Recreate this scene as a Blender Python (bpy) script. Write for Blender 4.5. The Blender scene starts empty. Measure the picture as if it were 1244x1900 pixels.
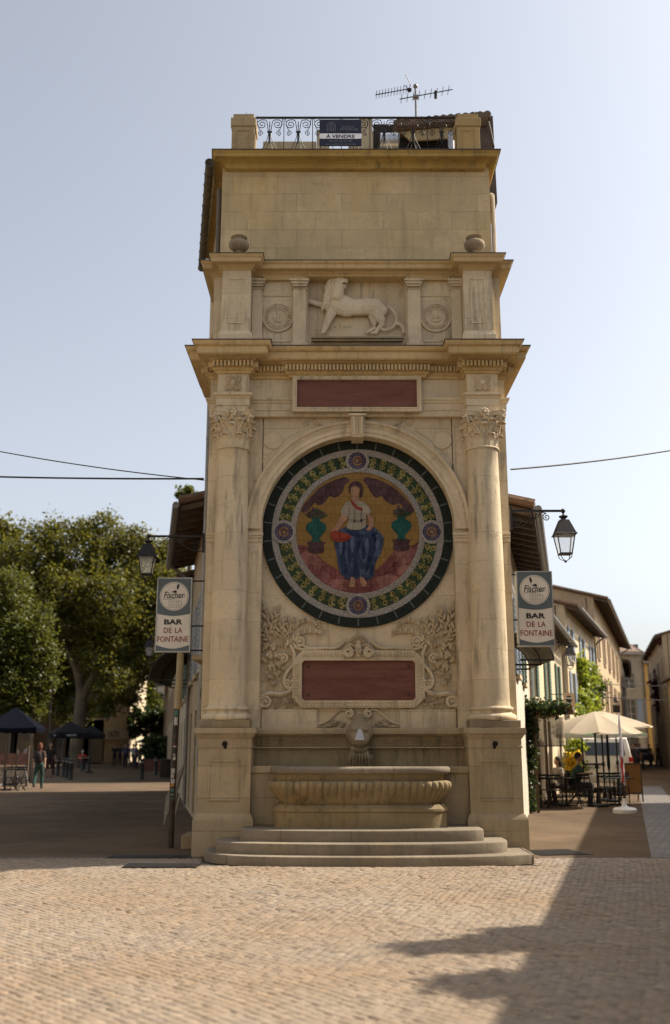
import bpy, math, random
import numpy as np
from math import sin, cos, pi, radians, sqrt, atan2, tan, hypot
from mathutils import Vector, Matrix
random.seed(7)
S = bpy.context.scene
COL = S.collection
# ---------------------------------------------------------------- camera
PITCH = radians(13.2); FPX = 1850.0; EYE = 1.6
cam = bpy.data.cameras.new('camera'); camo = bpy.data.objects.new('camera', cam); COL.objects.link(camo)
camo.location = (0, 0, EYE); camo.rotation_euler = (radians(90) + PITCH, 0, 0)
cam.sensor_fit = 'VERTICAL'; cam.sensor_height = 36.0; cam.lens = 36.0 * FPX / 1900
cam.clip_start = .1; cam.clip_end = 1500
cam.dof.use_dof = True; cam.dof.focus_distance = 16.3; cam.dof.aperture_fstop = 0.95
S.camera = camo
# ---------------------------------------------------------------- light
SUN_AZ = radians(76); SUN_EL = radians(46)
w = bpy.data.worlds.new('World'); S.world = w; w.use_nodes = True
nt = w.node_tree; bg = nt.nodes['Background']
sky = nt.nodes.new('ShaderNodeTexSky'); sky.sky_type = 'NISHITA'; sky.sun_disc = False
sky.sun_elevation = SUN_EL; sky.sun_rotation = SUN_AZ; sky.air_density = 1.0; sky.dust_density = 3.2; sky.ozone_density = 1.0
hs = nt.nodes.new('ShaderNodeHueSaturation'); hs.inputs['Saturation'].default_value = .44; nt.links.new(sky.outputs[0], hs.inputs['Color']); nt.links.new(hs.outputs[0], bg.inputs[0]); bg.inputs[1].default_value = .12
sl = bpy.data.lights.new('sun', 'SUN'); sl.energy = 5.0; sl.angle = radians(.55); sl.color = (1, .89, .74)
so = bpy.data.objects.new('sun', sl); COL.objects.link(so)
sd = Vector((sin(SUN_AZ) * cos(SUN_EL), cos(SUN_AZ) * cos(SUN_EL), sin(SUN_EL)))
so.rotation_euler = sd.to_track_quat('Z', 'Y').to_euler(); so.location = sd * 60
S.view_settings.view_transform = 'Standard'; S.view_settings.look = 'None'
S.view_settings.exposure = 0.78; S.view_settings.gamma = 1
S.cycles.max_bounces = 8; S.cycles.diffuse_bounces = 4; S.cycles.transparent_max_bounces = 12
S.cycles.use_denoising = True

# ---------------------------------------------------------------- placement from measured picture positions
def W(px, py, Y):
    u = (px - 622) / FPX; v = (950 - py) / FPX
    y = cos(PITCH) - v * sin(PITCH); z = sin(PITCH) + v * cos(PITCH); t = Y / y
    return u * t, EYE + z * t
def G(px, py, z0=0.0):
    u = (px - 622) / FPX; v = (950 - py) / FPX
    y = cos(PITCH) - v * sin(PITCH); z = sin(PITCH) + v * cos(PITCH); t = (z0 - EYE) / z
    return u * t, y * t
def GX(px, Y, z=0.0):      # x of a picture column at depth Y and height z
    return (px - 622) / FPX * (Y * cos(PITCH) + (z - EYE) * sin(PITCH))

# ---------------------------------------------------------------- mesh builder
def rootoff(o):
    v = Vector((0, 0, 0))
    while o: v += o.location; o = o.parent
    return v
class MB:
    def __init__(s): s.v = []; s.f = []; s.m = []; s.cur = 0
    def add(s, vs, fs):
        n = len(s.v); s.v.extend([tuple(p) for p in vs])
        for f in fs: s.f.append(tuple(i + n for i in f)); s.m.append(s.cur)
    def box(s, x0, x1, y0, y1, z0, z1, M=None):
        vs = [(x, y, z) for z in (z0, z1) for y in (y0, y1) for x in (x0, x1)]
        if M: vs = [M @ Vector(p) for p in vs]
        s.add(vs, [(0, 2, 3, 1), (4, 5, 7, 6), (0, 1, 5, 4), (2, 6, 7, 3), (0, 4, 6, 2), (1, 3, 7, 5)])
    def cbox(s, c, sx, sy, sz, M=None):
        s.box(c[0]-sx/2, c[0]+sx/2, c[1]-sy/2, c[1]+sy/2, c[2]-sz/2, c[2]+sz/2, M)
    def beam(s, p0, p1, wx, wy, up=(0, 0, 1)):
        p0 = Vector(p0); p1 = Vector(p1); d = (p1 - p0); L = d.length; d.normalize(); u = Vector(up)
        if abs(d.dot(u)) > .98: u = Vector((0, 1, 0))
        a = d.cross(u).normalized(); b = a.cross(d).normalized(); vs = []
        for q in (p0, p1):
            for i, j in ((-1, -1), (1, -1), (1, 1), (-1, 1)): vs.append(q + a * i * wx / 2 + b * j * wy / 2)
        s.add(vs, [(0, 3, 2, 1), (4, 5, 6, 7), (0, 1, 5, 4), (1, 2, 6, 5), (2, 3, 7, 6), (3, 0, 4, 7)])
    def tube(s, pts, r, n=6, cap=True):
        P = [Vector(p) for p in pts]; k = len(P); R = r if isinstance(r, (list, tuple)) else [r] * k
        vs = []; a = None
        for i in range(k):
            d = (P[min(i+1, k-1)] - P[max(i-1, 0)])
            if d.length < 1e-9: d = Vector((0, 0, 1))
            d.normalize()
            if a is None:
                a = d.cross(Vector((0, 0, 1)) if abs(d.z) < .9 else Vector((0, 1, 0))).normalized()
            else:
                a = (a - d * a.dot(d)); a = a.normalized() if a.length > 1e-6 else d.orthogonal().normalized()
            b = d.cross(a)
            for j in range(n):
                t = 2 * pi * j / n; vs.append(P[i] + (a * cos(t) + b * sin(t)) * R[i])
        fs = []
        for i in range(k-1):
            for j in range(n):
                q = (j+1) % n; fs.append((i*n+j, i*n+q, (i+1)*n+q, (i+1)*n+j))
        if cap: fs.append(tuple(range(n-1, -1, -1))); fs.append(tuple((k-1)*n+j for j in range(n)))
        s.add(vs, fs)
    def cyl(s, p0, p1, r0, r1=None, n=12): s.tube([p0, p1], [r0, r0 if r1 is None else r1], n)
    def lathe(s, prof, c=(0, 0), n=24, a0=0, a1=2*pi):
        full = abs(a1 - a0 - 2*pi) < 1e-6; k = n if full else n + 1; vs = []; fs = []
        for i in range(k):
            t = a0 + (a1-a0) * i / n
            for r, z in prof: vs.append((c[0] + r * cos(t), c[1] + r * sin(t), z))
        m = len(prof)
        for i in range(n):
            j = (i+1) % k
            for q in range(m-1): fs.append((i*m+q, j*m+q, j*m+q+1, i*m+q+1))
        if full and prof[0][0] > 1e-4: fs.append(tuple(i*m for i in range(n-1, -1, -1)))
        if full and prof[-1][0] > 1e-4: fs.append(tuple(i*m+m-1 for i in range(n)))
        s.add(vs, fs)
    def ylathe(s, prof, c, n=48, a0=0, a1=2*pi, closed=False):   # prof (r, y) turned about a line along Y through (x, z)
        full = abs(a1 - a0 - 2*pi) < 1e-6; k = n if full else n + 1; vs = []; fs = []; m = len(prof)
        for i in range(k):
            t = a0 + (a1-a0) * i / n
            for r, y in prof: vs.append((c[0] + r * cos(t), y, c[1] + r * sin(t)))
        for i in range(n):
            j = (i+1) % k
            for q in range(m if closed else m-1): fs.append((i*m+q, i*m+(q+1) % m, j*m+(q+1) % m, j*m+q))
        s.add(vs, fs)
    def disc(s, c, y, r, n=32):
        s.add([(c[0] + r*cos(2*pi*i/n), y, c[1] + r*sin(2*pi*i/n)) for i in range(n)], [tuple(range(n-1, -1, -1))] )
    def prism(s, pts, lo, hi, ax='y'):
        n = len(pts)
        mk = {'y': lambda a, b, t: (a, t, b), 'z': lambda a, b, t: (a, b, t), 'x': lambda a, b, t: (t, a, b)}[ax]
        vs = [mk(a, b, lo) for a, b in pts] + [mk(a, b, hi) for a, b in pts]
        s.add(vs, [tuple(range(n)), tuple(range(2*n-1, n-1, -1))] + [(i, n+i, n+(i+1) % n, (i+1) % n) for i in range(n)])
    def sweep(s, path, prof, closed=False, cap=True):            # outward = right hand of the path
        P = [Vector((a, b)) for a, b in path]; k = len(P); N = []
        for i in range(k):
            e0 = P[i] - P[i-1] if (i > 0 or closed) else P[1] - P[0]
            e1 = P[(i+1) % k] - P[i] if (i < k-1 or closed) else P[-1] - P[-2]
            e0.normalize(); e1.normalize(); n0 = Vector((e0.y, -e0.x)); n1 = Vector((e1.y, -e1.x))
            q = n0 + n1; N.append(q / max(.2, (1 + n0.dot(n1))))
        vs = [(P[i].x + N[i].x * o, P[i].y + N[i].y * o, z) for i in range(k) for o, z in prof]; m = len(prof); fs = []
        for i in range(k if closed else k-1):
            j = (i+1) % k
            for q in range(m-1): fs.append((i*m+q, j*m+q, j*m+q+1, i*m+q+1))
        if cap and not closed:
            fs.append(tuple(range(m-1, -1, -1))); fs.append(tuple((k-1)*m+q for q in range(m)))
        s.add(vs, fs)
    def ell(s, c, r, n=10, m=7, M=None):
        if not isinstance(r, (tuple, list)): r = (r, r, r)
        vs = []; fs = []
        for i in range(1, m):
            ph = pi * i / m
            for j in range(n):
                t = 2*pi*j/n; vs.append(Vector((r[0]*sin(ph)*cos(t), r[1]*sin(ph)*sin(t), r[2]*cos(ph))))
        vs += [Vector((0, 0, r[2])), Vector((0, 0, -r[2]))]
        if M: vs = [M @ p for p in vs]
        vs = [p + Vector(c) for p in vs]
        for i in range(m-2):
            for j in range(n):
                q = (j+1) % n; fs.append((i*n+j, (i+1)*n+j, (i+1)*n+q, i*n+q))
        a = n*(m-1)
        for j in range(n):
            q = (j+1) % n; fs.append((a, j, q)); fs.append((a+1, (m-2)*n+q, (m-2)*n+j))
        s.add(vs, fs)
    def capsule(s, p0, p1, r0, r1, n=12):
        p0 = Vector(p0); p1 = Vector(p1); s.tube([p0, p1], [r0, r1], n); s.ell(p0, r0, n, 8); s.ell(p1, r1, n, 8)
    def text(s, txt, cx, cz, h, y, wid=None, depth=.004, bold=0, shear=0, mode='y', M=None, align='c'):
        vs, fs = text_mesh(txt, bold, shear)
        xs = [p[0] for p in vs]; zs = [p[1] for p in vs]; x0, x1 = min(xs), max(xs); z0, z1 = min(zs), max(zs)
        k = h / (z1 - z0); kx = k if wid is None else wid / (x1 - x0); mx = (x0+x1)/2; mz = (z0+z1)/2
        d = [( cx + (p[0]-mx)*kx, y - (depth if p[2] > 0 else 0), cz + (p[1]-mz)*k) for p in vs]
        if M: d = [M @ Vector(p) for p in d]
        s.add(d, fs)
    def build(s, name, mat, parent=None, smooth=None, local=False, mods=None):
        me = bpy.data.meshes.new(name); off = Vector((0, 0, 0)) if local or not parent else rootoff(parent)
        me.from_pydata([(p[0]-off.x, p[1]-off.y, p[2]-off.z) for p in s.v], [], s.f)
        mats = mat if isinstance(mat, (list, tuple)) else [mat]
        for m_ in mats: me.materials.append(m_)
        if len(mats) > 1: me.polygons.foreach_set('material_index', s.m)
        me.validate()
        if smooth is not None:
            me.shade_smooth()
            if smooth < 170: me.set_sharp_from_angle(angle=radians(smooth))
        o = bpy.data.objects.new(name, me); COL.objects.link(o); o.parent = parent
        return o
_tc = {}
def text_mesh(txt, bold=0, shear=0):
    key = (txt, bold, shear)
    if key in _tc: return _tc[key]
    c = bpy.data.curves.new('t', 'FONT'); c.body = txt; c.extrude = .01; c.offset = bold; c.shear = shear; c.resolution_u = 3
    o = bpy.data.objects.new('t', c); COL.objects.link(o); bpy.context.view_layer.update()
    me = bpy.data.meshes.new_from_object(o.evaluated_get(bpy.context.evaluated_depsgraph_get()))
    vs = [tuple(v.co) for v in me.vertices]; fs = [tuple(p.vertices) for p in me.polygons]
    bpy.data.objects.remove(o); bpy.data.curves.remove(c); bpy.data.meshes.remove(me)
    _tc[key] = (vs, fs); return vs, fs
def tag(o, label=None, cat=None, group=None, kind=None):
    if label: o['label'] = label
    if cat: o['category'] = cat
    if group: o['group'] = group
    if kind: o['kind'] = kind
    return o
def thing(name, label, cat, loc=(0, 0, 0), rz=0, group=None):
    o = bpy.data.objects.new(name, None); COL.objects.link(o); o.location = loc; o.rotation_euler = (0, 0, rz); o.empty_display_size = .2
    return tag(o, label, cat, group)
def kids(o): return [c for c in bpy.data.objects if c.parent == o]
def dup(o, loc=None, rz=None, label=None, sc=None, parent=None):
    c = o.copy(); COL.objects.link(c)
    if parent: c.parent = parent
    for k in kids(o): dup(k, parent=c)
    if loc is not None: c.location = loc
    if rz is not None: c.rotation_euler = (0, 0, rz)
    if sc: c.scale = (sc, sc, sc)
    if label: c['label'] = label
    return c
def bevel(o, w, seg=2):
    m = o.modifiers.new('b', 'BEVEL'); m.width = w; m.segments = seg; m.limit_method = 'ANGLE'; m.angle_limit = radians(40); m.harden_normals = False
    return o
def remesh(o, vox, it=3):
    m = o.modifiers.new('r', 'REMESH'); m.mode = 'VOXEL'; m.voxel_size = vox; m.use_smooth_shade = True
    if it: k = o.modifiers.new('s', 'SMOOTH'); k.iterations = it; k.factor = .5
    return o
def spiral(cx, cz, r0, r1, a0, turns, y, n=28):
    return [(cx + (r0 + (r1-r0)*i/n) * cos(a0 + turns*2*pi*i/n), y, cz + (r0 + (r1-r0)*i/n) * sin(a0 + turns*2*pi*i/n)) for i in range(n+1)]
def curve(pts, k=6):     # Catmull-Rom through points
    P = [Vector(p) for p in pts]; P = [2*P[0]-P[1]] + P + [2*P[-1]-P[-2]]; out = []
    for i in range(1, len(P)-2):
        for j in range(k):
            t = j/k; out.append(.5*((2*P[i]) + (P[i+1]-P[i-1])*t + (2*P[i-1]-5*P[i]+4*P[i+1]-P[i+2])*t*t + (3*P[i]-P[i-1]-3*P[i+1]+P[i+2])*t**3))
    out.append(P[-2]); return out

# ---------------------------------------------------------------- materials
def lk(nt, a, b): nt.links.new(a, b)
class NT:
    def __init__(s, name):
        s.m = bpy.data.materials.new(name); s.m.use_nodes = True; s.t = s.m.node_tree
        s.b = s.t.nodes['Principled BSDF']; s.pos = s.n('ShaderNodeNewGeometry').outputs['Position']
    def n(s, ty, **k):
        q = s.t.nodes.new(ty)
        for a, b in k.items():
            if a.startswith('i_'):
                key = a[2:]; key = int(key) if key.isdigit() else key.replace('_', ' ')
                inp = q.inputs[key]
                if hasattr(b, 'links'): s.t.links.new(b, inp)
                else: inp.default_value = b
            else: setattr(q, a, b)
        return q
    def map(s, sc, src=None, loc=(0, 0, 0), rot=(0, 0, 0)):
        q = s.n('ShaderNodeMapping'); s.t.links.new(src or s.pos, q.inputs[0]); q.inputs['Scale'].default_value = sc
        q.inputs['Location'].default_value = loc; q.inputs['Rotation'].default_value = rot; return q.outputs[0]
    def noise(s, scale, detail=5, rough=.6, vec=None, dist=0):
        q = s.n('ShaderNodeTexNoise', i_Scale=scale, i_Detail=detail, i_Roughness=rough, i_Distortion=dist)
        s.t.links.new(vec or s.pos, q.inputs['Vector']); return q.outputs[0]
    def ramp(s, f, a, b, ca=0, cb=1):
        q = s.n('ShaderNodeMapRange'); s.t.links.new(f, q.inputs[0]); q.inputs[1].default_value = a; q.inputs[2].default_value = b
        q.inputs[3].default_value = ca; q.inputs[4].default_value = cb; return q.outputs[0]
    def mix(s, f, a, b, mode='MIX'):
        q = s.n('ShaderNodeMix', data_type='RGBA', blend_type=mode)
        for i, x in ((0, f), (6, a), (7, b)):
            if hasattr(x, 'links'): s.t.links.new(x, q.inputs[i])
            else: q.inputs[i].default_value = (tuple(x) + (1,) if isinstance(x, (tuple, list)) and len(x) == 3 else x)
        return q.outputs[2]
    def math(s, op, a, b=0):
        q = s.n('ShaderNodeMath', operation=op)
        for i, x in ((0, a), (1, b)):
            if hasattr(x, 'links'): s.t.links.new(x, q.inputs[i])
            else: q.inputs[i].default_value = x
        return q.outputs[0]
    def bump(s, h, st=.3, dist=.01, nrm=None):
        q = s.n('ShaderNodeBump', i_Strength=st, i_Distance=dist); s.t.links.new(h, q.inputs['Height'])
        if nrm: s.t.links.new(nrm, q.inputs['Normal'])
        s.t.links.new(q.outputs[0], s.b.inputs['Normal']); return q.outputs[0]
    def col(s, c):
        if hasattr(c, 'links'): s.t.links.new(c, s.b.inputs['Base Color'])
        else: s.b.inputs['Base Color'].default_value = tuple(c) + (1,)
    def set(s, **k):
        for a, b in k.items(): s.b.inputs[a.replace('_', ' ')].default_value = b
        return s
def stone(name, c, c2=None, dark=(.12, .1, .075), ochre=(.5, .34, .1), joints=None, stain=.5, och=.3, rough=.9, bump=.35, seed=0, jd=.55, streak=.4, plane='xz'):
    m = NT(name); c2 = c2 or tuple(x*.8 for x in c)
    p = m.map((1, 1, 1), loc=(seed, seed*2, 0))
    a = m.ramp(m.noise(1.1, 6, .62, p), .35, .68); f = m.noise(17, 5, .7, p); g = m.noise(70, 3, .7, p)
    x = m.mix(a, c, c2)
    x = m.mix(m.ramp(m.noise(.9, 5, .6, m.map((1, 1, .6), loc=(seed+9, 3, 5))), .52, .72, 0, och), x, ochre)
    x = m.mix(m.ramp(f, .35, .72, 0, .32), x, tuple(v*.5 for v in c))
    st = m.math('MULTIPLY', m.ramp(m.noise(2.2, 6, .65, m.map((3.5, 3.5, .4), loc=(seed, 1, 0))), .5, .7), m.ramp(m.noise(.9, 3, .5, p), .34, .56))
    x = m.mix(m.math('MULTIPLY', st, streak), x, dark)
    pat = m.ramp(m.noise(3.5, 9, .72, m.map((1, 1, 1), loc=(seed, 7, 2))), .58, .74, 0, stain)
    x = m.mix(pat, x, dark)
    h = m.math('ADD', m.math('MULTIPLY', f, .7), m.math('MULTIPLY', g, .35))
    if joints:
        sx = m.n('ShaderNodeSeparateXYZ'); m.t.links.new(m.pos, sx.inputs[0])
        u = m.math('ADD', sx.outputs[0], m.math('MULTIPLY', sx.outputs[1], .83)) if plane == 'xz' else sx.outputs[0]
        vv = sx.outputs[2] if plane == 'xz' else sx.outputs[1]
        cb = m.n('ShaderNodeCombineXYZ'); m.t.links.new(m.math('ADD', u, seed*.37), cb.inputs[0])
        m.t.links.new(m.math('ADD', vv, joints[2] if len(joints) > 2 else 0), cb.inputs[1])
        w_ = m.n('ShaderNodeVectorMath', operation='ADD'); m.t.links.new(cb.outputs[0], w_.inputs[0])
        nn = m.n('ShaderNodeVectorMath', operation='SCALE', i_Scale=.02); 
        nz = m.n('ShaderNodeTexNoise', i_Scale=1.7, i_Detail=4.0); m.t.links.new(m.pos, nz.inputs['Vector']); m.t.links.new(nz.outputs[1], nn.inputs[0]); m.t.links.new(nn.outputs[0], w_.inputs[1])
        b = m.n('ShaderNodeTexBrick', offset=.43, squash=.75, squash_frequency=3); b.inputs['Scale'].default_value = 1
        b.inputs['Color1'].default_value = (.25, .25, .25, 1); b.inputs['Color2'].default_value = (.85, .85, .85, 1); b.inputs['Mortar'].default_value = (.5, .5, .5, 1)
        b.inputs['Mortar Size'].default_value = .006; b.inputs['Mortar Smooth'].default_value = .3; b.inputs['Bias'].default_value = 0
        b.inputs['Brick Width'].default_value = joints[0]; b.inputs['Row Height'].default_value = joints[1]
        m.t.links.new(w_.outputs[0], b.inputs['Vector'])
        x = m.mix(m.ramp(b.outputs[0], 0, 1, 0, .35), x, m.mix(.5, x, tuple(v*1.1 for v in c2)))
        x = m.mix(m.ramp(b.outputs[0], .45, .9, 0, .42), x, tuple(v*.60 for v in c))
        x = m.mix(m.math('MULTIPLY', m.math('MULTIPLY', b.outputs[1], jd), m.ramp(m.noise(2.3, 3, .6, p), .35, .6)), x, dark)
        h = m.math('SUBTRACT', h, m.math('MULTIPLY', b.outputs[1], .5))
    m.col(x); m.set(Roughness=rough); m.b.inputs['Specular IOR Level'].default_value = .12
    m.bump(h, bump, .02); return m.m
def plain(name, c, rough=.6, metal=0, var=.15, scale=6, bump=.08, emis=None, spec=.4):
    m = NT(name); n_ = m.noise(scale, 5, .6)
    m.col(m.mix(m.ramp(n_, .3, .7), tuple(v*(1-var) for v in c), tuple(min(1, v*(1+var)) for v in c)))
    m.set(Roughness=rough, Metallic=metal); m.b.inputs['Specular IOR Level'].default_value = spec
    if bump: m.bump(m.noise(scale*8, 3), bump, .01)
    return m.m
def glass(name, c=(.03, .035, .04), rough=.05):
    m = NT(name); m.col(m.mix(m.ramp(m.noise(1.2, 2), .3, .7), c, tuple(v*1.8 for v in c))); m.set(Roughness=rough); m.b.inputs['Specular IOR Level'].default_value = .7; return m.m
def leafmat(name, c1, c2, tr=.35, trc=None):
    m = NT(name); g = m.n('ShaderNodeNewGeometry'); r = g.outputs['Random Per Island']
    x = m.mix(r, c1, c2); x = m.mix(m.ramp(m.noise(.35, 3), .4, .65, 0, .5), x, tuple(v*.55 for v in c1)); m.col(x); m.set(Roughness=.5); m.b.inputs['Specular IOR Level'].default_value = .35
    t = m.n('ShaderNodeBsdfTranslucent'); m.t.links.new(m.mix(.55, x, trc or (c2[0]*1.9, c2[1]*1.8, c2[2])), t.inputs[0])
    mx = m.n('ShaderNodeMixShader'); mx.inputs[0].default_value = tr; m.t.links.new(m.b.outputs[0], mx.inputs[1]); m.t.links.new(t.outputs[0], mx.inputs[2])
    m.t.links.new(mx.outputs[0], m.t.nodes['Material Output'].inputs[0]); return m.m
def cloth(name, c, tr=.25):
    m = NT(name); x = m.mix(m.ramp(m.noise(3, 4), .3, .7), tuple(v*.9 for v in c), c); m.col(x); m.set(Roughness=.95); m.b.inputs['Specular IOR Level'].default_value = .03
    t = m.n('ShaderNodeBsdfTranslucent'); m.t.links.new(x, t.inputs[0]); mx = m.n('ShaderNodeMixShader'); mx.inputs[0].default_value = tr
    m.t.links.new(m.b.outputs[0], mx.inputs[1]); m.t.links.new(t.outputs[0], mx.inputs[2]); m.t.links.new(mx.outputs[0], m.t.nodes['Material Output'].inputs[0]); return m.m

LIME = (.60, .465, .29)
M = {}
M['stone'] = stone('limestone', LIME, (.50, .38, .22), joints=(1.1, .36), stain=.28, och=.25, jd=.6)
M['smooth'] = stone('limestone_smooth', (.67, .55, .375), (.52, .425, .29), joints=(1.5, .47, .2), stain=.55, och=.4, streak=.8, seed=3, jd=.4)
M['relief'] = stone('limestone_carved', (.66, .54, .37), (.47, .38, .255), stain=.6, och=.15, seed=5, bump=.4, streak=.6)
M['white_stone'] = stone('pale_carved_stone', (.64, .53, .38), (.50, .41, .28), stain=.35, och=.05, seed=8, bump=.2)
M['cornice'] = stone('cornice_stone', (.60, .445, .235), (.46, .335, .17), joints=(.9, 5.0, 1.3), stain=.25, och=.5, seed=11, jd=.5)
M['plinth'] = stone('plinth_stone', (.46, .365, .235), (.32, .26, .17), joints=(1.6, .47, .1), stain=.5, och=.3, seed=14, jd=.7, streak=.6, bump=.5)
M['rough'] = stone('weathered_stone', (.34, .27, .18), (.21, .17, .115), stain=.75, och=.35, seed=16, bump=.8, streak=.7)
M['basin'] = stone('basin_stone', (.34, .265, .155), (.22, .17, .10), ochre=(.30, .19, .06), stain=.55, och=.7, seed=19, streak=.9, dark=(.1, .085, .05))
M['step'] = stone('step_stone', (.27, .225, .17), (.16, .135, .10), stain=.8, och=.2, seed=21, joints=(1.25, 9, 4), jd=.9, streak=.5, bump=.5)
M['house'] = stone('ashlar_wall', (.60, .465, .27), (.43, .335, .195), joints=(.82, .36, .12), stain=.6, och=.55, seed=25, jd=.7, streak=.45, dark=(.19, .155, .105))
M['lead'] = plain('lead_flashing', (.06, .05, .045), .6)
M['iron'] = plain('wrought_iron', (.018, .016, .015), .5, .3)
M['red'] = None
# ================================================================ materials for the front
m = NT('red_marble'); n1 = m.noise(2.2, 8, .7, m.map((.6, 1, 3.2))); x = m.mix(m.ramp(n1, .35, .7), (.118, .046, .034), (.185, .08, .06))
x = m.mix(m.ramp(m.noise(9, 6, .7, m.map((.5, 1, 3))), .6, .75, 0, .8), x, (.045, .02, .018)); m.col(x); m.set(Roughness=.75); m.b.inputs['Specular IOR Level'].default_value = .2; m.bump(n1, .25); M['red'] = m.m
m = NT('dark_green_marble'); n1 = m.noise(30, 6, .7); m.col(m.mix(m.ramp(n1, .45, .75), (.012, .016, .013), (.03, .036, .026))); m.set(Roughness=.8); m.b.inputs['Specular IOR Level'].default_value = .15; M['dkgreen'] = m.m
m = NT('grey_mosaic_band'); v = m.n('ShaderNodeTexVoronoi', i_Scale=55.0); m.t.links.new(m.pos, v.inputs['Vector'])
m.col(m.mix(m.ramp(v.outputs[0], .25, .5), (.40, .365, .31), (.19, .17, .15))); m.set(Roughness=.8); m.b.inputs['Specular IOR Level'].default_value = .15; M['guill'] = m.m
def mosaic(name, c, c2, sc=1.0):
    m = NT(name); v = m.n('ShaderNodeTexVoronoi', i_Scale=60.0); m.t.links.new(m.pos, v.inputs['Vector'])
    x = m.mix(m.ramp(m.noise(5*sc, 7, .7, m.map((1.5, 1.5, .8)), 1.2), .38, .62), tuple(k*.72 for k in c), tuple(min(1, k*1.15) for k in c2)); bk = m.n('ShaderNodeTexBrick', offset=.5); bk.inputs['Scale'].default_value = 1; bk.inputs['Brick Width'].default_value = .15; bk.inputs['Row Height'].default_value = .15; bk.inputs['Mortar Size'].default_value = .0035; bk.inputs['Color1'].default_value = (.86, .86, .86, 1); bk.inputs['Color2'].default_value = (1.08, 1.08, 1.08, 1); bk.inputs['Mortar'].default_value = (.35, .32, .3, 1); m.t.links.new(m.map((1, 1, 1), rot=(pi/2, 0, 0)), bk.inputs['Vector']); x = m.mix(.8, x, bk.outputs[0], 'MULTIPLY'); x = m.mix(m.ramp(v.outputs[1], 0, 1, 0, .3), x, tuple(k*.5 for k in c)); m.col(x)
    m.set(Roughness=.8); m.b.inputs['Specular IOR Level'].default_value = .15; m.bump(v.outputs[0], .15, .004); return m.m
M['mgreen'] = mosaic('green_mosaic', (.022, .045, .022), (.05, .07, .035)); M['mgold'] = mosaic('gold_leaf_mosaic', (.22, .18, .05), (.32, .28, .12))
M['mblue'] = mosaic('blue_mosaic', (.04, .045, .09), (.07, .07, .12)); M['morange'] = mosaic('orange_mosaic', (.22, .08, .035), (.27, .16, .045))
M['p_gold'] = mosaic('painted_gold_sky', (.30, .185, .05), (.20, .105, .035)); M['p_brown'] = mosaic('painted_dark_drapery', (.055, .03, .03), (.085, .045, .05))
M['p_pink'] = mosaic('painted_pink_cloud', (.19, .07, .06), (.27, .125, .105), .6); M['p_rose'] = mosaic('painted_dark_cloud', (.13, .042, .04), (.19, .066, .058))
M['p_blue'] = mosaic('painted_blue_robe', (.025, .036, .07), (.07, .09, .14), .8); M['p_cream'] = mosaic('painted_cream_cloth', (.36, .31, .235), (.25, .215, .16))
M['p_skin'] = mosaic('painted_skin', (.38, .22, .14), (.3, .16, .1)); M['p_teal'] = mosaic('painted_teal', (.012, .065, .053), (.018, .09, .072)); M['p_red'] = mosaic('painted_red', (.2, .03, .02), (.26, .05, .03))
M['p_dkblue'] = mosaic('painted_blue_fold', (.012, .02, .05), (.025, .04, .08))

XC = .38; YE = 15.98; YR = 15.72; YPIL = 16.08; YN = 16.34; SIDE = 2.5
fm = thing('fountain_monument', 'carved pale limestone monumental front with two columns, round painted mosaic and lion relief', 'monument', (XC, 16.2, 0))
def mir(fn):                       # run a builder for both sides: sx = -1 left, +1 right
    for sx in (-1, 1): fn(sx)
def XX(sx, a): return XC + sx * a
def rect(mb, sx, a0, a1, y0, y1, z0, z1):
    x = sorted((XX(sx, a0), XX(sx, a1))); mb.box(x[0], x[1], y0, y1, z0, z1)

# ---- wall body: back wall with niche, pilaster strips, archivolt
b = MB()
b.box(XC-SIDE+.02, XC+SIDE-.02, YN, 17.3, .1, 8.0)
b.build('back_wall', M['smooth'], fm)
b = MB()
for sx in (-1, 1):
    rect(b, sx, 1.585, SIDE, YPIL, YN+.002, 1.87, 7.0)
ZA = 5.08; RI = 1.60
# spandrels: front plane with the round arch cut out, above the springing
n = 40; pts_o = []; pts_i = []
for i in range(n+1):
    t = pi * i / n; pts_i.append((XC - 1.60*cos(t), ZA + 1.60*sin(t)))
for i in range(n):
    (xa, za), (xb, zb) = pts_i[i], pts_i[i+1]
    vs = [(xa, YPIL, za), (xb, YPIL, zb), (xb, YPIL, 7.0), (xa, YPIL, 7.0), (xa, YN, za), (xb, YN, zb)]
    b.add(vs, [(0, 1, 2, 3), (0, 4, 5, 1)])
o = b.build('side_pilaster_wall', M['smooth'], fm)
# archivolt
b = MB(); y = YPIL
b.ylathe([(1.60, y+.1), (1.60, y-.035), (1.66, y-.035), (1.668, y-.05), (1.74, y-.05), (1.75, y-.062), (1.80, y-.062), (1.81, y-.085), (1.835, y-.1), (1.86, y-.085), (1.865, y)], (XC, ZA), 72, 0, pi)
b.build('archivolt', M['relief'], fm, 35)
b = MB()
for i in range(130):
    t = pi*(i+.5)/130; b.ell((XC+1.775*cos(t), y-.066, ZA+1.775*sin(t)), (.014, .014, .014), 6, 4)
b.build('bead_moulding', M['relief'], fm, 60)
# imposts
def f(sx):
    b = MB()
    for (z0, z1, o_) in ((4.86, 4.93, .02), (4.93, 4.97, .035), (4.97, 5.02, .05)): rect(b, sx, 1.585-o_*.5, SIDE+.002, YPIL-o_, YPIL+.001, z0, z1)
    bevel(b.build('impost', M['relief'], fm), .008)
mir(f)
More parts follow.
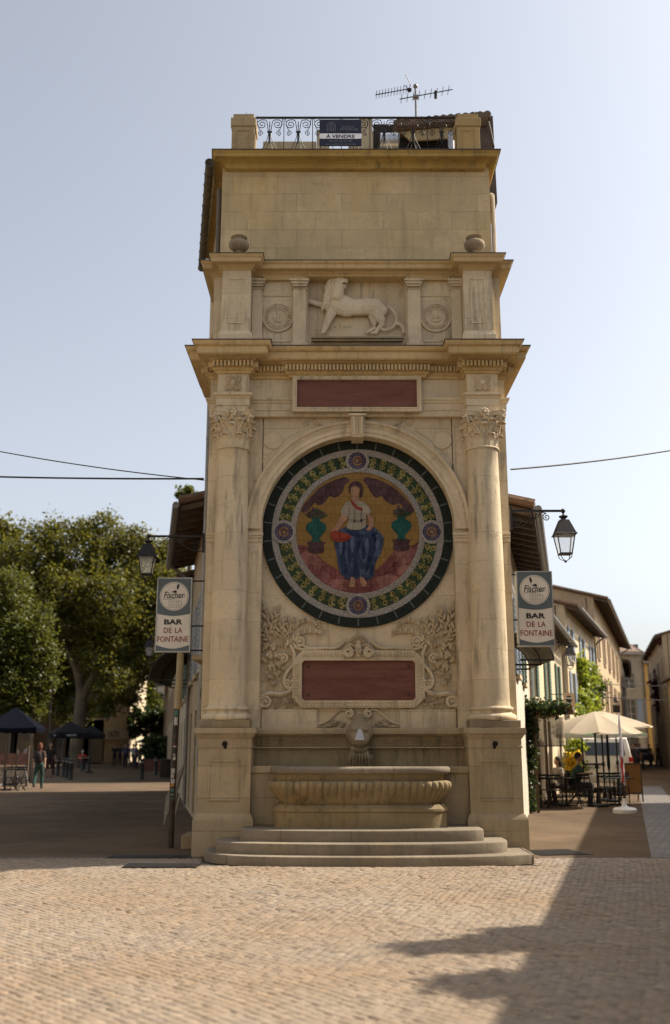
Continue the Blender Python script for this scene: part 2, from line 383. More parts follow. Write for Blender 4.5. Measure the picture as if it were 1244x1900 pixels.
# spandrel roundels and incised panels
def f(sx):
    b = MB(); c = (XX(sx, 1.42), 6.62)
    b.ylathe([(.165, YPIL), (.165, YPIL-.018), (.155, YPIL-.024), (.14, YPIL-.02), (.135, YPIL-.012), (.0, YPIL-.012)], c, 36); b.build('spandrel_roundel', M['relief'], fm, 30)
mir(f)
def f(sx):
    b = MB(); rect(b, sx, 1.62, 1.635, YPIL-.012, YPIL, 5.7, 6.84); rect(b, sx, .95, 1.62, YPIL-.012, YPIL, 6.825, 6.84)
    pts = [(XX(sx, 1.965*cos(t)), YPIL-.004, ZA+1.965*sin(t)) for t in [radians(34 + i*2.2) for i in range(13)]]; b.tube(pts, .009, 5); b.build('spandrel_fillet', M['relief'], fm, 40)
mir(f)
# keystone with console
b = MB(); b.prism([(XC-.12, 7.0), (XC+.12, 7.0), (XC+.10, 6.62), (XC-.10, 6.62)], YPIL-.17, YN-.05)
for sx in (-1, 1):
    b.tube(curve([(XX(sx, .075), YPIL-.185, 6.97), (XX(sx, .065), YPIL-.2, 6.85), (XX(sx, .06), YPIL-.18, 6.65)]), .022, 8)
for i in range(9): b.ell((XC, YPIL-.175, 6.66+i*.036), (.02, .02, .016), 6, 5)
b.box(XC-.15, XC+.15, YPIL-.2, YN-.06, 6.985, 7.03)
bevel(b.build('keystone', M['relief'], fm, 40), .006)
# scroll brackets beside the keystone
def f(sx):
    b = MB(); y = YPIL-.012
    def q(a, z): return (XX(sx, a), y, z)
    b.tube(curve([q(.88, 6.93), q(.78, 6.97), q(.62, 6.88), q(.48, 6.86), q(.36, 6.9), q(.24, 6.95)]), .02, 6)
    b.tube(spiral(XX(sx, .88), 6.92, .05, .012, 0, sx*1.6, y), .016, 6); b.tube(spiral(XX(sx, .24), 6.91, .065, .012, 0, sx*1.6, y), .02, 6)
    b.tube(curve([q(.75, 6.95), q(.62, 6.80), q(.52, 6.84), q(.42, 6.93)]), .013, 6); b.ell(q(.6, 6.84), (.03, .02, .02))
    b.build('spandrel_scroll', M['relief'], fm, 60)
mir(f)

# ---- round mosaic
md = MB(); c = (XC, ZA)
md.ylathe([(1.598, YN+.02), (1.60, YN-.05), (1.44, YN-.05), (1.435, YN-.03)], c, 96)
md.cur = 1; b = md
for i in range(30):
    t = 2*pi*(i+.5)/30; Mx = Matrix.Translation((XC, 0, ZA)) @ Matrix.Rotation(-t, 4, 'Y')
    b.box(1.45, 1.575, YN-.053, YN-.05, -.011, .011, Mx)
ring = md.build('marble_ring', [M['dkgreen'], plain('grey_marble_inlay', (.075, .085, .08), .7)], fm)
pan = MB(); pan.ylathe([(1.44, YN-.03), (1.44, YN-.046), (1.41, YN-.046), (1.40, YN-.038), (1.34, YN-.038), (1.335, YN-.032)], c, 96)
pan.ylathe([(1.13, YN-.032), (1.12, YN-.04), (1.06, YN-.04), (1.05, YN-.046), (1.035, YN-.04), (1.03, YN-.02)], c, 96)
gl = pan.build('guilloche_band', M['guill'], fm, 40)
b = MB(); b.ylathe([(1.34, YN-.031), (1.12, YN-.031)], c, 96); b.cur = 1; rnd = random.Random(3)
for i in range(44):
    t = 2*pi*(i+.5)/44
    if min(abs((t - k*pi/2 + pi) % (2*pi) - pi) for k in range(4)) < .19: continue
    rr = 1.23; cx, cz = XC+rr*cos(t), ZA+rr*sin(t); s_ = 1 if i % 2 else -1
    for k in (-1, 1):
        ox, oz = cx + .05*k*cos(t), cz + .05*k*sin(t)
        P = spiral(ox, oz, .05, .012, t + k*pi/2, s_*k*1.3, YN-.036, 12); b.tube(P, [.012 + .004*sin(j) for j in range(len(P))], 4)
    for k in range(5):
        a = rnd.uniform(0, 6.28); rr2 = rnd.uniform(.02, .085); px_, pz_ = cx+rr2*cos(a), cz+rr2*sin(a)
        L = rnd.uniform(.02, .035); b.add([(px_+L*cos(a+q*pi/2)*(1 if q % 2 == 0 else .45), YN-.0365, pz_+L*sin(a+q*pi/2)*(1 if q % 2 == 0 else .45)) for q in range(4)], [(0, 1, 2, 3)])
b.build('scroll_band', [M['mgreen'], M['mgold']], fm)
for k in range(4):
    t = k*pi/2; cc = (XC+1.235*cos(t), ZA+1.235*sin(t)); b = MB()
    b.ylathe([(.205, YN-.03), (.20, YN-.052), (.155, YN-.052), (.15, YN-.047)], cc, 40); r_ = b.build('mosaic_roundel', M['guill'], fm, 30)
    b = MB(); b.disc(cc, YN-.048, .153, 36); b.build('roundel_centre', M['mblue'], r_)
    b = MB(); b.ylathe([(.085, YN-.051), (.06, YN-.051)], cc, 24); b.disc(cc, YN-.051, .035, 16)
    for j in range(14):
        a = 2*pi*j/14; b.disc((cc[0]+.12*cos(a), cc[1]+.12*sin(a)), YN-.051, .010, 6)
    b.build('roundel_star', M['morange'], r_)
# generic painted panel: gold sky, hanging dark draperies, seated robed figure, rose clouds
b = MB(); b.disc(c, YN-.02, 1.035, 96); pic = b.build('painted_mosaic', M['p_gold'], fm)
def P2(pxl): return [(W(px, py, YN)[0], W(px, py, YN)[1]) for px, py in pxl]
def smooth2(pts, k=5):
    L = [Vector((a, b, 0)) for a, b in pts]; n_ = len(L); out = []
    for i in range(n_):
        p0, p1, p2, p3 = L[i-1], L[i], L[(i+1) % n_], L[(i+2) % n_]
        for j in range(k):
            t = j/k; q = .5*((2*p1) + (p2-p0)*t + (2*p0-5*p1+4*p2-p3)*t*t + (3*p1-p0-3*p2+p3)*t**3); out.append((q.x, q.y))
    return out
import bmesh
def flat(name, polys, mat, y, rim=1.03):
    me = bpy.data.meshes.new(name); bm = bmesh.new()
    for pl in polys:
        q = smooth2(P2(pl))
        q2 = []
        for a, z in q:
            d = hypot(a-XC, z-ZA)
            if d > rim: a = XC+(a-XC)*rim/d; z = ZA+(z-ZA)*rim/d
            q2.append((a, z))
        vs = [bm.verts.new((a-XC, y-16.2, z)) for a, z in q2]; bm.faces.new(vs)
    bmesh.ops.recalc_face_normals(bm, faces=bm.faces); bmesh.ops.triangulate(bm, faces=bm.faces); bm.to_mesh(me); bm.free()
    me.materials.append(mat); o = bpy.data.objects.new(name, me); COL.objects.link(o); o.parent = pic; return o
yy = YN-.024
def flats(name, polys, mat, y):
    for q in polys: flat(name, [q], mat, y)
flats('painted_drapery', [[(560, 945), (575, 925), (595, 905), (618, 893), (640, 886), (648, 892), (640, 902), (634, 916), (622, 924), (612, 921), (604, 932), (592, 938), (584, 934), (574, 946), (564, 952)], [(680, 886), (705, 892), (730, 905), (752, 925), (768, 946), (762, 953), (750, 945), (742, 935), (728, 937), (716, 930), (708, 921), (698, 924), (688, 914), (682, 902), (675, 893)]], M['p_brown'], yy)
flat('painted_cloud_bank', [[(545, 1020), (560, 1012), (580, 1020), (600, 1040), (640, 1062), (690, 1062), (722, 1034), (740, 1018), (766, 1012), (790, 1010), (780, 1070), (740, 1110), (665, 1125), (590, 1108), (548, 1070)]], M['p_rose'], yy)
flats('painted_cloud', [[(556, 1034), (566, 1024), (580, 1026), (592, 1036), (598, 1050), (588, 1058), (572, 1054), (560, 1046)], [(730, 1026), (745, 1016), (762, 1016), (776, 1026), (770, 1042), (754, 1048), (738, 1044), (730, 1036)],
    [(742, 1052), (756, 1046), (768, 1054), (762, 1070), (748, 1074), (738, 1064)], [(608, 1084), (626, 1074), (646, 1078), (652, 1092), (634, 1100), (614, 1096)], [(690, 1082), (706, 1070), (728, 1066), (742, 1076), (726, 1090), (704, 1098)], [(582, 1066), (598, 1060), (612, 1070), (606, 1082), (590, 1080)], [(568, 1058), (580, 1060), (584, 1074), (572, 1070)]], M['p_pink'], yy-.002)
for ox, oy in ((587, 0), (745, -4)):
    flats('painted_vase', [[(ox-8, 962+oy), (ox+8, 962+oy), (ox+7, 967+oy), (ox+17, 974+oy), (ox+18, 984+oy), (ox+9, 995+oy), (ox+6, 1001+oy), (ox+10, 1005+oy), (ox-10, 1005+oy), (ox-6, 1001+oy), (ox-9, 995+oy), (ox-18, 984+oy), (ox-17, 974+oy), (ox-7, 967+oy)]], M['p_teal'], yy-.004)
    flats('painted_plinth', [[(ox-16, 1006+oy), (ox+16, 1006+oy), (ox+14, 1012+oy), (ox+13, 1026+oy), (ox-13, 1026+oy), (ox-14, 1012+oy)]], M['p_brown'], yy-.003)
    q_ = random.Random(int(ox))
    for k in range(9):
        a = radians(-70+k*17.5-90+70+0); a = radians(-165+k*19); L_ = q_.uniform(14, 22); ux, uy = cos(a), sin(a)*.95
        flats('painted_leaf', [[(ox-uy*1.5, 962+oy+ux*1.5), (ox+ux*L_*.6-uy*3.4, 961+oy+uy*L_*.6+ux*3.4), (ox+ux*L_, 961+oy+uy*L_), (ox+ux*L_*.6+uy*3.4, 961+oy+uy*L_*.6-ux*3.4), (ox+uy*1.5, 962+oy-ux*1.5)]], M['p_brown'] if k % 2 else M['mgreen'], yy-.0045-.0004*k)
flat('painted_robe', [[(638, 980), (660, 974), (688, 976), (700, 984), (712, 1000), (708, 1024), (696, 1048), (694, 1068), (682, 1078), (668, 1072), (656, 1078), (638, 1072), (628, 1052), (624, 1024), (620, 1004), (626, 988)]], M['p_blue'], yy-.006)
flats('painted_robe_fold', [[(638, 990), (643, 1000), (640, 1030), (646, 1062), (636, 1066), (631, 1030)], [(662, 1004), (668, 1012), (664, 1036), (668, 1066), (658, 1070), (657, 1030)], [(690, 994), (700, 1002), (694, 1030), (684, 1056), (678, 1062), (684, 1024)], [(644, 984), (672, 992), (694, 987), (700, 993), (672, 999), (650, 993)], [(646, 1008), (652, 1012), (650, 1050), (646, 1034)], [(674, 1006), (679, 1010), (676, 1040), (672, 1028)]], M['p_dkblue'], yy-.008)
m_ = mosaic('painted_blue_light', (.10, .14, .22), (.07, .10, .17)); flats('painted_robe_light', [[(652, 996), (658, 1000), (655, 1026), (651, 1012)], [(632, 1000), (636, 1008), (633, 1030), (629, 1014)], [(680, 1000), (684, 1003), (680, 1026), (677, 1012)], [(700, 1000), (705, 1008), (700, 1022), (697, 1012)]], m_, yy-.009)
flat('painted_bodice', [[(640, 936), (650, 929), (657, 931), (664, 929), (678, 935), (688, 948), (684, 957), (679, 956), (680, 968), (677, 979), (662, 984), (645, 980), (647, 966), (646, 958), (637, 958), (633, 950)]], M['p_cream'], yy-.010)
m_ = mosaic('painted_cream_shade', (.24, .20, .15), (.19, .16, .125)); flats('painted_bodice_fold', [[(648, 940), (651, 944), (649, 958), (647, 952)], [(658, 944), (661, 948), (659, 972), (656, 962)], [(670, 942), (673, 946), (672, 970), (668, 962)], [(646, 962), (662, 966), (679, 962), (679, 966), (662, 970), (647, 966)]], m_, yy-.011)
flats('painted_skin', [[(634, 957), (645, 960), (638, 972), (626, 986), (618, 991), (614, 987), (624, 974)], [(683, 956), (692, 962), (694, 974), (688, 984), (680, 984), (685, 974)], [(651, 908), (654, 901), (661, 900), (667, 904), (667, 914), (662, 922), (656, 922), (652, 916)], [(651, 1072), (658, 1073), (659, 1086), (655, 1090), (648, 1088), (650, 1080)], [(668, 1072), (675, 1073), (681, 1084), (677, 1089), (671, 1086)]], M['p_skin'], yy-.012)
flats('painted_neck', [[(655, 918), (664, 918), (666, 929), (659, 932), (653, 929)]], M['p_skin'], yy-.0115)
flats('painted_hair', [[(648, 915), (648, 903), (653, 896), (662, 894), (670, 898), (674, 908), (672, 920), (668, 924), (668, 912), (665, 905), (658, 903), (652, 906), (651, 914)]], M['p_brown'], yy-.014)
for (fx, fy, w_, h_) in ((657, 909.6, 1.3, .5), (663, 909.6, 1.3, .5), (660, 917.2, 1.7, .5), (660, 914, .5, .9)):
    x_, z_ = W(fx, fy, YN); b = MB(); b.add([(x_-w_*.009, yy-.0146, z_), (x_, yy-.0146, z_-h_*.009), (x_+w_*.009, yy-.0146, z_), (x_, yy-.0146, z_+h_*.009)], [(0, 1, 2, 3)]); b.build('painted_feature', M['p_rose'], pic)
flats('painted_sash', [[(650, 931), (654, 930), (664, 940), (673, 945), (671, 948), (660, 944)], [(614, 990), (624, 986), (648, 993), (652, 998), (640, 1006), (624, 1006), (616, 1000)]], M['p_red'], yy-.0155)

# ---- entablature and attic by sweeping mouldings along the stepped plan
def plan(side, ym, ar, yr, back=17.6, ctr=None, yc=None):
    L = [(XC-side, back), (XC-side, ym), (XC-2.08-ar, ym), (XC-2.08-ar, yr), (XC-2.08+ar, yr), (XC-2.08+ar, ym)]
    if ctr: L += [(XC-ctr, ym), (XC-ctr, yc)]
    return L + [(2*XC-a, y_) for a, y_ in reversed(L)]
e_in = .35
b = MB(); pl = plan(SIDE, YE, .265, YR)
b.sweep(pl, [(-e_in, 7.0), (0, 7.0), (0, 7.10), (.012, 7.105), (.012, 7.22), (.03, 7.235), (.035, 7.262), (.06, 7.285), (.06, 7.315), (0, 7.32), (-e_in, 7.32)]); b.build('architrave', M['relief'], fm, 35)
b = MB(); b.sweep(pl, [(-e_in, 7.32), (-.008, 7.32), (-.008, 7.69), (-e_in, 7.69)]); b.build('frieze', M['smooth'], fm)
b = MB(); pc = plan(SIDE, YE, .265, YR, ctr=1.14, yc=YE-.07)
b.sweep(pc, [(-e_in, 7.66), (0, 7.66), (.02, 7.67), (.03, 7.70), (.06, 7.73), (.065, 7.745), (.085, 7.75), (.085, 7.86), (.10, 7.865), (.14, 7.90), (.15, 7.905), (-e_in, 7.905)])
bedb = b
b = MB()
b.sweep(pl, [(-e_in, 7.90), (.10, 7.90), (.30, 7.905), (.305, 7.925), (.315, 7.925), (.315, 8.03), (.33, 8.035), (.35, 8.05), (.375, 8.085), (.38, 8.115), (-e_in, 8.115)]); cor = b.build('main_cornice', M['cornice'], fm, 35)
b = MB(); b.sweep(pl, [(-e_in, 8.115), (.395, 8.115), (.395, 8.128), (-e_in, 8.135)]); b.build('flashing', M['lead'], cor)
def along(path, out, step, fn, skip=0.03):
    P = [Vector(p) for p in path]
    for i in range(len(P)-1):
        a, c_ = P[i], P[i+1]; d = c_-a; L = d.length; d.normalize(); nn = Vector((d.y, -d.x))
        # convex ends lengthen, concave ends shorten by the offset
        def turn(j):
            if j <= 0 or j >= len(P)-1: return 0
            u = (P[j]-P[j-1]).normalized(); v_ = (P[j+1]-P[j]).normalized(); return 1 if (u.x*v_.y-u.y*v_.x) > 0 else -1
        s0 = -out*turn(i); s1 = L + out*turn(i+1)
        if s1-s0 < step*.6: continue
        k = max(1, int(round((s1-s0)/step))); st = (s1-s0)/k
        for j in range(k): fn(a + d*(s0+st*(j+.5)) + nn*out, d, nn, st)
b = MB()
def den(p, d, nn, st):
    if p.y > 16.9: return
    q = p + nn*.0; Mx = Matrix.Translation((q.x, q.y, 7.807)) @ Matrix.Rotation(atan2(d.y, d.x), 4, 'Z'); b.box(-st*.29, st*.29, -.065, .02, -.05, .045, Mx)
along(pc, .085, .062, den)
def bd(p, d, nn, st):
    if p.y > 16.9: return
    b.ell((p.x, p.y, 7.72), (.012, .012, .016), 6, 4)
along(pc, .055, .034, bd)
def bd2(p, d, nn, st):
    if p.y < 16.9: b.ell((p.x, p.y, 8.055), (.011, .011, .018), 6, 4)
along(pl, .352, .04, bd2)
def bd3(p, d, nn, st):
    if p.y < YR+.1: b.ell((p.x, p.y, 7.27), (.012, .012, .014), 6, 4)
along(pl, .045, .034, bd3)
bedb.add(b.v, b.f); bedb.build('bed_moulding', M['cornice'], fm, 35)

# leafy rosettes on the frieze blocks
def reliefleaf(b, x, y, z, a, L, wd, th=.02, tip=.0, lift=.0):
    d = Vector((cos(a), 0, sin(a))); s_ = Vector((-sin(a), 0, cos(a))); o_ = Vector((0, -1, 0)); p = Vector((x, y, z)); q = p + o_*lift
    V = [q, q+d*L*.35+s_*wd*.5, q+d*L*.75+s_*wd*.36, q+d*L+o_*tip, q+d*L*.75-s_*wd*.36, q+d*L*.35-s_*wd*.5,
         q+d*L*.3+o_*th*.45, q+d*L*.7+o_*th*.55, q+d*L*.35+s_*wd*.25+o_*th, q+d*L*.35-s_*wd*.25+o_*th, q+d*L*.72+s_*wd*.18+o_*th, q+d*L*.72-s_*wd*.18+o_*th]
    F_ = [(0, 6, 8), (0, 8, 1), (1, 8, 10, 2), (2, 10, 3), (10, 7, 3), (8, 6, 7, 10), (0, 9, 6), (0, 5, 9), (5, 4, 11, 9), (4, 3, 11), (11, 3, 7), (9, 11, 7, 6)]
    if lift:
        V += [v - o_*(lift+.03) for v in V[:6]]; F_ += [(i, (i+1) % 6, 12+(i+1) % 6, 12+i) for i in range(6)]
    b.add(V, F_)
def f(sx):
    b = MB(); x0 = XX(sx, 2.08); z0 = 7.5
    for k in range(4):
        a = pi/4 + k*pi/2
        for da, L in ((0, .19), (-.32, .16), (.32, .16)): reliefleaf(b, x0, YR+.005, z0, a+da, L, .075, .035, .02)
        a += pi/4
        for da in (-.2, .2): reliefleaf(b, x0, YR+.005, z0, a+da, .13, .06, .03, .01)
    b.ell((x0, YR-.02, z0), (.045, .035, .045)); 
    for k in range(8): b.ell((x0+.055*cos(k*pi/4), YR-.015, z0+.055*sin(k*pi/4)), (.018, .02, .018), 6, 5)
    b.build('frieze_rosette', M['relief'], fm, 50)
mir(f)
# upper plaque
b = MB(); x0, x1, z0, z1 = XC-1.02, XC+1.0, 7.13, 7.62; yb = YE-.04
for (i, o_) in ((.0, .05),):
    b.box(x0-.075, x0, yb-.07, yb+.01, z0-.075, z1+.06); b.box(x1, x1+.075, yb-.07, yb+.01, z0-.075, z1+.06)
    b.box(x0, x1, yb-.07, yb+.01, z1, z1+.06); b.box(x0, x1, yb-.07, yb+.01, z0-.075, z0)
k = 44
for i in range(k):
    x = x0-.03+(x1-x0+.06)*(i+.5)/k
    for z in (z0-.022, z1+.022): b.ell((x, yb-.072, z), (.015, .012, .018), 6, 4)
for i in range(12):
    z = z0+(z1-z0)*(i+.5)/12
    for x in (x0-.022, x1+.022): b.ell((x, yb-.072, z), (.018, .012, .015), 6, 4)
b.build('plaque_frame', M['relief'], fm, 45)
b = MB(); b.box(x0-.002, x1+.002, yb-.028, yb+.01, z0-.002, z1+.002); b.build('red_plaque', M['red'], fm)

# ---- columns
def leaf3(b, cx, cy, r, ang, z0, h, wd, curl, top=.0):
    nu, nv = 9, 9; V = []; Fc = []
    for j in range(nv):
        t = j/(nv-1)
        zz = z0 + h*(t if t < .8 else .8 + .22*sin((t-.8)/.2*pi*.9))
        out = r + .012 + .02*t + curl*max(0, (t-.45)/.55)**2.0 + top*t
        ww = wd*(.75+.4*sin(pi*min(1, t*1.05))**.7)*(1-.55*max(0, t-.72)/.28)*(1+.10*cos(t*pi*7))
        for i in range(nu):
            u = -1+2*i/(nu-1); a = ang + u*ww/(2*r)
            rr = out + .012*cos(u*pi*3.0)*(1-.3*t) - .018*u*u*(1 if t < .8 else .2)
            V.append((cx+rr*cos(a), cy+rr*sin(a), zz - .012*u*u*(t > .7)))
    for j in range(nv-1):
        for i in range(nu-1): q = j*nu+i; Fc.append((q, q+1, q+nu+1, q+nu))
    n0 = len(V)                                                   # back faces a little inside give the leaf a thickness
    V += [(cx+(v[0]-cx)*.955, cy+(v[1]-cy)*.955, v[2]-.004) for v in V]
    Fc += [tuple(n0+k_ for k_ in reversed(f_)) for f_ in Fc[:(nv-1)*(nu-1)]]
    for j in range(nv-1):
        for i in (0, nu-1): q = j*nu+i; Fc.append((q, q+nu, n0+q+nu, n0+q))
    for i in range(nu-1): q = (nv-1)*nu+i; Fc.append((q, q+1, n0+q+1, n0+q))
    b.add(V, Fc)
YC = 15.98
def column(sx):
    x = XX(sx, 2.08)
    colm = MB(); prof = [(.305, 2.2), (.295, 2.24), (.292, 2.3)]
    for i in range(13): t = i/12; prof.append((.292 - .038*t**1.6, 2.3+4.06*t))
    prof += [(.262, 6.372), (.278, 6.378), (.286, 6.395), (.278, 6.412), (.25, 6.42)]
    colm.lathe(prof, (x, YC), 48); cs = colm.build('column', M['smooth'], fm, 40)
    bb = MB(); bb.box(x-.39, x+.39, YC-.37, YC+.2, 1.872, 1.985)
    bs = bevel(bb.build('column_plinth', M['rough'], cs), .012)
    bb = MB(); bb.lathe([(.37, 1.986), (.385, 2.0), (.39, 2.03), (.385, 2.055), (.365, 2.075), (.335, 2.085), (.315, 2.105), (.318, 2.13), (.335, 2.14), (.345, 2.16), (.335, 2.185), (.312, 2.195), (.305, 2.2)], (x, YC), 48)
    bb.build('column_base', M['smooth'], cs, 50)
    k = MB(); k.lathe([(.245, 6.41), (.24, 6.5), (.25, 6.7), (.28, 6.85), (.33, 6.93)], (x, YC), 32)
    for i in range(8):
        a = i*pi/4 - pi/2
        leaf3(k, x, YC, .245, a + pi/8, 6.415, .22, .17, .085)
        leaf3(k, x, YC, .245, a, 6.415, .40, .17, .10)
    for i in range(8): leaf3(k, x, YC, .265, -pi/2 + pi/8 + i*pi/4, 6.6, .27, .13, .10, .02)
    for i in range(4):                                            # corner volutes
        a = pi/4 + i*pi/2; d = Vector((cos(a), sin(a), 0)); s_ = Vector((-sin(a), cos(a), 0)); cpos = Vector((x, YC, 6.87)) + d*.40
        for sgn in (-1, 1):
            P = [cpos + s_*sgn*.022 + d*(.062*(1-t/30)*cos(t*.42)) + Vector((0, 0, .062*(1-t/30)*sin(t*.42))) for t in range(30)]
            k.tube(P, [.02*(1-.5*t/30) for t in range(30)], 6)
            P = curve([Vector((x, YC, 6.62)) + d*.24 + s_*sgn*.14, Vector((x, YC, 6.76)) + d*.30 + s_*sgn*.09, Vector((x, YC, 6.9)) + d*.36 + s_*sgn*.04, cpos + Vector((0, 0, .06)) + s_*sgn*.02], 5)
            k.tube(P, .02, 6)
        k.ell(cpos, (.028, .028, .028))
        leaf3(k, x, YC, .30, a, 6.66, .17, .10, .09, .03)
        # inner helices under the rosette
        a2 = i*pi/2; d = Vector((cos(a2), sin(a2), 0)); s_ = Vector((-sin(a2), cos(a2), 0))
        for sgn in (-1, 1):
            cc = Vector((x, YC, 6.845)) + d*.31 + s_*sgn*.045
            k.tube([cc + s_*(.035*(1-t/18)*cos(t*.55*sgn)) + Vector((0, 0, .035*(1-t/18)*sin(t*.55))) for t in range(17)], .012, 5)
            k.tube(curve([Vector((x, YC, 6.66)) + d*.27 + s_*sgn*.10, Vector((x, YC, 6.78)) + d*.30 + s_*sgn*.085, cc + Vector((0, 0, .035))], 5), .013, 5)
    # abacus with hollow sides
    ab = []
    for i in range(4):
        a = pi/4 + i*pi/2; c0 = Vector((cos(a), sin(a))); t0 = Vector((-sin(a), cos(a)))
        ab += [c0*.475 - t0*.04, c0*.475 + t0*.04]
        nx = a + pi/2; c1 = Vector((cos(nx), sin(nx)))
        for q in (.25, .5, .75):
            p = c0*.475*(1-q) + c1*.475*q; p *= 1 - .14*sin(pi*q); ab.append(p)
    for z0, z1, s_ in ((6.925, 6.95, .93), (6.95, 6.985, .95), (6.985, 7.002, 1.0)):
        k.prism([(x+p.x*s_, YC+p.y*s_) for p in ab], z0, z1, 'z')
    for j in range(8): 
        a = j*pi/4; k.ell((x+.055*cos(a), YC-.38, 6.95+.055*sin(a)), (.028, .03, .028), 7, 5)
    k.ell((x, YC-.40, 6.95), (.032, .035, .032)); k.ell((x, YC-.36, 6.88), (.03, .03, .05))
    k.build('capital', M['relief'], cs, 50)
mir(column)
# flat pilaster behind shows a vertical joint and small capital block
# ---- plinths under the columns
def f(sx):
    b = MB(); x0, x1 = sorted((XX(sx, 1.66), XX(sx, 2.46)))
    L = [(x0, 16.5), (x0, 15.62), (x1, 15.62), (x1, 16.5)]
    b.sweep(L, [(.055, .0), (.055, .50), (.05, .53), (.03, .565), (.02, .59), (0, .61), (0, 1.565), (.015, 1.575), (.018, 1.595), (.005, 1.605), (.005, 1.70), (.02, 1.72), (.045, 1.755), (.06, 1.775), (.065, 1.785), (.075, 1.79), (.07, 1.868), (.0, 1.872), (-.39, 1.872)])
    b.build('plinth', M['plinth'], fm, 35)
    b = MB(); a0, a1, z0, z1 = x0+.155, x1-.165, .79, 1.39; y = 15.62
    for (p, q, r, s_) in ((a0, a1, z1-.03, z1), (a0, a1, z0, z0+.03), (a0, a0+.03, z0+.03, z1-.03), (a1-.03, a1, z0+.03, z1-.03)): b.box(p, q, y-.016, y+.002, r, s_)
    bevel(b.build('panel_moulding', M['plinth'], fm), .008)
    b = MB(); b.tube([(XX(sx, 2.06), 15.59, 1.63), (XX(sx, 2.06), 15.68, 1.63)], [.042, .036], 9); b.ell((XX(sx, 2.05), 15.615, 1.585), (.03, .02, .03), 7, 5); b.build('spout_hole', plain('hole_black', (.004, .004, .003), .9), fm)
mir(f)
# ---- wall between the plinths: ledge, wave band, dado
b = MB(); xl, xr = XC-1.66, XC+1.66
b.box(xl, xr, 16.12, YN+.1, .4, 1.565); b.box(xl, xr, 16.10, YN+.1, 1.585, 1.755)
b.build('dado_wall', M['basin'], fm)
b = MB(); b.box(xl, xr, 16.06, YN+.1, 1.565, 1.585)
b.sweep([(xl, 16.10), (xr, 16.10)], [(0, 1.75), (.02, 1.755), (.03, 1.77), (.10, 1.775), (.11, 1.79), (.11, 1.862), (.1, 1.872), (-.26, 1.874)]); b.build('ledge', M['plinth'], fm, 40)
b = MB()
for i in range(12):
    for sx in (-1, 1):
        x = XX(sx, .42+i*.105); P = [(x - sx*.05, 16.095, 1.60)] + spiral(x, 1.665, .052, .012, -pi/2, sx*1.4, 16.095, 14); b.tube(P, .012, 5)
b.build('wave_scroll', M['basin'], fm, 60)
# pilaster feet and socle band under the niche
def f(sx):
    b = MB(); rect(b, sx, 1.56, 2.49, YPIL-.03, YPIL+.002, 1.874, 2.20); rect(b, sx, .66, 1.56, YN-.045, YN, 1.874, 2.17)
    bevel(b.build('niche_socle', M['smooth'], fm), .006)
mir(f)

# ---- lower plaque and carved frame
b = MB(); yb = YN-.01; x0, x1, z0, z1 = XC-.915, XC+.915, 2.31, 2.945
def octo(x0, x1, z0, z1, c): return [(x0+c, z0), (x1-c, z0), (x1, z0+c), (x1, z1-c), (x1-c, z1), (x0+c, z1), (x0, z1-c), (x0, z0+c)]
def oframe(b, o_, i_, ya, yb_):
    n = len(o_); V = [(p[0], ya, p[1]) for p in o_] + [(p[0], ya, p[1]) for p in i_] + [(p[0], yb_, p[1]) for p in o_] + [(p[0], yb_, p[1]) for p in i_]
    F_ = []
    for i in range(n):
        j = (i+1) % n; F_ += [(i, j, n+j, n+i), (2*n+i, i, j, 2*n+j)[::-1], (n+i, n+j, 3*n+j, 3*n+i)]
    b.add(V, F_)
oframe(b, octo(x0-.15, x1+.15, z0-.115, z1+.165, .16), octo(x0-.04, x1+.04, z0-.035, z1+.04, .05), yb-.07, yb)
oframe(b, octo(x0-.04, x1+.04, z0-.035, z1+.04, .05), octo(x0, x1, z0, z1, .04), yb-.085, yb)
fr = b.build('cartouche_frame', M['relief'], fm)
b = MB()
for i in range(34):
    x = x0+.0+(x1-x0)*(i+.5)/34
    b.ell((x, yb-.072, z1+.10), (.021, .02, .045), 7, 5)
    if i % 1 == 0: b.ell((x, yb-.07, z0-.075), (.021, .016, .032), 7, 5)
for i in range(12):
    z = z0+.03+(z1-z0-.06)*(i+.5)/12
    for x in (x0-.095, x1+.095): b.ell((x, yb-.07, z), (.038, .018, .021), 7, 5)
b.build('egg_and_dart', M['relief'], fr, 60)
b = MB(); b.prism(octo(x0+.001, x1-.001, z0+.001, z1-.001, .04), yb-.035, yb); 
pq = b.build('red_plaque', M['red'], fm)
b = MB()
for sx in (-1, 1):
    for z in (z0+.09, z1-.09): b.ylathe([(.024, yb-.035), (.022, yb-.045), (.0, yb-.048)], (XX(sx, .81), z), 12)
b.build('bolt', plain('bolt', (.05, .018, .015), .5), pq, 40)
R_ = 16.30
def q2(px, py, d=.0): x, z = W(px, py, R_); return (x - XC, R_ + d, z)
def mtube(pts, r, sx, b, n=6, k=6): b.tube(curve([(XC + (-sx)*p[0], p[1], p[2]) for p in pts], k), r, n)
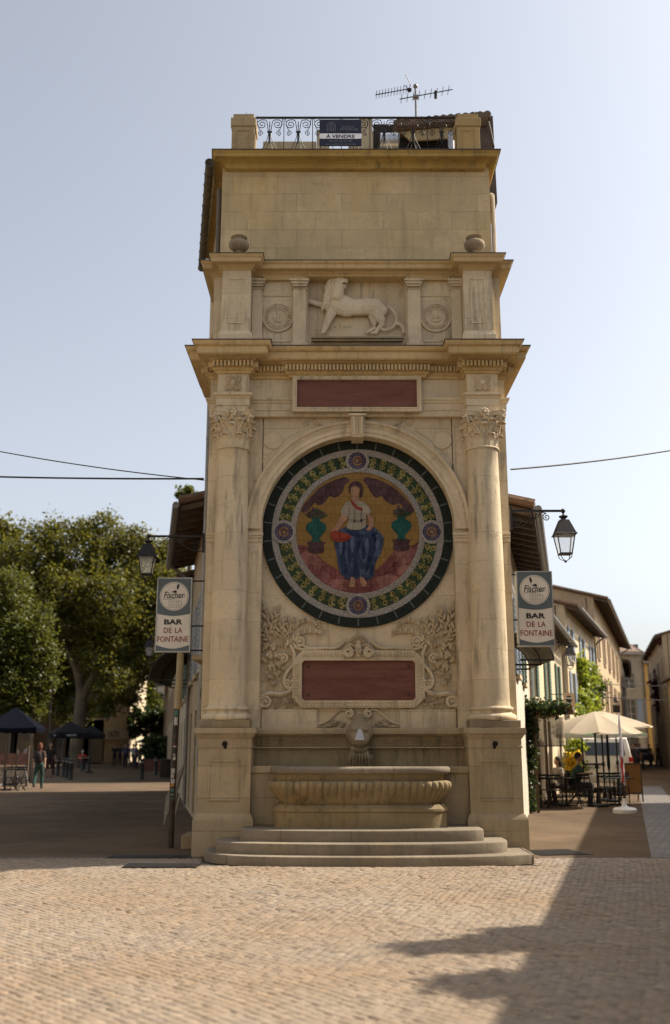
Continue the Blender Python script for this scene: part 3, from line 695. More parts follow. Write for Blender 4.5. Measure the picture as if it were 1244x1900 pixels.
def scroll(sx):
    b = MB(); A = lambda L: [q2(*p) for p in L]
    # side S-scroll: from the top corner volute down to the foot volute
    mtube(A([(539, 1196), (546, 1213), (544, 1232), (533, 1247), (527, 1262), (532, 1275), (540, 1276)]), .036, sx, b)
    mtube(A([(540, 1262), (545, 1270), (537, 1283), (520, 1289), (500, 1287), (486, 1293), (480, 1303), (487, 1313)]), .044, sx, b)
    mtube(A([(545, 1200), (560, 1205), (575, 1204), (600, 1203), (620, 1203), (632, 1198), (640, 1190)]), .028, sx, b)
    mtube(A([(543, 1192), (552, 1200), (562, 1197), (568, 1202), (580, 1204)]), .028, sx, b)
    for (cx_, cy_, r, tr, tb) in ((557, 1191, .085, 1.7, .032), (527, 1222, .08, 1.6, .03), (533, 1268, .06, 1.4, .026), (493, 1303, .10, 1.7, .04)):
        x, _, z = q2(cx_, cy_); b.tube(spiral(XC - sx*x, z, r, .012, (pi if sx < 0 else 0), sx*tr, R_, 30), [tb*(1-.4*i/30) for i in range(31)], 6)
        b.ell((XC - sx*x, R_-.02, z), (.025, .025, .025))
    for (cx_, cy_) in ((541, 1209), (529, 1236)):
        x, _, z = q2(cx_, cy_)
        for k_ in range(5): reliefleaf(b, XC - sx*x, R_+.01, z, radians(200+k_*28) if sx < 0 else radians(-20-k_*28), .10, .04, .03)
    rr = random.Random(5)
    for k_ in range(34):                                          # foliage under the foot scroll
        px, py = rr.uniform(505, 545), rr.uniform(1293, 1311); x, _, z = q2(px, py)
        reliefleaf(b, XC - sx*x, R_+.01, z, rr.uniform(0, 6.28), rr.uniform(.05, .085), .04, .035)
    b.build('cartouche_scroll', M['relief'], fm, 60)
mir(scroll)
# palm, oak and ribbon sprays
def spray(sx):
    b = MB(); rr = random.Random(11)
    def lf(px, py, a, L, wd, th=.03, lift=.02, y=0):
        x, _, z = q2(px, py); reliefleaf(b, XC - sx*x, R_+.012-y, z, a if sx < 0 else pi - a, L, wd, th, .01, lift)
    for stem in ([(512, 1184), (497, 1156), (490, 1128)], [(513, 1184), (506, 1158), (514, 1136)], [(528, 1190), (521, 1170), (527, 1156)], [(530, 1190), (533, 1172), (540, 1158)], [(503, 1192), (492, 1178), (486, 1160)]):
        C = curve([q2(*p) for p in stem], 4); b.tube([(XC - sx*p.x, R_, p.z) for p in C], .012, 5)
        for i in range(len(C)-1):
            d = C[i+1]-C[i]; a = atan2(d.z, d.x); s_ = 1 if i % 2 else -1; p = C[i]; aa = a + s_*rr.uniform(.42, .62); A2 = aa if sx < 0 else pi - aa
            reliefleaf(b, XC - sx*p.x, R_+.012-.004*i, p.z, A2, rr.uniform(.12, .155), rr.uniform(.048, .058), .03, .01, .02)
        p = C[-1]; A2 = a if sx < 0 else pi - a; reliefleaf(b, XC - sx*p.x, R_-.01, p.z, A2, .14, .055, .03, .01, .02)
    for (px, py, a0, s_) in [(512, 1200, 170, 1.2), (506, 1214, 190, 1.2), (516, 1212, 240, 1.1), (498, 1200, 150, 1.0), (494, 1222, 200, 1.0), (508, 1232, 215, 1.1), (518, 1228, 275, 1.1), (514, 1246, 280, 1.0), (502, 1252, 235, .9), (508, 1264, 262, .9), (492, 1206, 120, .8), (520, 1200, 60, .8)]:
        for j in range(5):                                       # lobed oak leaves
            lf(px, py, radians(a0)+(j-2)*.55, (.105 if j == 2 else .08)*s_, .05*s_, .028, .022, .004*j)
    for k_ in range(10):
        px, py = rr.uniform(495, 522), rr.uniform(1205, 1250); x, _, z = q2(px, py); b.ell((XC - sx*x, R_-.04, z), (.018, .02, .024), 7, 5)
    b.build('foliage_spray', M['relief'], fm, 32)
    b = MB()                                                     # fluttering ribbon
    for (L, wv) in (([(536, 1178), (546, 1163), (560, 1153), (575, 1150), (588, 1158)], 16), ([(528, 1198), (545, 1184), (562, 1172), (580, 1170), (598, 1173)], 20)):
        C = curve([q2(*p) for p in L], 10); V = []; n_ = len(C)
        for i, p in enumerate(C):
            t = i/(n_-1); yy_ = R_-.02-.022*(1 if (i//3) % 2 else -1); hw = .05*(1-.35*t)
            V += [(XC - sx*(p.x+.01*sin(i)), yy_, p.z-hw), (XC - sx*p.x, yy_, p.z+hw), (XC - sx*(p.x+.01*sin(i)), R_+.02, p.z-hw), (XC - sx*p.x, R_+.02, p.z+hw)]
        Fc = []
        for i in range(n_-1): q = i*4; Fc += [(q, q+4, q+5, q+1), (q+1, q+5, q+7, q+3), (q, q+2, q+6, q+4)]
        b.add(V, Fc)
        p = C[-1]; 
        for s_ in (-.05, 0, .04): b.ell((XC - sx*(p.x+.03), R_, p.z+s_), (.022, .018, .018), 6, 5)
    b.build('ribbon', M['relief'], fm, 30)
mir(spray)
# shell and console at the top of the cartouche
b = MB(); x, z = XC, 3.24
for k_ in range(9):
    a = radians(10 + k_*20); reliefleaf(b, x, R_-.04, z-.02, a, .17, .05, .045, .0)
b.ell((x, R_-.02, z), (.07, .06, .05))
b.tube([(x, R_-.06, 3.2), (x, R_-.09, 3.1), (x, R_-.05, 3.0)], [.05, .055, .04], 8)
for k_ in range(6): b.ell((x+.04*cos(k_*pi/3), R_-.13, 3.1+.04*sin(k_*pi/3)), (.022, .02, .022), 6, 5)
for sx in (-1, 1):
    b.tube(curve([(XX(sx, .04), R_-.03, 3.17), (XX(sx, .13), R_-.04, 3.2), (XX(sx, .21), R_-.02, 3.14), (XX(sx, .26), R_, 3.07)]), .026, 6)
    for yo in (-.09, -.05): b.tube(spiral(XX(sx, .165), 3.07, .085, .015, pi/2, sx*1.8, R_+yo, 26), .022, 6)
b.build('shell_console', M['relief'], fm, 50)
# scrolls springing from the mask
def f(sx):
    b = MB(); y = R_+.02
    Q = lambda a, z: (XX(sx, a), y, z)
    b.tube(curve([Q(.14, 2.14), Q(.26, 2.17), Q(.36, 2.11), Q(.48, 2.0), Q(.66, 1.93), Q(.78, 1.95)]), .024, 6)
    b.tube(spiral(XX(sx, .15), 2.1, .07, .015, pi/2, sx*1.6, y-.03, 22), .022, 6)
    b.tube(curve([Q(.3, 2.0), Q(.45, 1.93), Q(.6, 1.9), Q(.78, 1.93)]), .016, 6)
    b.ell(Q(.80, 1.97), (.045, .03, .07)); b.ell(Q(.70, 1.98), (.03, .03, .05))
    rr = random.Random(9)
    for k_ in range(18): reliefleaf(b, XX(sx, rr.uniform(.22, .55)), y, rr.uniform(1.9, 2.02), rr.uniform(0, 6.28), .07, .04, .035)
    b.build('mask_scroll', M['relief'], fm, 60)
mir(f)
# worn stone head with spout, and console below it
b = MB(); x, z = XC, 1.72
b.ell((x, 15.98, z+.08), (.215, .20, .20), 16, 12); b.ell((x, 15.86, z-.02), (.16, .14, .13), 12, 9); b.ell((x, 15.95, z-.16), (.15, .12, .09), 12, 9)
b.ell((x, 16.02, z+.26), (.13, .1, .12), 12, 9)
for sx in (-1, 1): b.ell((XX(sx, .12), 15.88, z+.05), (.06, .06, .06)); b.ell((XX(sx, .09), 15.80, z+.13), (.05, .03, .025))
hd = remesh(b.build('lion_mask', M['rough'], fm), .014, 3)
b = MB(); b.prism([(x-.035, z+.10), (x-.015, z+.135), (x+.015, z+.135), (x+.035, z+.10), (x+.075, z-.035), (x-.075, z-.035)], 15.69, 15.74)
b.build('spout', plain('zinc_spout', (.42, .46, .55), .35, .8), hd)
b = MB()
for k_ in range(-3, 4): b.tube(curve([(x+k_*.035, 15.95, 1.53), (x+k_*.045, 15.88, 1.45), (x+k_*.05, 15.95, 1.3)]), .022, 6)
for sx in (-1, 1): b.tube(spiral(XX(sx, .15), 1.42, .05, .01, 0, sx*1.4, 15.95, 16), .014, 5)
b.box(x-.16, x+.16, 15.97, 16.12, 1.3, 1.52)
b.build('mask_console', M['rough'], fm, 60)

# ---- attic
YA = 16.12; YAR = 15.86
b = MB(); pa = plan(SIDE, YA, .245, YAR)
b.box(XC-SIDE+.01, XC+SIDE-.01, YA+.215, 17.29, 8.1, 9.84)
for sx in (-1, 1):
    rect(b, sx, 1.835, 2.325, YAR, YA+.3, 8.13, 9.66); rect(b, sx, 2.325, 2.5, YA, YA+.3, 8.13, 9.66)
    rect(b, sx, 1.66, 1.835, YA, YA+.3, 8.13, 9.66)
    rect(b, sx, .855, 1.66, YA+.05, YA+.3, 8.13, 9.66)
b.build('attic_wall', M['smooth'], fm)
b = MB()
for sx in (-1, 1):
    rect(b, sx, 1.78, 2.38, YAR-.045, YA+.1, 8.13, 8.34); rect(b, sx, .80, 1.78, YA-.06, YA+.1, 8.13, 8.30)
b.box(XC-.8, XC+.8, YA-.04, YA+.24, 8.13, 8.42)
rg = bevel(b.build('attic_footing', M['rough'], fm), .02, 2)
for sx in (-1, 1):
    b = MB(); x0, x1 = sorted((XX(sx, 1.83), XX(sx, 2.33))); L = [(x0, 16.2), (x0, YAR), (x1, YAR), (x1, 16.2)]
    b.sweep(L, [(.04, 8.34), (.035, 8.42), (.02, 8.46), (.005, 8.5), (-.05, 8.5)])
    a0, a1 = x0+.12, x1-.12
    for (p, q, r, s_) in ((a0, a1, 9.44, 9.465), (a0, a1, 8.63, 8.655), (a0, a0+.025, 8.655, 9.44), (a1-.025, a1, 8.655, 9.44)): b.box(p, q, YAR-.014, YAR+.002, r, s_)
    for xc_, hw in ((1.0, .115), (1.735, .09)):                  # small pilasters with capitals
        x = XX(sx, xc_)
        b.box(x-hw, x+hw, YA-.03, YA+.06, 8.38, 9.38); b.box(x-hw-.03, x+hw+.03, YA-.05, YA+.06, 8.30, 8.38)
        for z0, z1, o_ in ((9.38, 9.40, .02), (9.43, 9.47, .012), (9.47, 9.52, .035), (9.52, 9.56, .055)): b.box(x-hw-o_, x+hw+o_, YA-.03-o_, YA+.06, z0, z1)
    rect(b, sx, 1.12, 1.64, YA+.035, YA+.06, 9.27, 9.30); rect(b, sx, 1.12, 1.64, YA+.035, YA+.06, 8.42, 8.45)
    bevel(b.build('attic_pilaster', M['relief'], fm), .006)
for sx in (-1, 1): b = MB(); rect(b, sx, .86, 1.64, YA-.02, YA+.21, 9.56, 9.66); b.build('attic_lintel', M['cornice'], fm)
b = MB()
b.sweep(pa, [(-.3, 9.62), (0, 9.62), (.02, 9.63), (.03, 9.655), (.06, 9.67), (.08, 9.69), (.17, 9.70), (.175, 9.71), (.18, 9.71), (.18, 9.775), (.19, 9.78), (.215, 9.81), (.22, 9.83), (-.4, 9.83)])
ac = b.build('attic_cornice', M['cornice'], fm, 35)
b = MB(); b.sweep(pa, [(-.4, 9.83), (.232, 9.83), (.232, 9.842), (-.4, 9.85)]); b.build('flashing', M['lead'], ac)
# lettered seals
def seal(sx, emblem):
    b = MB(); c_ = (XX(sx, 1.375), 8.87); y = YA+.05
    b.ylathe([(.275, y), (.272, y-.03), (.25, y-.035), (.245, y-.022), (.165, y-.022), (.16, y-.034), (.15, y-.034), (.145, y-.02), (0, y-.02)], c_, 44)
    o = b.build('carved_seal', M['relief'], fm, 35); b = MB(); n_ = 26; rr = random.Random(2 if sx < 0 else 4)
    for i in range(n_):
        t = 2*pi*i/n_; Mx = Matrix.Translation((c_[0]+.205*cos(t), y-.024, c_[1]+.205*sin(t))) @ Matrix.Rotation(-t-pi/2, 4, 'Y')
        b.box(-.016, -.009, -.012, 0, -.026, .026, Mx); b.box(-.016, .014, -.012, 0, rr.choice([-.026, -.004, .018]), rr.choice([-.018, .004, .026]), Mx)
        if rr.random() < .5: b.box(.008, .014, -.012, 0, -.026, .026, Mx)
    if emblem == 'key':
        b.box(c_[0]-.012, c_[0]+.012, y-.035, y-.02, c_[1]-.05, c_[1]+.26); b.ell((c_[0], y-.02, c_[1]-.06), (.035, .02, .035))
        for s_ in (-1, 1): b.ell((c_[0]+s_*.06, y-.02, c_[1]+.0), (.03, .02, .05)); b.ell((c_[0]+s_*.05, y-.02, c_[1]-.06), (.02, .02, .04))
        for k_ in range(5): b.ell((c_[0]-.07+k_*.035, y-.02, c_[1]-.11+.01*abs(k_-2)), (.02, .015, .015), 6, 4)
    else:
        b.ell((c_[0], y-.02, c_[1]+.03), (.05, .03, .075)); b.ell((c_[0], y-.02, c_[1]-.06), (.08, .02, .04)); b.ell((c_[0]+.035, y-.03, c_[1]+.02), (.025, .02, .03))
        for s_ in (-1, 1): b.ell((c_[0]+s_*.07, y-.02, c_[1]-.02), (.02, .02, .06))
    b.build('seal_relief', M['relief'], o, 40)
seal(-1, 'key'); seal(1, 'head')
# walking lion in high relief (limb chains measured on the stone)
def L3(cx, cy, d=0.0):
    px, py = 560 + cx*.1688, 490 + cy*.1688; x, z = W(px, py, 16.22); return (x, 16.25 - d*.0016, z)
b = MB(); kk = .00158
def cap_(a, c_, ra, rb, da=30, db=30): b.capsule(L3(*a, da), L3(*c_, db), ra*kk, rb*kk)
cap_((395, 400), (560, 470), 104, 98, 40, 45); cap_((560, 470), (800, 460), 98, 104, 45, 45); cap_((410, 440), (500, 480), 118, 104, 40, 40); cap_((800, 455), (880, 500), 98, 70, 45, 40)
cap_((370, 330), (400, 430), 70, 88, 40, 45); cap_((330, 520), (290, 610), 62, 44, 45, 45); cap_((290, 610), (243, 725), 44, 30, 45, 40); cap_((243, 735), (215, 750), 27, 20, 50, 60)
cap_((350, 470), (330, 520), 70, 55, 45, 50)
cap_((280, 470), (215, 430), 40, 32, 20, 20); cap_((215, 430), (110, 405), 32, 30, 20, 30); cap_((110, 405), (80, 400), 28, 20, 30, 45)
cap_((820, 520), (870, 600), 78, 52, 45, 50); cap_((870, 610), (885, 650), 42, 32, 50, 45); cap_((880, 655), (815, 740), 30, 22, 45, 45); cap_((815, 745), (770, 752), 24, 17, 50, 60)
cap_((790, 560), (800, 640), 55, 30, 15, 15); cap_((800, 690), (720, 738), 22, 16, 20, 25)
cap_((415, 225), (450, 215), 64, 50, 60, 75); cap_((450, 208), (482, 192), 44, 30, 80, 90); cap_((450, 245), (478, 240), 24, 16, 75, 80)
for (x_, y_, r_) in ((396, 142, 30), (318, 160, 34), (350, 150, 38), (292, 250, 46), (275, 330, 42), (262, 400, 36), (350, 170, 55), (320, 230, 55), (300, 290, 50), (285, 350, 42), (275, 420, 36), (265, 480, 26), (345, 290, 50), (375, 230, 50), (390, 290, 40)):
    b.ell(L3(x_, y_, 50), r_*kk, 10, 8)
for i in range(60):                                              # locks of the mane
    rr = random.Random(i); t_ = rr.random(); x_ = 362-92*t_ + rr.uniform(-1, 1)*(58-30*t_); y_ = 150+290*t_ + 14*sin(i)
    cap_((x_, y_), (x_-24+rr.uniform(-10, 10), y_+70), 15, 6, 120, 90)
T = curve([L3(945, 445, 45), L3(1020, 520, 50), L3(1045, 600, 50), L3(1010, 680, 45), L3(930, 715, 40), L3(880, 705, 40)], 6); b.tube(T, 16*kk, 8)
T = curve([L3(1040, 640, 30), L3(1090, 650, 30), L3(1125, 700, 35), L3(1130, 755, 35)], 6); b.tube(T, [20*kk, 22*kk] + [26*kk]*(len(T)-2), 8)
for i_, v_ in enumerate(b.v): b.v[i_] = (v_[0], 16.33 + (v_[1]-16.33)*(.50 if v_[0] > XC-.62 or v_[2] > 9.05 else .38), v_[2])
lion = remesh(b.build('lion_relief', M['white_stone'], fm), .008, 1)
b = MB(); H3 = lambda cx, cy, y: (L3(cx, cy)[0], y, L3(cx, cy)[2])
b.ell(H3(425, 205, 16.20), (.105, .075, .105), 14, 10); b.capsule(H3(448, 205, 16.19), H3(484, 200, 16.175), .066, .048); b.capsule(H3(440, 252, 16.21), H3(474, 256, 16.20), .04, .028)
b.capsule(H3(405, 250, 16.22), H3(385, 360, 16.24), .11, .12); b.ell(H3(490, 182, 16.165), (.024, .024, .018)); b.capsule(H3(410, 172, 16.16), H3(450, 172, 16.15), .026, .02); b.ell(H3(392, 145, 16.19), (.032, .025, .04))
hd2 = remesh(b.build('lion_head', M['white_stone'], lion), .008, 1)
b = MB(); b.ell(H3(468, 232, 16.145), (.034, .012, .010)); b.ell(H3(432, 190, 16.137), (.012, .010, .010)); b.build('mouth_eye_shade', plain('painted_recess_shade', (.05, .04, .03), .9), hd2)  # dark blobs paint the shade of the lion's mouth and eye
b = MB(); rr = random.Random(21)
def LM(cx, cy, y): x, _, z = L3(cx, cy); return (x, y, z)
for i in range(64):
    t_ = (i+.5)/64; u_ = rr.uniform(-1, 1); hw = 62-34*t_; x_ = 372-100*t_ + u_*hw; y_ = 128+315*t_ + abs(u_)*16; k_ = 1-.35*t_
    yd = 16.195 + .05*abs(u_) + rr.uniform(-.012, .012)
    C_ = curve([LM(x_+8, y_-18, yd+.02), LM(x_, y_+8, yd), LM(x_-14+7*sin(i*2.3), y_+38*k_, yd), LM(x_-12+9*sin(i*1.7), y_+68*k_, yd+.02)], 4); b.tube(C_, [.020*sin(pi*(.12+.86*j/(len(C_)-1)))**.6+.002 for j in range(len(C_))], 6)
for (x_, y_) in ((397, 145), (322, 158)): b.ell(LM(x_, y_, 16.18), (.03, .025, .035), 8, 6)
b.build('mane', M['white_stone'], lion, 60)
b = MB(); a0, a1 = W(578, 622, 16.0)[0], W(750, 622, 16.0)[0]; b.box(a0, a1, 15.99, 16.3, 8.42, 8.455); b.box(a0+.02, a1-.02, 16.02, 16.3, 8.38, 8.42); bevel(b.build('lion_ledge', M['rough'], fm), .006)
# crown and shield in low relief
b = MB(); y = YA+.215
def S3(cx, cy): px, py = 560+cx*.1688, 490+cy*.1688; x, z = W(px, py, y); return (x, y, z)
b.tube([S3(940, 200), S3(935, 260), S3(1075, 250), S3(1075, 195), S3(940, 195)], .012, 5); b.tube([S3(945, 270), S3(945, 330), S3(1000, 365), S3(1065, 325), S3(1065, 260)], .010, 5)
for i in range(5): b.ell(S3(950+i*30, 160), (.02, .015, .03), 6, 5)
b.tube(curve([S3(935, 190), S3(900, 190), S3(910, 230), S3(870, 275), S3(830, 260)], 6), .014, 5); b.tube(curve([S3(1080, 190), S3(1115, 200), S3(1090, 240), S3(1140, 290), S3(1155, 270)], 6), .014, 5)
b.build('coat_of_arms', M['relief'], fm, 60)
b = MB(); px, pz = W(635, 608, YA+.22); b.text('A. CAIN', px+.0, pz+.01, .06, YA+.222, wid=.32, depth=.008); b.build('carved_signature', M['rough'], fm)

# ---- urns on the attic cornice
def urn(sx, lab):
    x = XX(sx, 2.06); y = 15.92; z = 9.85
    t = thing('stone_urn', lab, 'urn', (x, y, z), 0, 'stone urns on the cornice')
    b = MB(); b.box(x-.2, x+.2, y-.16, y+.16, z+.0, z+.035); b.lathe([(.13, z+.035), (.13, z+.06), (.07, z+.09), (.055, z+.13), (.07, z+.15), (.05, z+.16)], (x, y), 20); bevel(b.build('foot', M['rough'], t, 40), .01)
    b = MB(); n_ = 48; prof = [(.05, .155), (.11, .18), (.165, .23), (.178, .28), (.165, .325), (.13, .35), (.10, .365), (.105, .385), (.14, .40), (.145, .415), (.12, .42), (.09, .40)]
    V = []; 
    for i in range(n_):
        a = 2*pi*i/n_
        for j, (r, zz) in enumerate(prof): k_ = 1 + (.07*abs(cos(a*8)) - .04 if 1 <= j <= 4 else 0); V.append((x+r*k_*cos(a), y+r*k_*sin(a), z+zz))
    m_ = len(prof); b.add(V, [(i*m_+q, ((i+1) % n_)*m_+q, ((i+1) % n_)*m_+q+1, i*m_+q+1) for i in range(n_) for q in range(m_-1)])
    b.build('bowl', M['rough'], t, 60); return t
urn(-1, 'gadrooned stone urn on the cornice above the seal with a key'); urn(1, 'gadrooned stone urn on the cornice above the seal with a head')

# ---- basin
bs = thing('fountain_basin', 'fluted stone basin with rounded ends standing on the fountain steps', 'basin', (XC, 15.7, .435))
def basin_path(n_arc=14, n_str=60):
    P = []; hw = 1.36; yf = 15.08; yb_ = 15.85; r = .42
    for i in range(6): P.append((XC-hw, yb_ - (yb_-yf-r)*i/6, -1, 0))
    for i in range(n_arc+1): a = pi + (pi/2)*i/n_arc; P.append((XC-hw+r + r*cos(a), yf+r + r*sin(a), cos(a), sin(a)))
    for i in range(1, n_str): P.append((XC-hw+r + (2*hw-2*r)*i/n_str, yf, 0, -1))
    for i in range(n_arc+1): a = -pi/2 + (pi/2)*i/n_arc; P.append((XC+hw-r + r*cos(a), yf+r + r*sin(a), cos(a), sin(a)))
    for i in range(1, 7): P.append((XC+hw, yf+r + (yb_-yf-r)*i/6, 1, 0))
    return P
def bsweep(b, prof, flute=None, fine=1):
    P = basin_path(14*fine, 60*fine); V = []; s_ = 0; last = None; m_ = len(prof)
    for p in P:
        if last: s_ += hypot(p[0]-last[0], p[1]-last[1])
        last = p
        for j, (o_, z) in enumerate(prof):
            k_ = o_
            if flute and flute[j]: k_ += flute[j]*(abs(sin(pi*s_/.107))**.6 - .5)
            V.append((p[0]+p[2]*k_, p[1]+p[3]*k_, z))
    b.add(V, [(i*m_+q, (i+1)*m_+q, (i+1)*m_+q+1, i*m_+q+1) for i in range(len(P)-1) for q in range(m_-1)])
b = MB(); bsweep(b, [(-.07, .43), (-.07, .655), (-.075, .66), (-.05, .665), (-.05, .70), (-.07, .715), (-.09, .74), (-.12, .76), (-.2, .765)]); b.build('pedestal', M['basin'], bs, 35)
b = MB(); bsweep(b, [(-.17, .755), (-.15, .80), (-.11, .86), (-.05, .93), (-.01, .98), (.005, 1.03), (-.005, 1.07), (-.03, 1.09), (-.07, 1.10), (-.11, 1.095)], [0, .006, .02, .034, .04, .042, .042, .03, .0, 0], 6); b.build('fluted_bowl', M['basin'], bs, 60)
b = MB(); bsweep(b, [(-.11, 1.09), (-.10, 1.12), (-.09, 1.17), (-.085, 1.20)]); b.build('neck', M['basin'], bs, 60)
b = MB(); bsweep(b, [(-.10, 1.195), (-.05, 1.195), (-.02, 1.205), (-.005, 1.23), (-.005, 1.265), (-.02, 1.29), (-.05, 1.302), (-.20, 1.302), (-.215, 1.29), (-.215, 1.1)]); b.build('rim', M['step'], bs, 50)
for sx in (-1, 1):
    b = MB(); rect(b, sx, 1.16, 1.665, 15.72, 16.12, 1.195, 1.30); rect(b, sx, 1.2, 1.66, 15.76, 16.12, .435, 1.195)
    bevel(b.build('side_block', M['plinth'], bs), .012)
m = NT('basin_water'); m.col((.05, .055, .045)); m.set(Roughness=.04); m.bump(m.noise(9, 3), .12, .01); M['water'] = m.m
b = MB(); b.box(XC-1.2, XC+1.2, 15.33, 16.119, 1.15, 1.215); b.build('water', M['water'], bs)
b = MB(); y = 15.2-.002; z = .60; b.box(XC-.065, XC+.065, y-.004, y+.01, z-.045, z+.045); pq = b.build('small_plaque', M['rough'], bs)
b = MB()
for i in range(3): b.box(XC-.05, XC+.05, y-.007, y-.004, z-.03+i*.02, z-.022+i*.02)
for (p, q, r, s_) in ((-.065, .065, .041, .045), (-.065, .065, -.045, -.041), (-.065, -.061, -.041, .041), (.061, .065, -.041, .041)): b.box(XC+p, XC+q, y-.008, y-.004, z+r, z+s_)
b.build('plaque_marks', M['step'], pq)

# ---- steps
st = thing('fountain_steps', 'three curved worn stone steps in front of the fountain basin', 'steps', (XC, 15.2, 0))
def step_(pts, z0, z1, name='step'):
    q = smooth_open(pts, 4); b = MB(); L = [(p[0], p[1]) for p in q]
    b.sweep(L, [(0, z0), (0, z1-.02), (-.006, z1-.006), (-.02, z1), (-.05, z1)], cap=False)
    # top sheet
    cx_ = sum(p[0] for p in L)/len(L); inner = [(p[0]+(.05 if p[0] < cx_ else -.05)*0, p[1]) for p in L]
    n_ = len(L); V = [(v[0], v[1], v[2]) for v in b.v[4::5]]; back = 15.95
    b.add(V + [(v[0], back, z1) for v in V], [(i, i+1, n_+i+1, n_+i) for i in range(n_-1)])
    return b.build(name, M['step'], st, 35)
def smooth_open(pts, k):
    C = curve([(a, b_, 0) for a, b_ in pts], k); return [(p.x, p.y) for p in C]
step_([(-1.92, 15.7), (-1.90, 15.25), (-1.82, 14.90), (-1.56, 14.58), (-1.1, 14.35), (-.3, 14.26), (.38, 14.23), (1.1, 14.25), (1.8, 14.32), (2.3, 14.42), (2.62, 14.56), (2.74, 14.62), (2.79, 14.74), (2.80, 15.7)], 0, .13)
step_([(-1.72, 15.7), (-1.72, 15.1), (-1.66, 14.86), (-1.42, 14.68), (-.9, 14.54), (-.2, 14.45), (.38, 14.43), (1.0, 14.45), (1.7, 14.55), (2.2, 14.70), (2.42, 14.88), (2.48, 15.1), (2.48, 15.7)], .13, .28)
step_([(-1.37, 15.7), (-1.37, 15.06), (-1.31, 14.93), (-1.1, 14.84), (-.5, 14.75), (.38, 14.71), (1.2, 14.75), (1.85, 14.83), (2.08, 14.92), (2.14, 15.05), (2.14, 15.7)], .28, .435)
# ================================================================ ground
def setts():
    rr = np.random.RandomState(4); sx_, sy_ = .086, .072
    ang = radians(-48); ca, sa = cos(ang), sin(ang)
    us = np.arange(-24, 22, sx_); vs_ = np.arange(-8, 24, sy_)
    U, Vv = np.meshgrid(us, vs_); U = U + (np.arange(len(vs_)) % 2)[:, None]*sx_*.5
    U = U + rr.uniform(-.006, .006, U.shape); Vv = Vv + .10*np.sin(U*.8) + rr.uniform(-.003, .003, U.shape) + .012*np.sin(U*4.1)
    X = U*ca - Vv*sa; Y = U*sa + Vv*ca; X = X.ravel(); Y = Y.ravel()
    k = (Y > 4.6) & (Y < 15.28 + .0*X) & (np.abs(X) < 1.6 + Y*.46) 
    k &= ~((Y > 14.35) & (X > -1.9) & (X < 2.75))
    X = X[k]; Y = Y[k]; n = len(X)
    hx = rr.uniform(.0405, .0433, n); hy = rr.uniform(.0340, .0365, n); w1 = rr.rand(n) < .16; hy[w1] -= rr.uniform(.002, .006, w1.sum()); a = ang + rr.uniform(-.05, .05, n) + w1*rr.uniform(-.06, .06, n); top = rr.uniform(.004, .0075, n) - .004*(rr.rand(n) < .06); tx = rr.uniform(-.035, .035, n); ty = rr.uniform(-.045, .045, n)
    P = np.zeros((n, 12, 3)); sg = [(-1, -1), (1, -1), (1, 1), (-1, 1)]
    for r_, (sc, h) in enumerate(((1.0, -.03), (.99, -.003), (.9, 0.0))):
        for q, (i, j) in enumerate(sg):
            lx = i*hx*sc*rr.uniform(.92, 1.05, n); ly = j*hy*sc*rr.uniform(.92, 1.05, n)
            P[:, r_*4+q, 0] = X + lx*np.cos(a) - ly*np.sin(a); P[:, r_*4+q, 1] = Y + lx*np.sin(a) + ly*np.cos(a)
            P[:, r_*4+q, 2] = top + h + lx*tx + ly*ty
    F = []
    for r_ in (0, 1):
        for q in range(4): F.append((r_*4+q, r_*4+(q+1) % 4, r_*4+4+(q+1) % 4, r_*4+4+q))
    F.append((8, 9, 10, 11)); F = np.array(F)
    idx = (F[None] + (np.arange(n)*12)[:, None, None]).reshape(-1, 4)
    me = bpy.data.meshes.new('cobbled_pavement'); me.vertices.add(n*12); me.vertices.foreach_set('co', P.reshape(-1).astype(np.float32))
    me.loops.add(idx.size); me.loops.foreach_set('vertex_index', idx.ravel().astype(np.int32))
    me.polygons.add(len(idx)); me.polygons.foreach_set('loop_start', np.arange(0, idx.size, 4, dtype=np.int32))
    me.update(); me.validate(); me.shade_smooth()
    m = NT('sett_stone'); g = m.n('ShaderNodeNewGeometry').outputs['Random Per Island']
    cr = m.n('ShaderNodeValToRGB'); m.t.links.new(g, cr.inputs[0]); e = cr.color_ramp.elements
    e[0].position = 0; e[0].color = (.16, .13, .105, 1); e[1].position = 1; e[1].color = (.33, .265, .20, 1)
    for p_, c_ in ((.15, (.235, .185, .14)), (.45, (.275, .22, .165)), (.75, (.22, .185, .15)), (.9, (.27, .20, .135))): q = e.new(p_); q.color = c_ + (1,)
    x = m.mix(m.ramp(m.noise(.5, 5, .6), .35, .65, 0, .5), cr.outputs[0], (.26, .175, .095)); x = m.mix(m.ramp(m.noise(45, 4, .7), .4, .75, 0, .4), x, (.11, .085, .062)); x = m.mix(m.ramp(m.noise(.9, 7, .72, m.map((1, 1, 1), loc=(4, 2, 0))), .54, .72, 0, .5), x, (.12, .095, .07)); x = m.mix(m.ramp(m.noise(.28, 4, .6), .45, .65, 0, .35), x, (.30, .26, .21))
    m.col(x); m.set(Roughness=.75); m.b.inputs['Specular IOR Level'].default_value = .18; m.bump(m.noise(60, 4, .7), .35, .008)
    me.materials.append(m.m); o = bpy.data.objects.new('cobbled_pavement', me); COL.objects.link(o); tag(o, kind='structure')
setts()
m = NT('sandy_asphalt'); x = m.mix(m.ramp(m.noise(.7, 6, .65), .35, .68), (.165, .118, .078), (.105, .076, .052)); x = m.mix(m.ramp(m.noise(90, 3, .7), .45, .7, 0, .45), x, (.07, .052, .038))
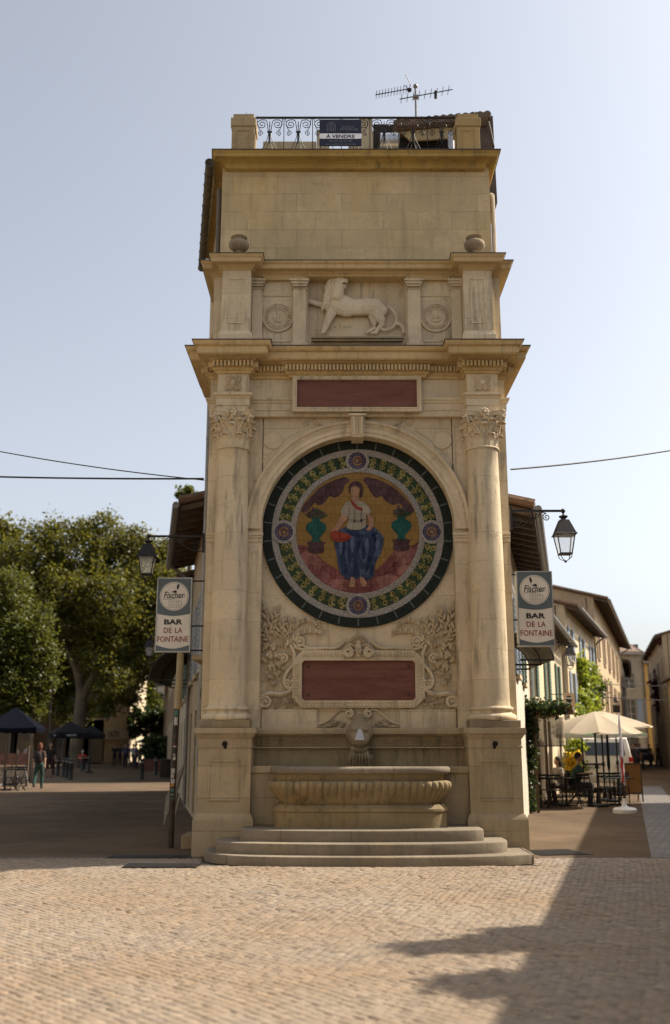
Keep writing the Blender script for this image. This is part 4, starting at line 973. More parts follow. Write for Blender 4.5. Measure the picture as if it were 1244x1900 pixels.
x = m.mix(m.ramp(m.noise(3, 7, .7), .6, .75, 0, .5), x, (.08, .062, .048)); vo = m.n('ShaderNodeTexVoronoi', i_Scale=.33); m.t.links.new(m.pos, vo.inputs['Vector']); x = m.mix(m.ramp(vo.outputs[1], .2, .9, 0, .4), x, (.075, .056, .04)); x = m.mix(m.ramp(m.noise(.35, 4, .6, m.map((1, .25, 1), rot=(0, 0, .2))), .52, .68, 0, .5), x, (.07, .053, .038))
m.col(x); m.set(Roughness=.95); m.b.inputs['Specular IOR Level'].default_value = .04; m.bump(m.noise(120, 3, .7), .4, .008); M['asphalt'] = m.m
m = NT('sett_bed'); m.col(m.mix(m.ramp(m.noise(8, 5), .35, .65), (.115, .09, .065), (.07, .056, .043))); m.set(Roughness=.95); m.bump(m.noise(50, 4), .5, .01); M['bed'] = m.m
b = MB(); b.box(-400, 400, -200, 600, -.4, -.012); tag(b.build('ground', M['bed']), kind='structure')
b = MB(); b.box(-90, 120, 15.36, 260, -.3, .0); tag(b.build('road', M['asphalt']), kind='structure')
def brickmat(name, c1, c2, mortar, bw, bh, rot=0):
    m = NT(name); v = m.n('ShaderNodeTexBrick', offset=.5); v.inputs['Scale'].default_value = 1
    m.t.links.new(m.map((1, 1, 1), rot=(0, 0, rot)), v.inputs['Vector'])
    v.inputs['Color1'].default_value = c1+(1,); v.inputs['Color2'].default_value = c2+(1,); v.inputs['Mortar'].default_value = mortar+(1,)
    v.inputs['Brick Width'].default_value = bw; v.inputs['Row Height'].default_value = bh; v.inputs['Mortar Size'].default_value = .012; v.inputs['Mortar Smooth'].default_value = .4
    x = m.mix(m.ramp(m.noise(2, 6), .4, .7, 0, .5), v.outputs[0], mortar); m.col(x); m.set(Roughness=.7)
    h = m.math('SUBTRACT', m.math('MULTIPLY', m.noise(30, 4), .4), v.outputs[1]); m.bump(h, .6, .02); return m.m
M['gutter'] = brickmat('gutter_setts', (.19, .165, .14), (.13, .112, .097), (.045, .038, .034), .2, .13, radians(-16))
# stone edging between setts and asphalt, gutter strip, drains
b = MB(); 
for x0, x1 in ((-14, -2.3), (2.95, 16)): b.box(x0, x1, 15.26, 15.362, -.05, .006)
tag(b.build('pavement_edge', M['gutter']), kind='structure')
def strip(name, A, B, wd, z, mat):
    d = Vector((B[0]-A[0], B[1]-A[1])).normalized(); n_ = Vector((-d.y, d.x))*wd/2
    b = MB(); P = [(A[0]+n_.x, A[1]+n_.y), (B[0]+n_.x, B[1]+n_.y), (B[0]-n_.x, B[1]-n_.y), (A[0]-n_.x, A[1]-n_.y)]
    b.add([(p[0], p[1], z) for p in P] + [(p[0], p[1], z-.05) for p in P], [(3, 2, 1, 0), (0, 1, 5, 4), (1, 2, 6, 5), (2, 3, 7, 6), (3, 0, 4, 7)]); return tag(b.build(name, mat), kind='structure')
strip('pavement_strip', (G(1262, 1590)[0], 15.37), (GX(1205, 42), 42), .9, .004, M['gutter'])
strip('pavement_strip', (-9.5, 15.37), (-15.5, 52), .35, .004, M['gutter'])
M['drain'] = plain('cast_iron', (.03, .026, .022), .55, .6)
def drain(px, py, wx, wy, lab, rz=0):
    x, y = G(px, py, .0); t = thing('drain_cover', lab, 'drain cover', (x, y, .004 if y > 15.4 else .016), rz)
    b = MB(); b.box(-wx/2, wx/2, -wy/2, wy/2, -.03, .002); fr_ = b.build('frame', M['drain'], t, local=True)
    b = MB(); n_ = int(wx/.05)
    for i in range(n_): b.box(-wx/2+.03+i*(wx-.06)/n_, -wx/2+.03+(i+.55)*(wx-.06)/n_, -wy/2+.03, wy/2-.03, .002, .008)
    b.build('grating', M['drain'], t, local=True)
drain(278, 1590, 1.25, .5, 'long dark iron drain grating on the asphalt beside the street post')
drain(300, 1608, 1.0, .45, 'dark iron cover on the cobbles between street post and fountain steps')
drain(1032, 1582, .85, .8, 'square iron grating in the sunny paving next to the bottom step', .25)

# ================================================================ corner house behind the monument
m = NT('roof_tile'); w1 = m.n('ShaderNodeTexWave', i_Scale=2.2, i_Distortion=.6); m.t.links.new(m.pos, w1.inputs[0])
x = m.mix(m.ramp(m.noise(3, 6), .3, .7), (.20, .115, .07), (.10, .07, .05)); x = m.mix(m.ramp(m.noise(1.2, 5), .5, .7, 0, .7), x, (.10, .085, .06)); m.col(x); m.set(Roughness=.9); m.bump(m.noise(12), .4, .03); M['tile'] = m.m
M['wood'] = plain('dark_wood', (.09, .06, .04), .7, var=.4, scale=3)
M['zinc'] = plain('zinc_pipe', (.20, .19, .18), .45, .5, var=.25)
M['beigepipe'] = plain('painted_pipe', (.42, .34, .23), .6, var=.2)
M['cable'] = plain('cable', (.02, .018, .016), .6)
M['shutgrey'] = plain('grey_shutter', (.32, .33, .33), .6); M['glass'] = glass('window_glass')
ch = thing('corner_house', 'tall narrow ashlar corner house with iron roof railing rising behind the monument', 'house', (XC, 17.4, 0))
hx0, hx1, yu = XC-2.44, XC+2.44, 16.36
dl = (-.177, 1.0); LY0 = 16.6
plan_h = [(hx0+.0, yu), (hx1, yu), (hx1+.02, 17.31), (hx1+.75, 24), (hx0-.177*3.7, 24), (hx0-.177*3.7, 20.1), (hx0-.0, 16.6)]
b = MB(); b.prism([(p[0], p[1]) for p in plan_h], 9.8, 12.0, 'z'); b.build('upper_wall', M['house'], ch)
b = MB(); b.prism([(XC-2.4, 17.31), (XC+2.42, 17.31), (XC+3.1, 24), (hx0-.177*3.7, 24), (hx0-.177*3.7, 20.1), (XC-2.52, 17.31)], 0, 9.79, 'z'); b.build('lower_wall', stone('render_wall', (.50, .42, .29), (.40, .33, .22), stain=.5, och=.3, seed=33, streak=.7), ch)
pth = [(hx0-.52, 20.0), (hx0+.02, 17.0), (hx0+.10, yu-.06), (hx1-.12, yu-.06), (hx1-.1, 24)]
b = MB(); b.sweep(pth, [(-.2, 11.84), (0, 11.84), (.03, 11.85), (.05, 11.88), (.06, 11.93), (.10, 11.95), (.12, 11.96), (.24, 11.965), (.25, 11.98), (.25, 12.03), (.27, 12.045), (.28, 12.07), (-.3, 12.07)])
co = b.build('top_cornice', stone('stained_cornice', (.46, .32, .11), (.34, .225, .07), ochre=(.22, .14, .05), stain=.5, och=.6, seed=41, streak=.8, joints=(1.05, 9, 3), jd=.6), ch, 35)
b = MB(); b.sweep(pth, [(-.3, 12.07), (.295, 12.07), (.295, 12.085), (-.3, 12.09)]); b.build('flashing', M['lead'], co)
b = MB()                                            # eaves gutter along the left flank
A_ = Vector((hx0-.22, 16.2, 11.93)); B_ = Vector((hx0-.90, 20.3, 11.93)); b.tube([A_, B_], .075, 10)
for i in range(12): p = A_.lerp(B_, i/11); b.tube([p, p + (B_-A_).normalized()*.03], .085, 10)
b.build('eaves_gutter', plain('old_gutter', (.10, .085, .06), .8, var=.4), ch, 40)
b = MB(); b.tube([(hx0-.07, 16.55, 9.9), (hx0-.07, 16.55, 11.6)], .045, 8); b.build('downpipe', plain('brown_pipe', (.11, .085, .06), .6), ch, 40)
b = MB(); b.tube(curve([(hx1+.06, 16.45, 9.9), (hx1+.06, 16.45, 11.3), (hx1+.04, 16.5, 11.42)], 4), .04, 8); b.build('downpipe', M['beigepipe'], ch, 40)
# stone posts and iron railing
def post(sx):
    x0, x1 = sorted((XX(sx, 1.85), XX(sx, 2.27))); b = MB(); y0 = 16.18
    b.box(x0, x1, y0, y0+.42, 12.09, 12.66); b.box(x0-.02, x1+.02, y0-.02, y0+.44, 12.66, 12.83); b.box(x0+.02, x1-.02, y0+.02, y0+.40, 12.83, 12.93)
    for (p, q, r, s_) in ((x0+.09, x1-.09, 12.56, 12.575), (x0+.09, x0+.105, 12.14, 12.56), (x1-.105, x1-.09, 12.14, 12.56)): b.box(p, q, y0-.012, y0+.001, r, s_)
    p_ = bevel(b.build('parapet_post', stone('post_stone', (.40, .30, .17), (.30, .22, .13), ochre=(.5, .33, .08), stain=.6, och=.5, seed=44, bump=.6), ch), .02)
    b = MB(); x = XX(sx, 2.0); b.tube([(x, y0+.3, 12.92), (x-.01, y0+.3, 13.08)], [.014, .007], 6); b.ell((x-.01, y0+.3, 13.1), (.018, .018, .018), 6, 5)
    for k_ in range(5): b.tube([(x-.01, y0+.3, 13.1), (x-.01+.05*cos(k_*1.3), y0+.3+.03*sin(k_*2), 13.13+.02*sin(k_))], .003, 4)
    b.build('finial', M['iron'], p_)
mir(post)
b = MB(); yr_ = 16.3; xa, xb = XC-1.85, XC+1.85
b.box(xa, xb, yr_-.02, yr_+.02, 12.905, 12.93); b.box(xa, xb, yr_-.012, yr_+.012, 12.12, 12.14)
npan = 7; pw = (xb-xa)/npan
for i in range(npan):
    x0 = xa+pw*i; xm = x0+pw/2
    for x_ in (x0, x0+pw): b.cyl((x_, yr_, 12.1), (x_, yr_, 12.92), .008, n=5)
    for sx in (-1, 1):
        X_ = lambda a: xm + sx*a
        b.tube(spiral(X_(.145), 12.78, .095, .015, pi/2, -sx*1.7, yr_, 26), .008, 5)
        b.tube(spiral(X_(.16), 12.60, .055, .01, -pi/2, sx*1.5, yr_, 20), .007, 5)
        b.tube(curve([(X_(.0), yr_, 12.55), (X_(.03), yr_, 12.68), (X_(.06), yr_, 12.85), (X_(.145), yr_, 12.875)], 5), .008, 5)
        b.tube(curve([(X_(.24), yr_, 12.9), (X_(.2), yr_, 12.7), (X_(.16), yr_, 12.655)], 4), .007, 5)
        b.tube(curve([(X_(.015), yr_, 12.62), (X_(.05), yr_, 12.45), (X_(.19), yr_, 12.14)], 5), .007, 5)
        b.tube(curve([(X_(.01), yr_, 12.62), (X_(.02), yr_, 12.4), (X_(.09), yr_, 12.14)], 5), .007, 5)
    b.cyl((xm, yr_, 12.38), (xm, yr_, 12.84), .008, n=5); b.box(xm-.045, xm+.045, yr_-.012, yr_+.012, 12.61, 12.635); b.ell((xm, yr_, 12.5), (.02, .02, .02), 6, 5); b.ell((xm, yr_, 12.75), (.014, .014, .02), 6, 5)
b.build('roof_railing', M['iron'], ch)
# roof-terrace rooms behind the railing
b = MB(); xq0, zq = W(590, 250, 17.6); b.box(XC-1.8, XC-.75, 17.5, 17.62, 12.05, 13.22); b.box(XC-.74, XC-.50, 17.45, 17.9, 12.05, 13.45); b.box(XC+.10, XC+.36, 17.45, 17.9, 12.05, 13.72); b.box(XC-.1, XC+2.3, 18.3, 18.5, 12.0, 14.0)
b.build('terrace_wall', stone('terrace_render', (.46, .38, .26), (.36, .30, .2), stain=.4, seed=51), ch)
def P3(px, py, Y): x, z = W(px, py, Y); return Vector((x, Y, z))
b = MB()                                            # pantile roof sloping up to the right
Rl, Rr = P3(735, 226, 17.6), P3(905, 211, 17.6)
for i in range(26):
    t = i/25; p = Rl.lerp(Rr, t); b.tube([p+Vector((0, 0, .0)), p+Vector((0, 2.2, .12))], .075 if i % 2 else .05, 8)
b.prism([(Rl.x, Rl.z-.03), (Rr.x, Rr.z-.03), (Rr.x, Rr.z-.12), (Rl.x, Rl.z-.10)], 17.58, 19.8)
b.build('terrace_roof', M['tile'], ch, 50)
b = MB(); b.prism([(Rl.x+.1, Rl.z-.12), (Rr.x-.1, Rr.z-.13), (Rr.x-.1, Rr.z-.4), (Rl.x+.3, Rl.z-.32)], 17.75, 17.8); b.build('roof_fascia', stone('fascia_render', (.42, .34, .2), (.3, .24, .15), stain=.5, seed=52), ch)
b = MB(); b.box(XC+.4, XC+2.2, 18.0, 18.05, 12.05, 13.95); b.build('dark_shade_panel', plain('painted_room_shade', (.02, .017, .014), .9), ch)  # solid near-black panel, its colour stands for the shade under the roof
b = MB(); p = P3(725, 250, 17.2); b.tube([(p.x-.20, 17.2, 13.02), (p.x+.16, 17.2, 13.02)], .16, 20); b.build('water_tank', plain('zinc_tank', (.45, .47, .5), .35, .7), ch, 40)
b = MB(); p = P3(838, 262, 17.2); b.tube([(p.x, 17.2, 12.0), (p.x, 17.2, 13.2)], .07, 12); b.build('flue', plain('zinc_flue', (.4, .4, .42), .4, .5), ch, 40)
b = MB(); q = P3(912, 228, 17.9)
b.prism([(q.x-.35, 12.0), (q.x+.02, 12.0), (q.x+.0, q.z+.02), (q.x-.34, q.z+.12)], 17.7, 18.6); b.tube([P3(906, 226, 17.6), P3(916, 272, 17.6)], .03, 6); b.tube([P3(898, 225, 17.6), P3(898, 225, 18.4)], .09, 8)
b.build('chimney_flank', M['wood'], ch, 40)
# for-sale board
fs = thing('sale_board', 'dark navy for-sale board tied to the iron roof railing', 'sign', (0, 16.24, 12.1))
bx0, bz0 = W(593, 271, 16.24); bx1, bz1 = W(671, 222, 16.24); cxs = (bx0+bx1)/2
b = MB(); b.box(bx0, bx1, 16.23, 16.25, bz0, bz1); bevel(b.build('panel', plain('navy_board', (.012, .013, .028), .4), fs), .004)
wz = lambda py: W(630, py, 16.24)[1]
b = MB(); b.box(bx0, bx1, 16.2265, 16.2295, wz(258), wz(248.5)); wb = b.build('white_band', plain('white_vinyl', (.78, .78, .8), .5), fs)
b = MB(); b.text('À VENDRE', cxs, wz(253), .085, 16.2262, wid=(bx1-bx0)*.68, bold=.02); b.build('band_lettering', plain('navy_ink', (.01, .012, .03), .5), wb)
b = MB(); g_ = 16.229
b.text('TOESCHI', cxs+.13, wz(236.5), .045, g_, wid=.24); b.text('IMMOBILIER', cxs+.16, wz(241), .045, g_, wid=.34); b.text('06 64 16 83 20', cxs, wz(262.2), .05, g_, wid=.40); b.text('www.toeschi-immobilier.com', cxs, wz(268), .035, g_, wid=.56)
for k_ in (0, .03, .06): b.tube(curve([(cxs-.24+k_, g_, wz(244.5)), (cxs-.24+k_, g_, wz(232)), (cxs-.17, g_, wz(228)+.02-k_*.5), (cxs-.10-k_, g_, wz(232)), (cxs-.10-k_, g_, wz(244.5))], 5), .004, 4)
b.build('grey_lettering', plain('grey_ink', (.16, .16, .2), .5), fs)
# aerial
an = thing('roof_aerial', 'thin television aerial with two rod antennas above the roof', 'aerial', (P3(773, 240, 17.9).x, 17.9, 12.5))
ax_ = an.location.x; zt = W(773, 160, 17.9)[1]
b = MB(); b.tube([(ax_, 17.9, 12.5), (ax_, 17.9, zt)], .022, 8); b.ell((ax_, 17.9, zt), (.05, .05, .05)); b.box(ax_-.05, ax_+.05, 17.85, 17.95, zt-.28, zt-.23); b.build('mast', M['zinc'], an, 40)
def boom(p, q, n_, h, sz=0):
    b = MB(); p = P3(p[0], p[1], 17.9); q = P3(q[0], q[1], 17.9); b.tube([p, q], .011, 5)
    for i in range(n_): c_ = p.lerp(q, (i+.3)/n_); b.tube([c_+Vector((.0, -.16, -h)), c_+Vector((0, .16, h))], .006, 4)
    return b
b = boom((697, 176), (764, 164), 12, .02); k_ = P3(760, 167, 17.9); b.ell(k_, (.05, .04, .05)); b.tube([k_, P3(752, 140, 17.9)+Vector((0, .3, 0))], .007, 4); b.tube([P3(764, 160, 17.9), P3(753, 138, 17.9)], .009, 4); b.build('antenna_rod', M['iron'], an)
b = boom((742, 184), (840, 166), 9, .01); b.box(P3(808, 172, 17.9).x-.02, P3(808, 172, 17.9).x+.03, 17.86, 17.94, P3(808, 175, 17.9).z-.08, P3(808, 170, 17.9).z); b.build('antenna_rod', M['iron'], an)
# left flank: pipes, cables, shutters seen edge-on
def LW(Y, o_=0.0): return XC-2.52-.177*(Y-17.31) - o_      # outer face of the left flank
b = MB(); b.tube([(LW(19.2, .06), 19.2, 1.2), (LW(19.2, .06), 19.2, 9.6)], .05, 8)
for i in range(7): z = 1.6+i*1.2; b.tube([(LW(19.2, .06), 19.2, z), (LW(19.2, .06), 19.2, z+.05)], .062, 8)
b.build('drainpipe', M['zinc'], ch, 40)
b = MB(); b.tube([(LW(18.0, .05), 18.0, .3), (LW(18.0, .05), 18.0, 2.6), (LW(17.8, .04), 17.8, 3.0), (LW(17.8, .04), 17.8, 9.3)], .04, 8); b.build('drainpipe', M['beigepipe'], ch, 40)
b = MB()
for (y_, z0, z1) in ((17.5, 1.9, 8.9), (17.65, 2.2, 7.2), (18.5, 1.5, 6.4)):
    b.tube([(LW(y_, .03+.015*sin(i*1.7)), y_+.03*sin(i), z0+(z1-z0)*i/14) for i in range(15)], .014, 5)
b.tube(curve([(LW(17.5, .06), 17.5, 2.9), (LW(17.6, .14), 17.6, 2.5), (LW(17.5, .10), 17.5, 2.3), (LW(17.55, .05), 17.55, 2.45)], 5), .014, 5)
b.tube(curve([(LW(17.5, .03), 17.5, 7.0), (LW(17.4, .1), 17.4, 6.6), (LW(17.4, .02), 17.4, 6.4)], 5), .012, 5)
b.build('wall_cable', M['cable'], ch)
b = MB()
for (y_, z_) in ((17.9, 1.2), (17.9, 4.3), (17.9, 7.2), (19.7, 1.2), (19.7, 4.3)): b.box(LW(y_, .05), LW(y_, -.05), y_-.35, y_+.35, z_, z_+1.7)
b.build('shutter', M['shutgrey'], ch)
b = MB(); b.box(LW(18.6, .10), LW(18.6, -.1), 17.33, 20.0, 3.05, 3.13); b.build('string_course', M['relief'], ch)
# low stone kerb block at the foot of the left flank
b = MB(); b.box(LW(17.4, .28), LW(17.4, -.1), 16.55, 17.25, 0, .22); b.box(LW(17.6, .35), LW(17.6, -.1), 17.3, 19.2, 0, .13); o = b.build('stone_doorstep', M['rough']); bevel(o, .02); tag(o, 'low worn stone doorstep at the foot of the street post', 'doorstep')
b = MB(); o = MB(); 
# right flank
def RW(Y, o_=0.0): return XC+2.42+.10*(Y-17.31)+o_
# ================================================================ things fixed to the monument's sides
M['sign_white'] = plain('sign_white', (.62, .57, .50), .4, var=.06, scale=3); M['sign_grey'] = plain('sign_slate', (.085, .11, .125), .4, var=.1)
M['ink_black'] = plain('ink_black', (.012, .012, .014), .5); M['ink_red'] = plain('ink_red', (.20, .02, .02), .5); M['ink_soft'] = plain('ink_soft_grey', (.20, .22, .21), .5)
M['alu'] = plain('aluminium_frame', (.36, .35, .33), .4, .6)
def bar_sign(side, px0, px1, py0, py1, Y, lab, wallx):
    x0, z1 = W(px0, py0, Y); x1, z0 = W(px1, py1, Y); x1 = x0 + (W(px1, (py0+py1)/2, Y)[0] - W(px0, (py0+py1)/2, Y)[0])
    t = thing('bar_sign', lab, 'sign', ((x0+x1)/2, Y, z0), 0, 'bar signs on the monument flanks')
    cx = (x0+x1)/2; wd = x1-x0; h = z1-z0; y = Y-.07; cz = z0 + h*.755; r = wd*.44
    b = MB(); b.box(x0, x1, y, Y+.07, z0, z1); b.build('panel', M['sign_white'], t)
    b = MB(); f_ = .018
    for (a, c_, d_, e_) in ((x0-f_, x0, z0-f_, z1+f_), (x1, x1+f_, z0-f_, z1+f_), (x0, x1, z1, z1+f_), (x0, x1, z0-f_, z0)): b.box(a, c_, y-.012, Y+.08, d_, e_)
    b.build('frame', M['alu'], t)
    b = MB(); zt = z0+h*.50                                       # slate field with curved lower edge, foot band
    pts = [(x0, z1), (x1, z1)] + [(x1 - wd*i/16, zt + .03*h*(-sin(pi*i/16)) + .015) for i in range(17)]
    b.prism(pts[::-1], y-.004, y-.0005); g = b.build('slate_field', M['sign_grey'], t); b = MB()
    pts = [(x0, z0), (x1, z0)] + [(x1 - wd*i/16, z0 + h*.085 - .05*h*sin(pi*i/16)) for i in range(17)]
    b.prism(pts[::-1], y-.004, y-.0005); b.build('slate_foot', M['sign_grey'], t)
    b = MB(); b.ylathe([(r, y-.004), (r, y-.008), (0, y-.008)], (cx, cz), 48); dsk = b.build('emblem_disc', M['sign_white'], g)
    b = MB(); b.ylathe([(r*.94, y-.0085), (r*.94, y-.0095), (r*.92, y-.0095), (r*.92, y-.0085)], (cx, cz), 48)
    b.text('Fischer', cx-.0, cz+.02, r*.46, y-.009, wid=r*1.45, depth=.002, bold=.012, shear=.25)
    b.tube([(cx-r*.75, y-.009, cz-r*.22), (cx+r*.1, y-.009, cz-r*.17)], .003, 4); b.tube([(cx+r*.05, y-.009, cz-r*.08), (cx+r*.8, y-.009, cz-r*.04)], .003, 4)
    b.prism([(cx-side*r*.35, cz+r*.78), (cx-side*r*.22, cz+r*.86), (cx-side*r*.14, cz+r*.6), (cx-side*r*.22, cz+r*.42), (cx-side*r*.30, cz+r*.58)][::(1 if side < 0 else 1)], y-.0105, y-.0085)
    b.prism([(cx-r*.2, cz+r*.30), (cx+r*.1, cz+r*.42), (cx+r*.2, cz+r*.28), (cx+r*.02, cz+r*.22)], y-.0105, y-.0085)
    b.build('emblem_lettering', M['ink_black'], dsk)
    b = MB(); mz = cz-r*.52; mw = r*.36                          # tankard drawn in grey lines
    for q in range(5): b.tube([(cx-mw+q*mw*.5, y-.009, mz-r*.26), (cx-mw*.86+q*mw*.43, y-.009, mz+r*.26)], .0028, 4)
    for zz in (-.26, -.1, .12, .26): b.tube([(cx-mw, y-.009, mz+r*zz), (cx+mw, y-.009, mz+r*zz)], .003, 4)
    b.tube(curve([(cx+mw*.95, y-.009, mz+r*.2), (cx+mw*1.45, y-.009, mz+r*.12), (cx+mw*1.4, y-.009, mz-r*.12), (cx+mw, y-.009, mz-r*.18)], 5), .004, 4)
    b.build('tankard_drawing', M['ink_soft'], dsk)
    b = MB(); b.text('BAR', cx, z0+h*.40, h*.072, y-.0005, wid=wd*.56, bold=.035); b.build('black_lettering', M['ink_black'], t)
    b = MB(); b.text('DE', cx-wd*.16, z0+h*.285, h*.072, y-.0005, wid=wd*.24, bold=.008); b.text('LA', cx+wd*.17, z0+h*.285, h*.072, y-.0005, wid=wd*.22, bold=.008)
    b.text('FONTAINE', cx, z0+h*.165, h*.078, y-.0005, wid=wd*.93, bold=.008); b.build('red_lettering', M['ink_red'], t)
    for zz in (z1-.03, z0+h*.35, z0+.02):
        b = MB(); b.tube([((x1 if side < 0 else x0), Y, zz), (wallx, Y, zz)], .014, 6); b.box(wallx-.02, wallx+.02, Y-.03, Y+.03, zz-.04, zz+.04)
        b.build('bracket', M['iron'], t)
    return t
bar_sign(-1, 296, 357, 1075, 1209, 16.9, 'bar sign in deeper shade, half crossed by the ochre street post', -2.12)
bar_sign(1, 958, 1021, 1063, 1198, 16.9, 'brighter bar sign below the lantern that stands against the sky', 2.86)

def lantern(x, y, z, s=1.0, side=-1, L=.85, lab='', grp='wrought-iron wall lanterns', wallx=None):
    """z = height of the arm; the lamp hangs at x, the arm runs to the wall at x - side*L"""
    t = thing('wall_lantern', lab, 'street lamp', (x - side*L, y, z), 0, grp)
    b = MB(); xw = x - side*L
    b.box(min(x, xw), max(x, xw), y-.018*s, y+.018*s, z-.02*s, z+.02*s); b.ell((x, y, z), (.045*s,)*3); b.box(xw-.02, xw+.02, y-.04, y+.04, z-.35*s, z+.06*s)
    X_ = lambda q: xw + side*L*q
    b.tube(curve([(X_(.02), y, z-.33*s), (X_(.2), y, z-.3*s), (X_(.42), y, z-.16*s), (X_(.5), y, z-.05*s)], 5), .011*s, 5)
    b.tube(spiral(X_(.13), z-.19*s, .10*s, .015, pi/2, side*1.6, y, 26), .010*s, 5); b.tube(spiral(X_(.38), z-.10*s, .065*s, .012, pi/2, -side*1.5, y, 22), .009*s, 5)
    b.tube(spiral(X_(.68), z-.12*s, .075*s, .012, pi/2, side*1.6, y, 24), .010*s, 5); b.tube(curve([(X_(.68), y, z-.045*s), (X_(.58), y, z-.03*s), (X_(.5), y, z-.12*s), (X_(.38), y, z-.165*s)], 5), .009*s, 5)
    b.build('bracket', M['iron'], t, 50)
    b = MB(); zt = z-.10*s
    def sq(r0, r1, z0, z1): b.add([(x+r0*i, y+r0*j, z0) for i, j in ((-1, -1), (1, -1), (1, 1), (-1, 1))] + [(x+r1*i, y+r1*j, z1) for i, j in ((-1, -1), (1, -1), (1, 1), (-1, 1))], [(0, 1, 5, 4), (1, 2, 6, 5), (2, 3, 7, 6), (3, 0, 4, 7), (4, 5, 6, 7), (3, 2, 1, 0)])
    b.tube([(x, y, z), (x, y, zt)], .018*s, 6); b.lathe([(.02*s, zt+.02*s), (.085*s, zt), (.085*s, zt-.015*s), (.045*s, zt-.05*s), (.045*s, zt-.08*s)], (x, y), 12)
    sq(.185*s, .085*s, zt-.34*s, zt-.08*s); sq(.205*s, .19*s, zt-.365*s, zt-.34*s)
    hz0, hz1 = zt-.72*s, zt-.36*s
    for i, j in ((-1, -1), (1, -1), (1, 1), (-1, 1)): b.beam((x+.105*s*i, y+.105*s*j, hz0), (x+.165*s*i, y+.165*s*j, hz1), .016*s, .016*s)
    sq(.115*s, .115*s, hz0-.01*s, hz0+.012*s)
    for i, j in ((-1, -1), (1, -1), (1, 1), (-1, 1)): b.tube(curve([(x+.105*s*i, y+.105*s*j, hz0), (x+.09*s*i, y+.09*s*j, hz0-.07*s), (x+.02*s*i, y+.02*s*j, hz0-.13*s)], 4), .008*s, 4)
    b.ell((x, y, hz0-.14*s), (.025*s,)*3)
    h_ = b.build('lamp_housing', M['iron'], t)
    m = M.get('lampglass')
    if not m:
        q = NT('lantern_glass'); q.set(Roughness=.08); q.b.inputs['Base Color'].default_value = (.9, .92, .92, 1); q.b.inputs['Transmission Weight'].default_value = 0; q.b.inputs['Alpha'].default_value = .22; m = M['lampglass'] = q.m
    b = MB()
    c4 = ((-1, -1), (1, -1), (1, 1), (-1, 1))
    for k in range(4):
        (i0, j0), (i1, j1) = c4[k], c4[(k+1) % 4]; b.add([(x+.10*s*i0, y+.10*s*j0, hz0+.01), (x+.10*s*i1, y+.10*s*j1, hz0+.01), (x+.158*s*i1, y+.158*s*j1, hz1), (x+.158*s*i0, y+.158*s*j0, hz1)], [(0, 1, 2, 3)])
    b.build('lamp_glass', m, h_); return t
x, z = W(276, 995, 16.6); lantern(x, 16.6, z, .80, -1, 1.0-.06, 'black lantern on a scrolled arm against the plane tree foliage')
x, z = W(1045, 948, 16.7); lantern(x, 16.7, z, .92, 1, .90, 'black lantern on a scrolled arm against the open sky')

# street post at left with stickers
t = thing('street_post', 'tall two-tone street post covered in stickers beside the monument', 'post', (*G(317, 1573), 0)); sp = t.location
b = MB(); b.tube([(sp.x, sp.y, 0), (sp.x, sp.y, 1.2), (sp.x+.02, sp.y, 2.2)], [.052, .052, .052], 14); b.build('lower_tube', plain('rusty_brown_tube', (.055, .04, .03), .6, .3, var=.4), t, 50)
b = MB(); zt = W(324, 1190, sp.y)[1]; b.tube([(sp.x+.02, sp.y, 2.2), (sp.x+.035, sp.y, 2.24), (sp.x+.055, sp.y, zt)], [.055, .062, .058], 14); b.ell((sp.x+.055, sp.y, zt), (.058, .058, .02), 14, 6)
for k in range(3): b.tube([(sp.x+.035+.008*k, sp.y, 2.45+k*.28), (sp.x+.035+.008*k, sp.y, 2.455+k*.28)], .0625, 14)
b.build('upper_tube', plain('ochre_painted_tube', (.30, .24, .13), .5, var=.15), t, 50)
b = MB(); rr = random.Random(8)
mats = [plain('sticker_white', (.42, .40, .37), .6, var=.3, scale=30), plain('sticker_red', (.35, .04, .03), .6), plain('sticker_orange', (.42, .2, .04), .6), plain('sticker_black', (.02, .02, .022), .6), plain('sticker_teal', (.06, .14, .13), .6)]
for k, (z_, h_, mi) in enumerate([(2.13, .09, 4), (2.0, .13, 0), (1.86, .10, 3), (1.66, .10, 3), (1.63, .035, 1), (1.59, .02, 0), (1.50, .09, 3), (1.46, .03, 0), (1.40, .05, 0), (1.20, .08, 0), (1.12, .06, 0), (1.04, .07, 0), (.98, .05, 2), (.90, .05, 4), (.84, .06, 3), (.83, .02, 0), (.77, .03, 4)]):
    b = MB(); a0 = rr.uniform(-2.2, -1.9); a1 = rr.uniform(-1.2, -.9)
    b.lathe([(.0535, z_-h_/2), (.054, z_-h_/2), (.054, z_+h_/2), (.0535, z_+h_/2)], (sp.x + .02*min(1, z_/2.2)*(z_ > 1.2), sp.y), 6, a0, a1); b.build('sticker', mats[mi], t)
# folded parasol / bundle leaning at the doorstep
t = thing('folded_board', 'weathered grey folding board leaning on the wall behind the street post', 'board', (LW(20.5, .35), 20.5, 0))
x = LW(20.5, .3); b = MB(); b.prism([(x-.33, .62), (x-.02, 1.25), (x+.02, 1.22), (x-.25, .1), (x-.36, .12)], 20.4, 20.45)
b.build('panel', plain('grey_board', (.25, .23, .2), .6, var=.3), t); b = MB(); b.beam((x-.35, 20.38, .1), (x+.0, 20.38, 1.25), .03, .03); b.beam((x-.2, 20.42, .02), (x-.05, 20.42, .7), .03, .03); b.build('frame', plain('aged_metal', (.3, .28, .25), .5, .4), t)

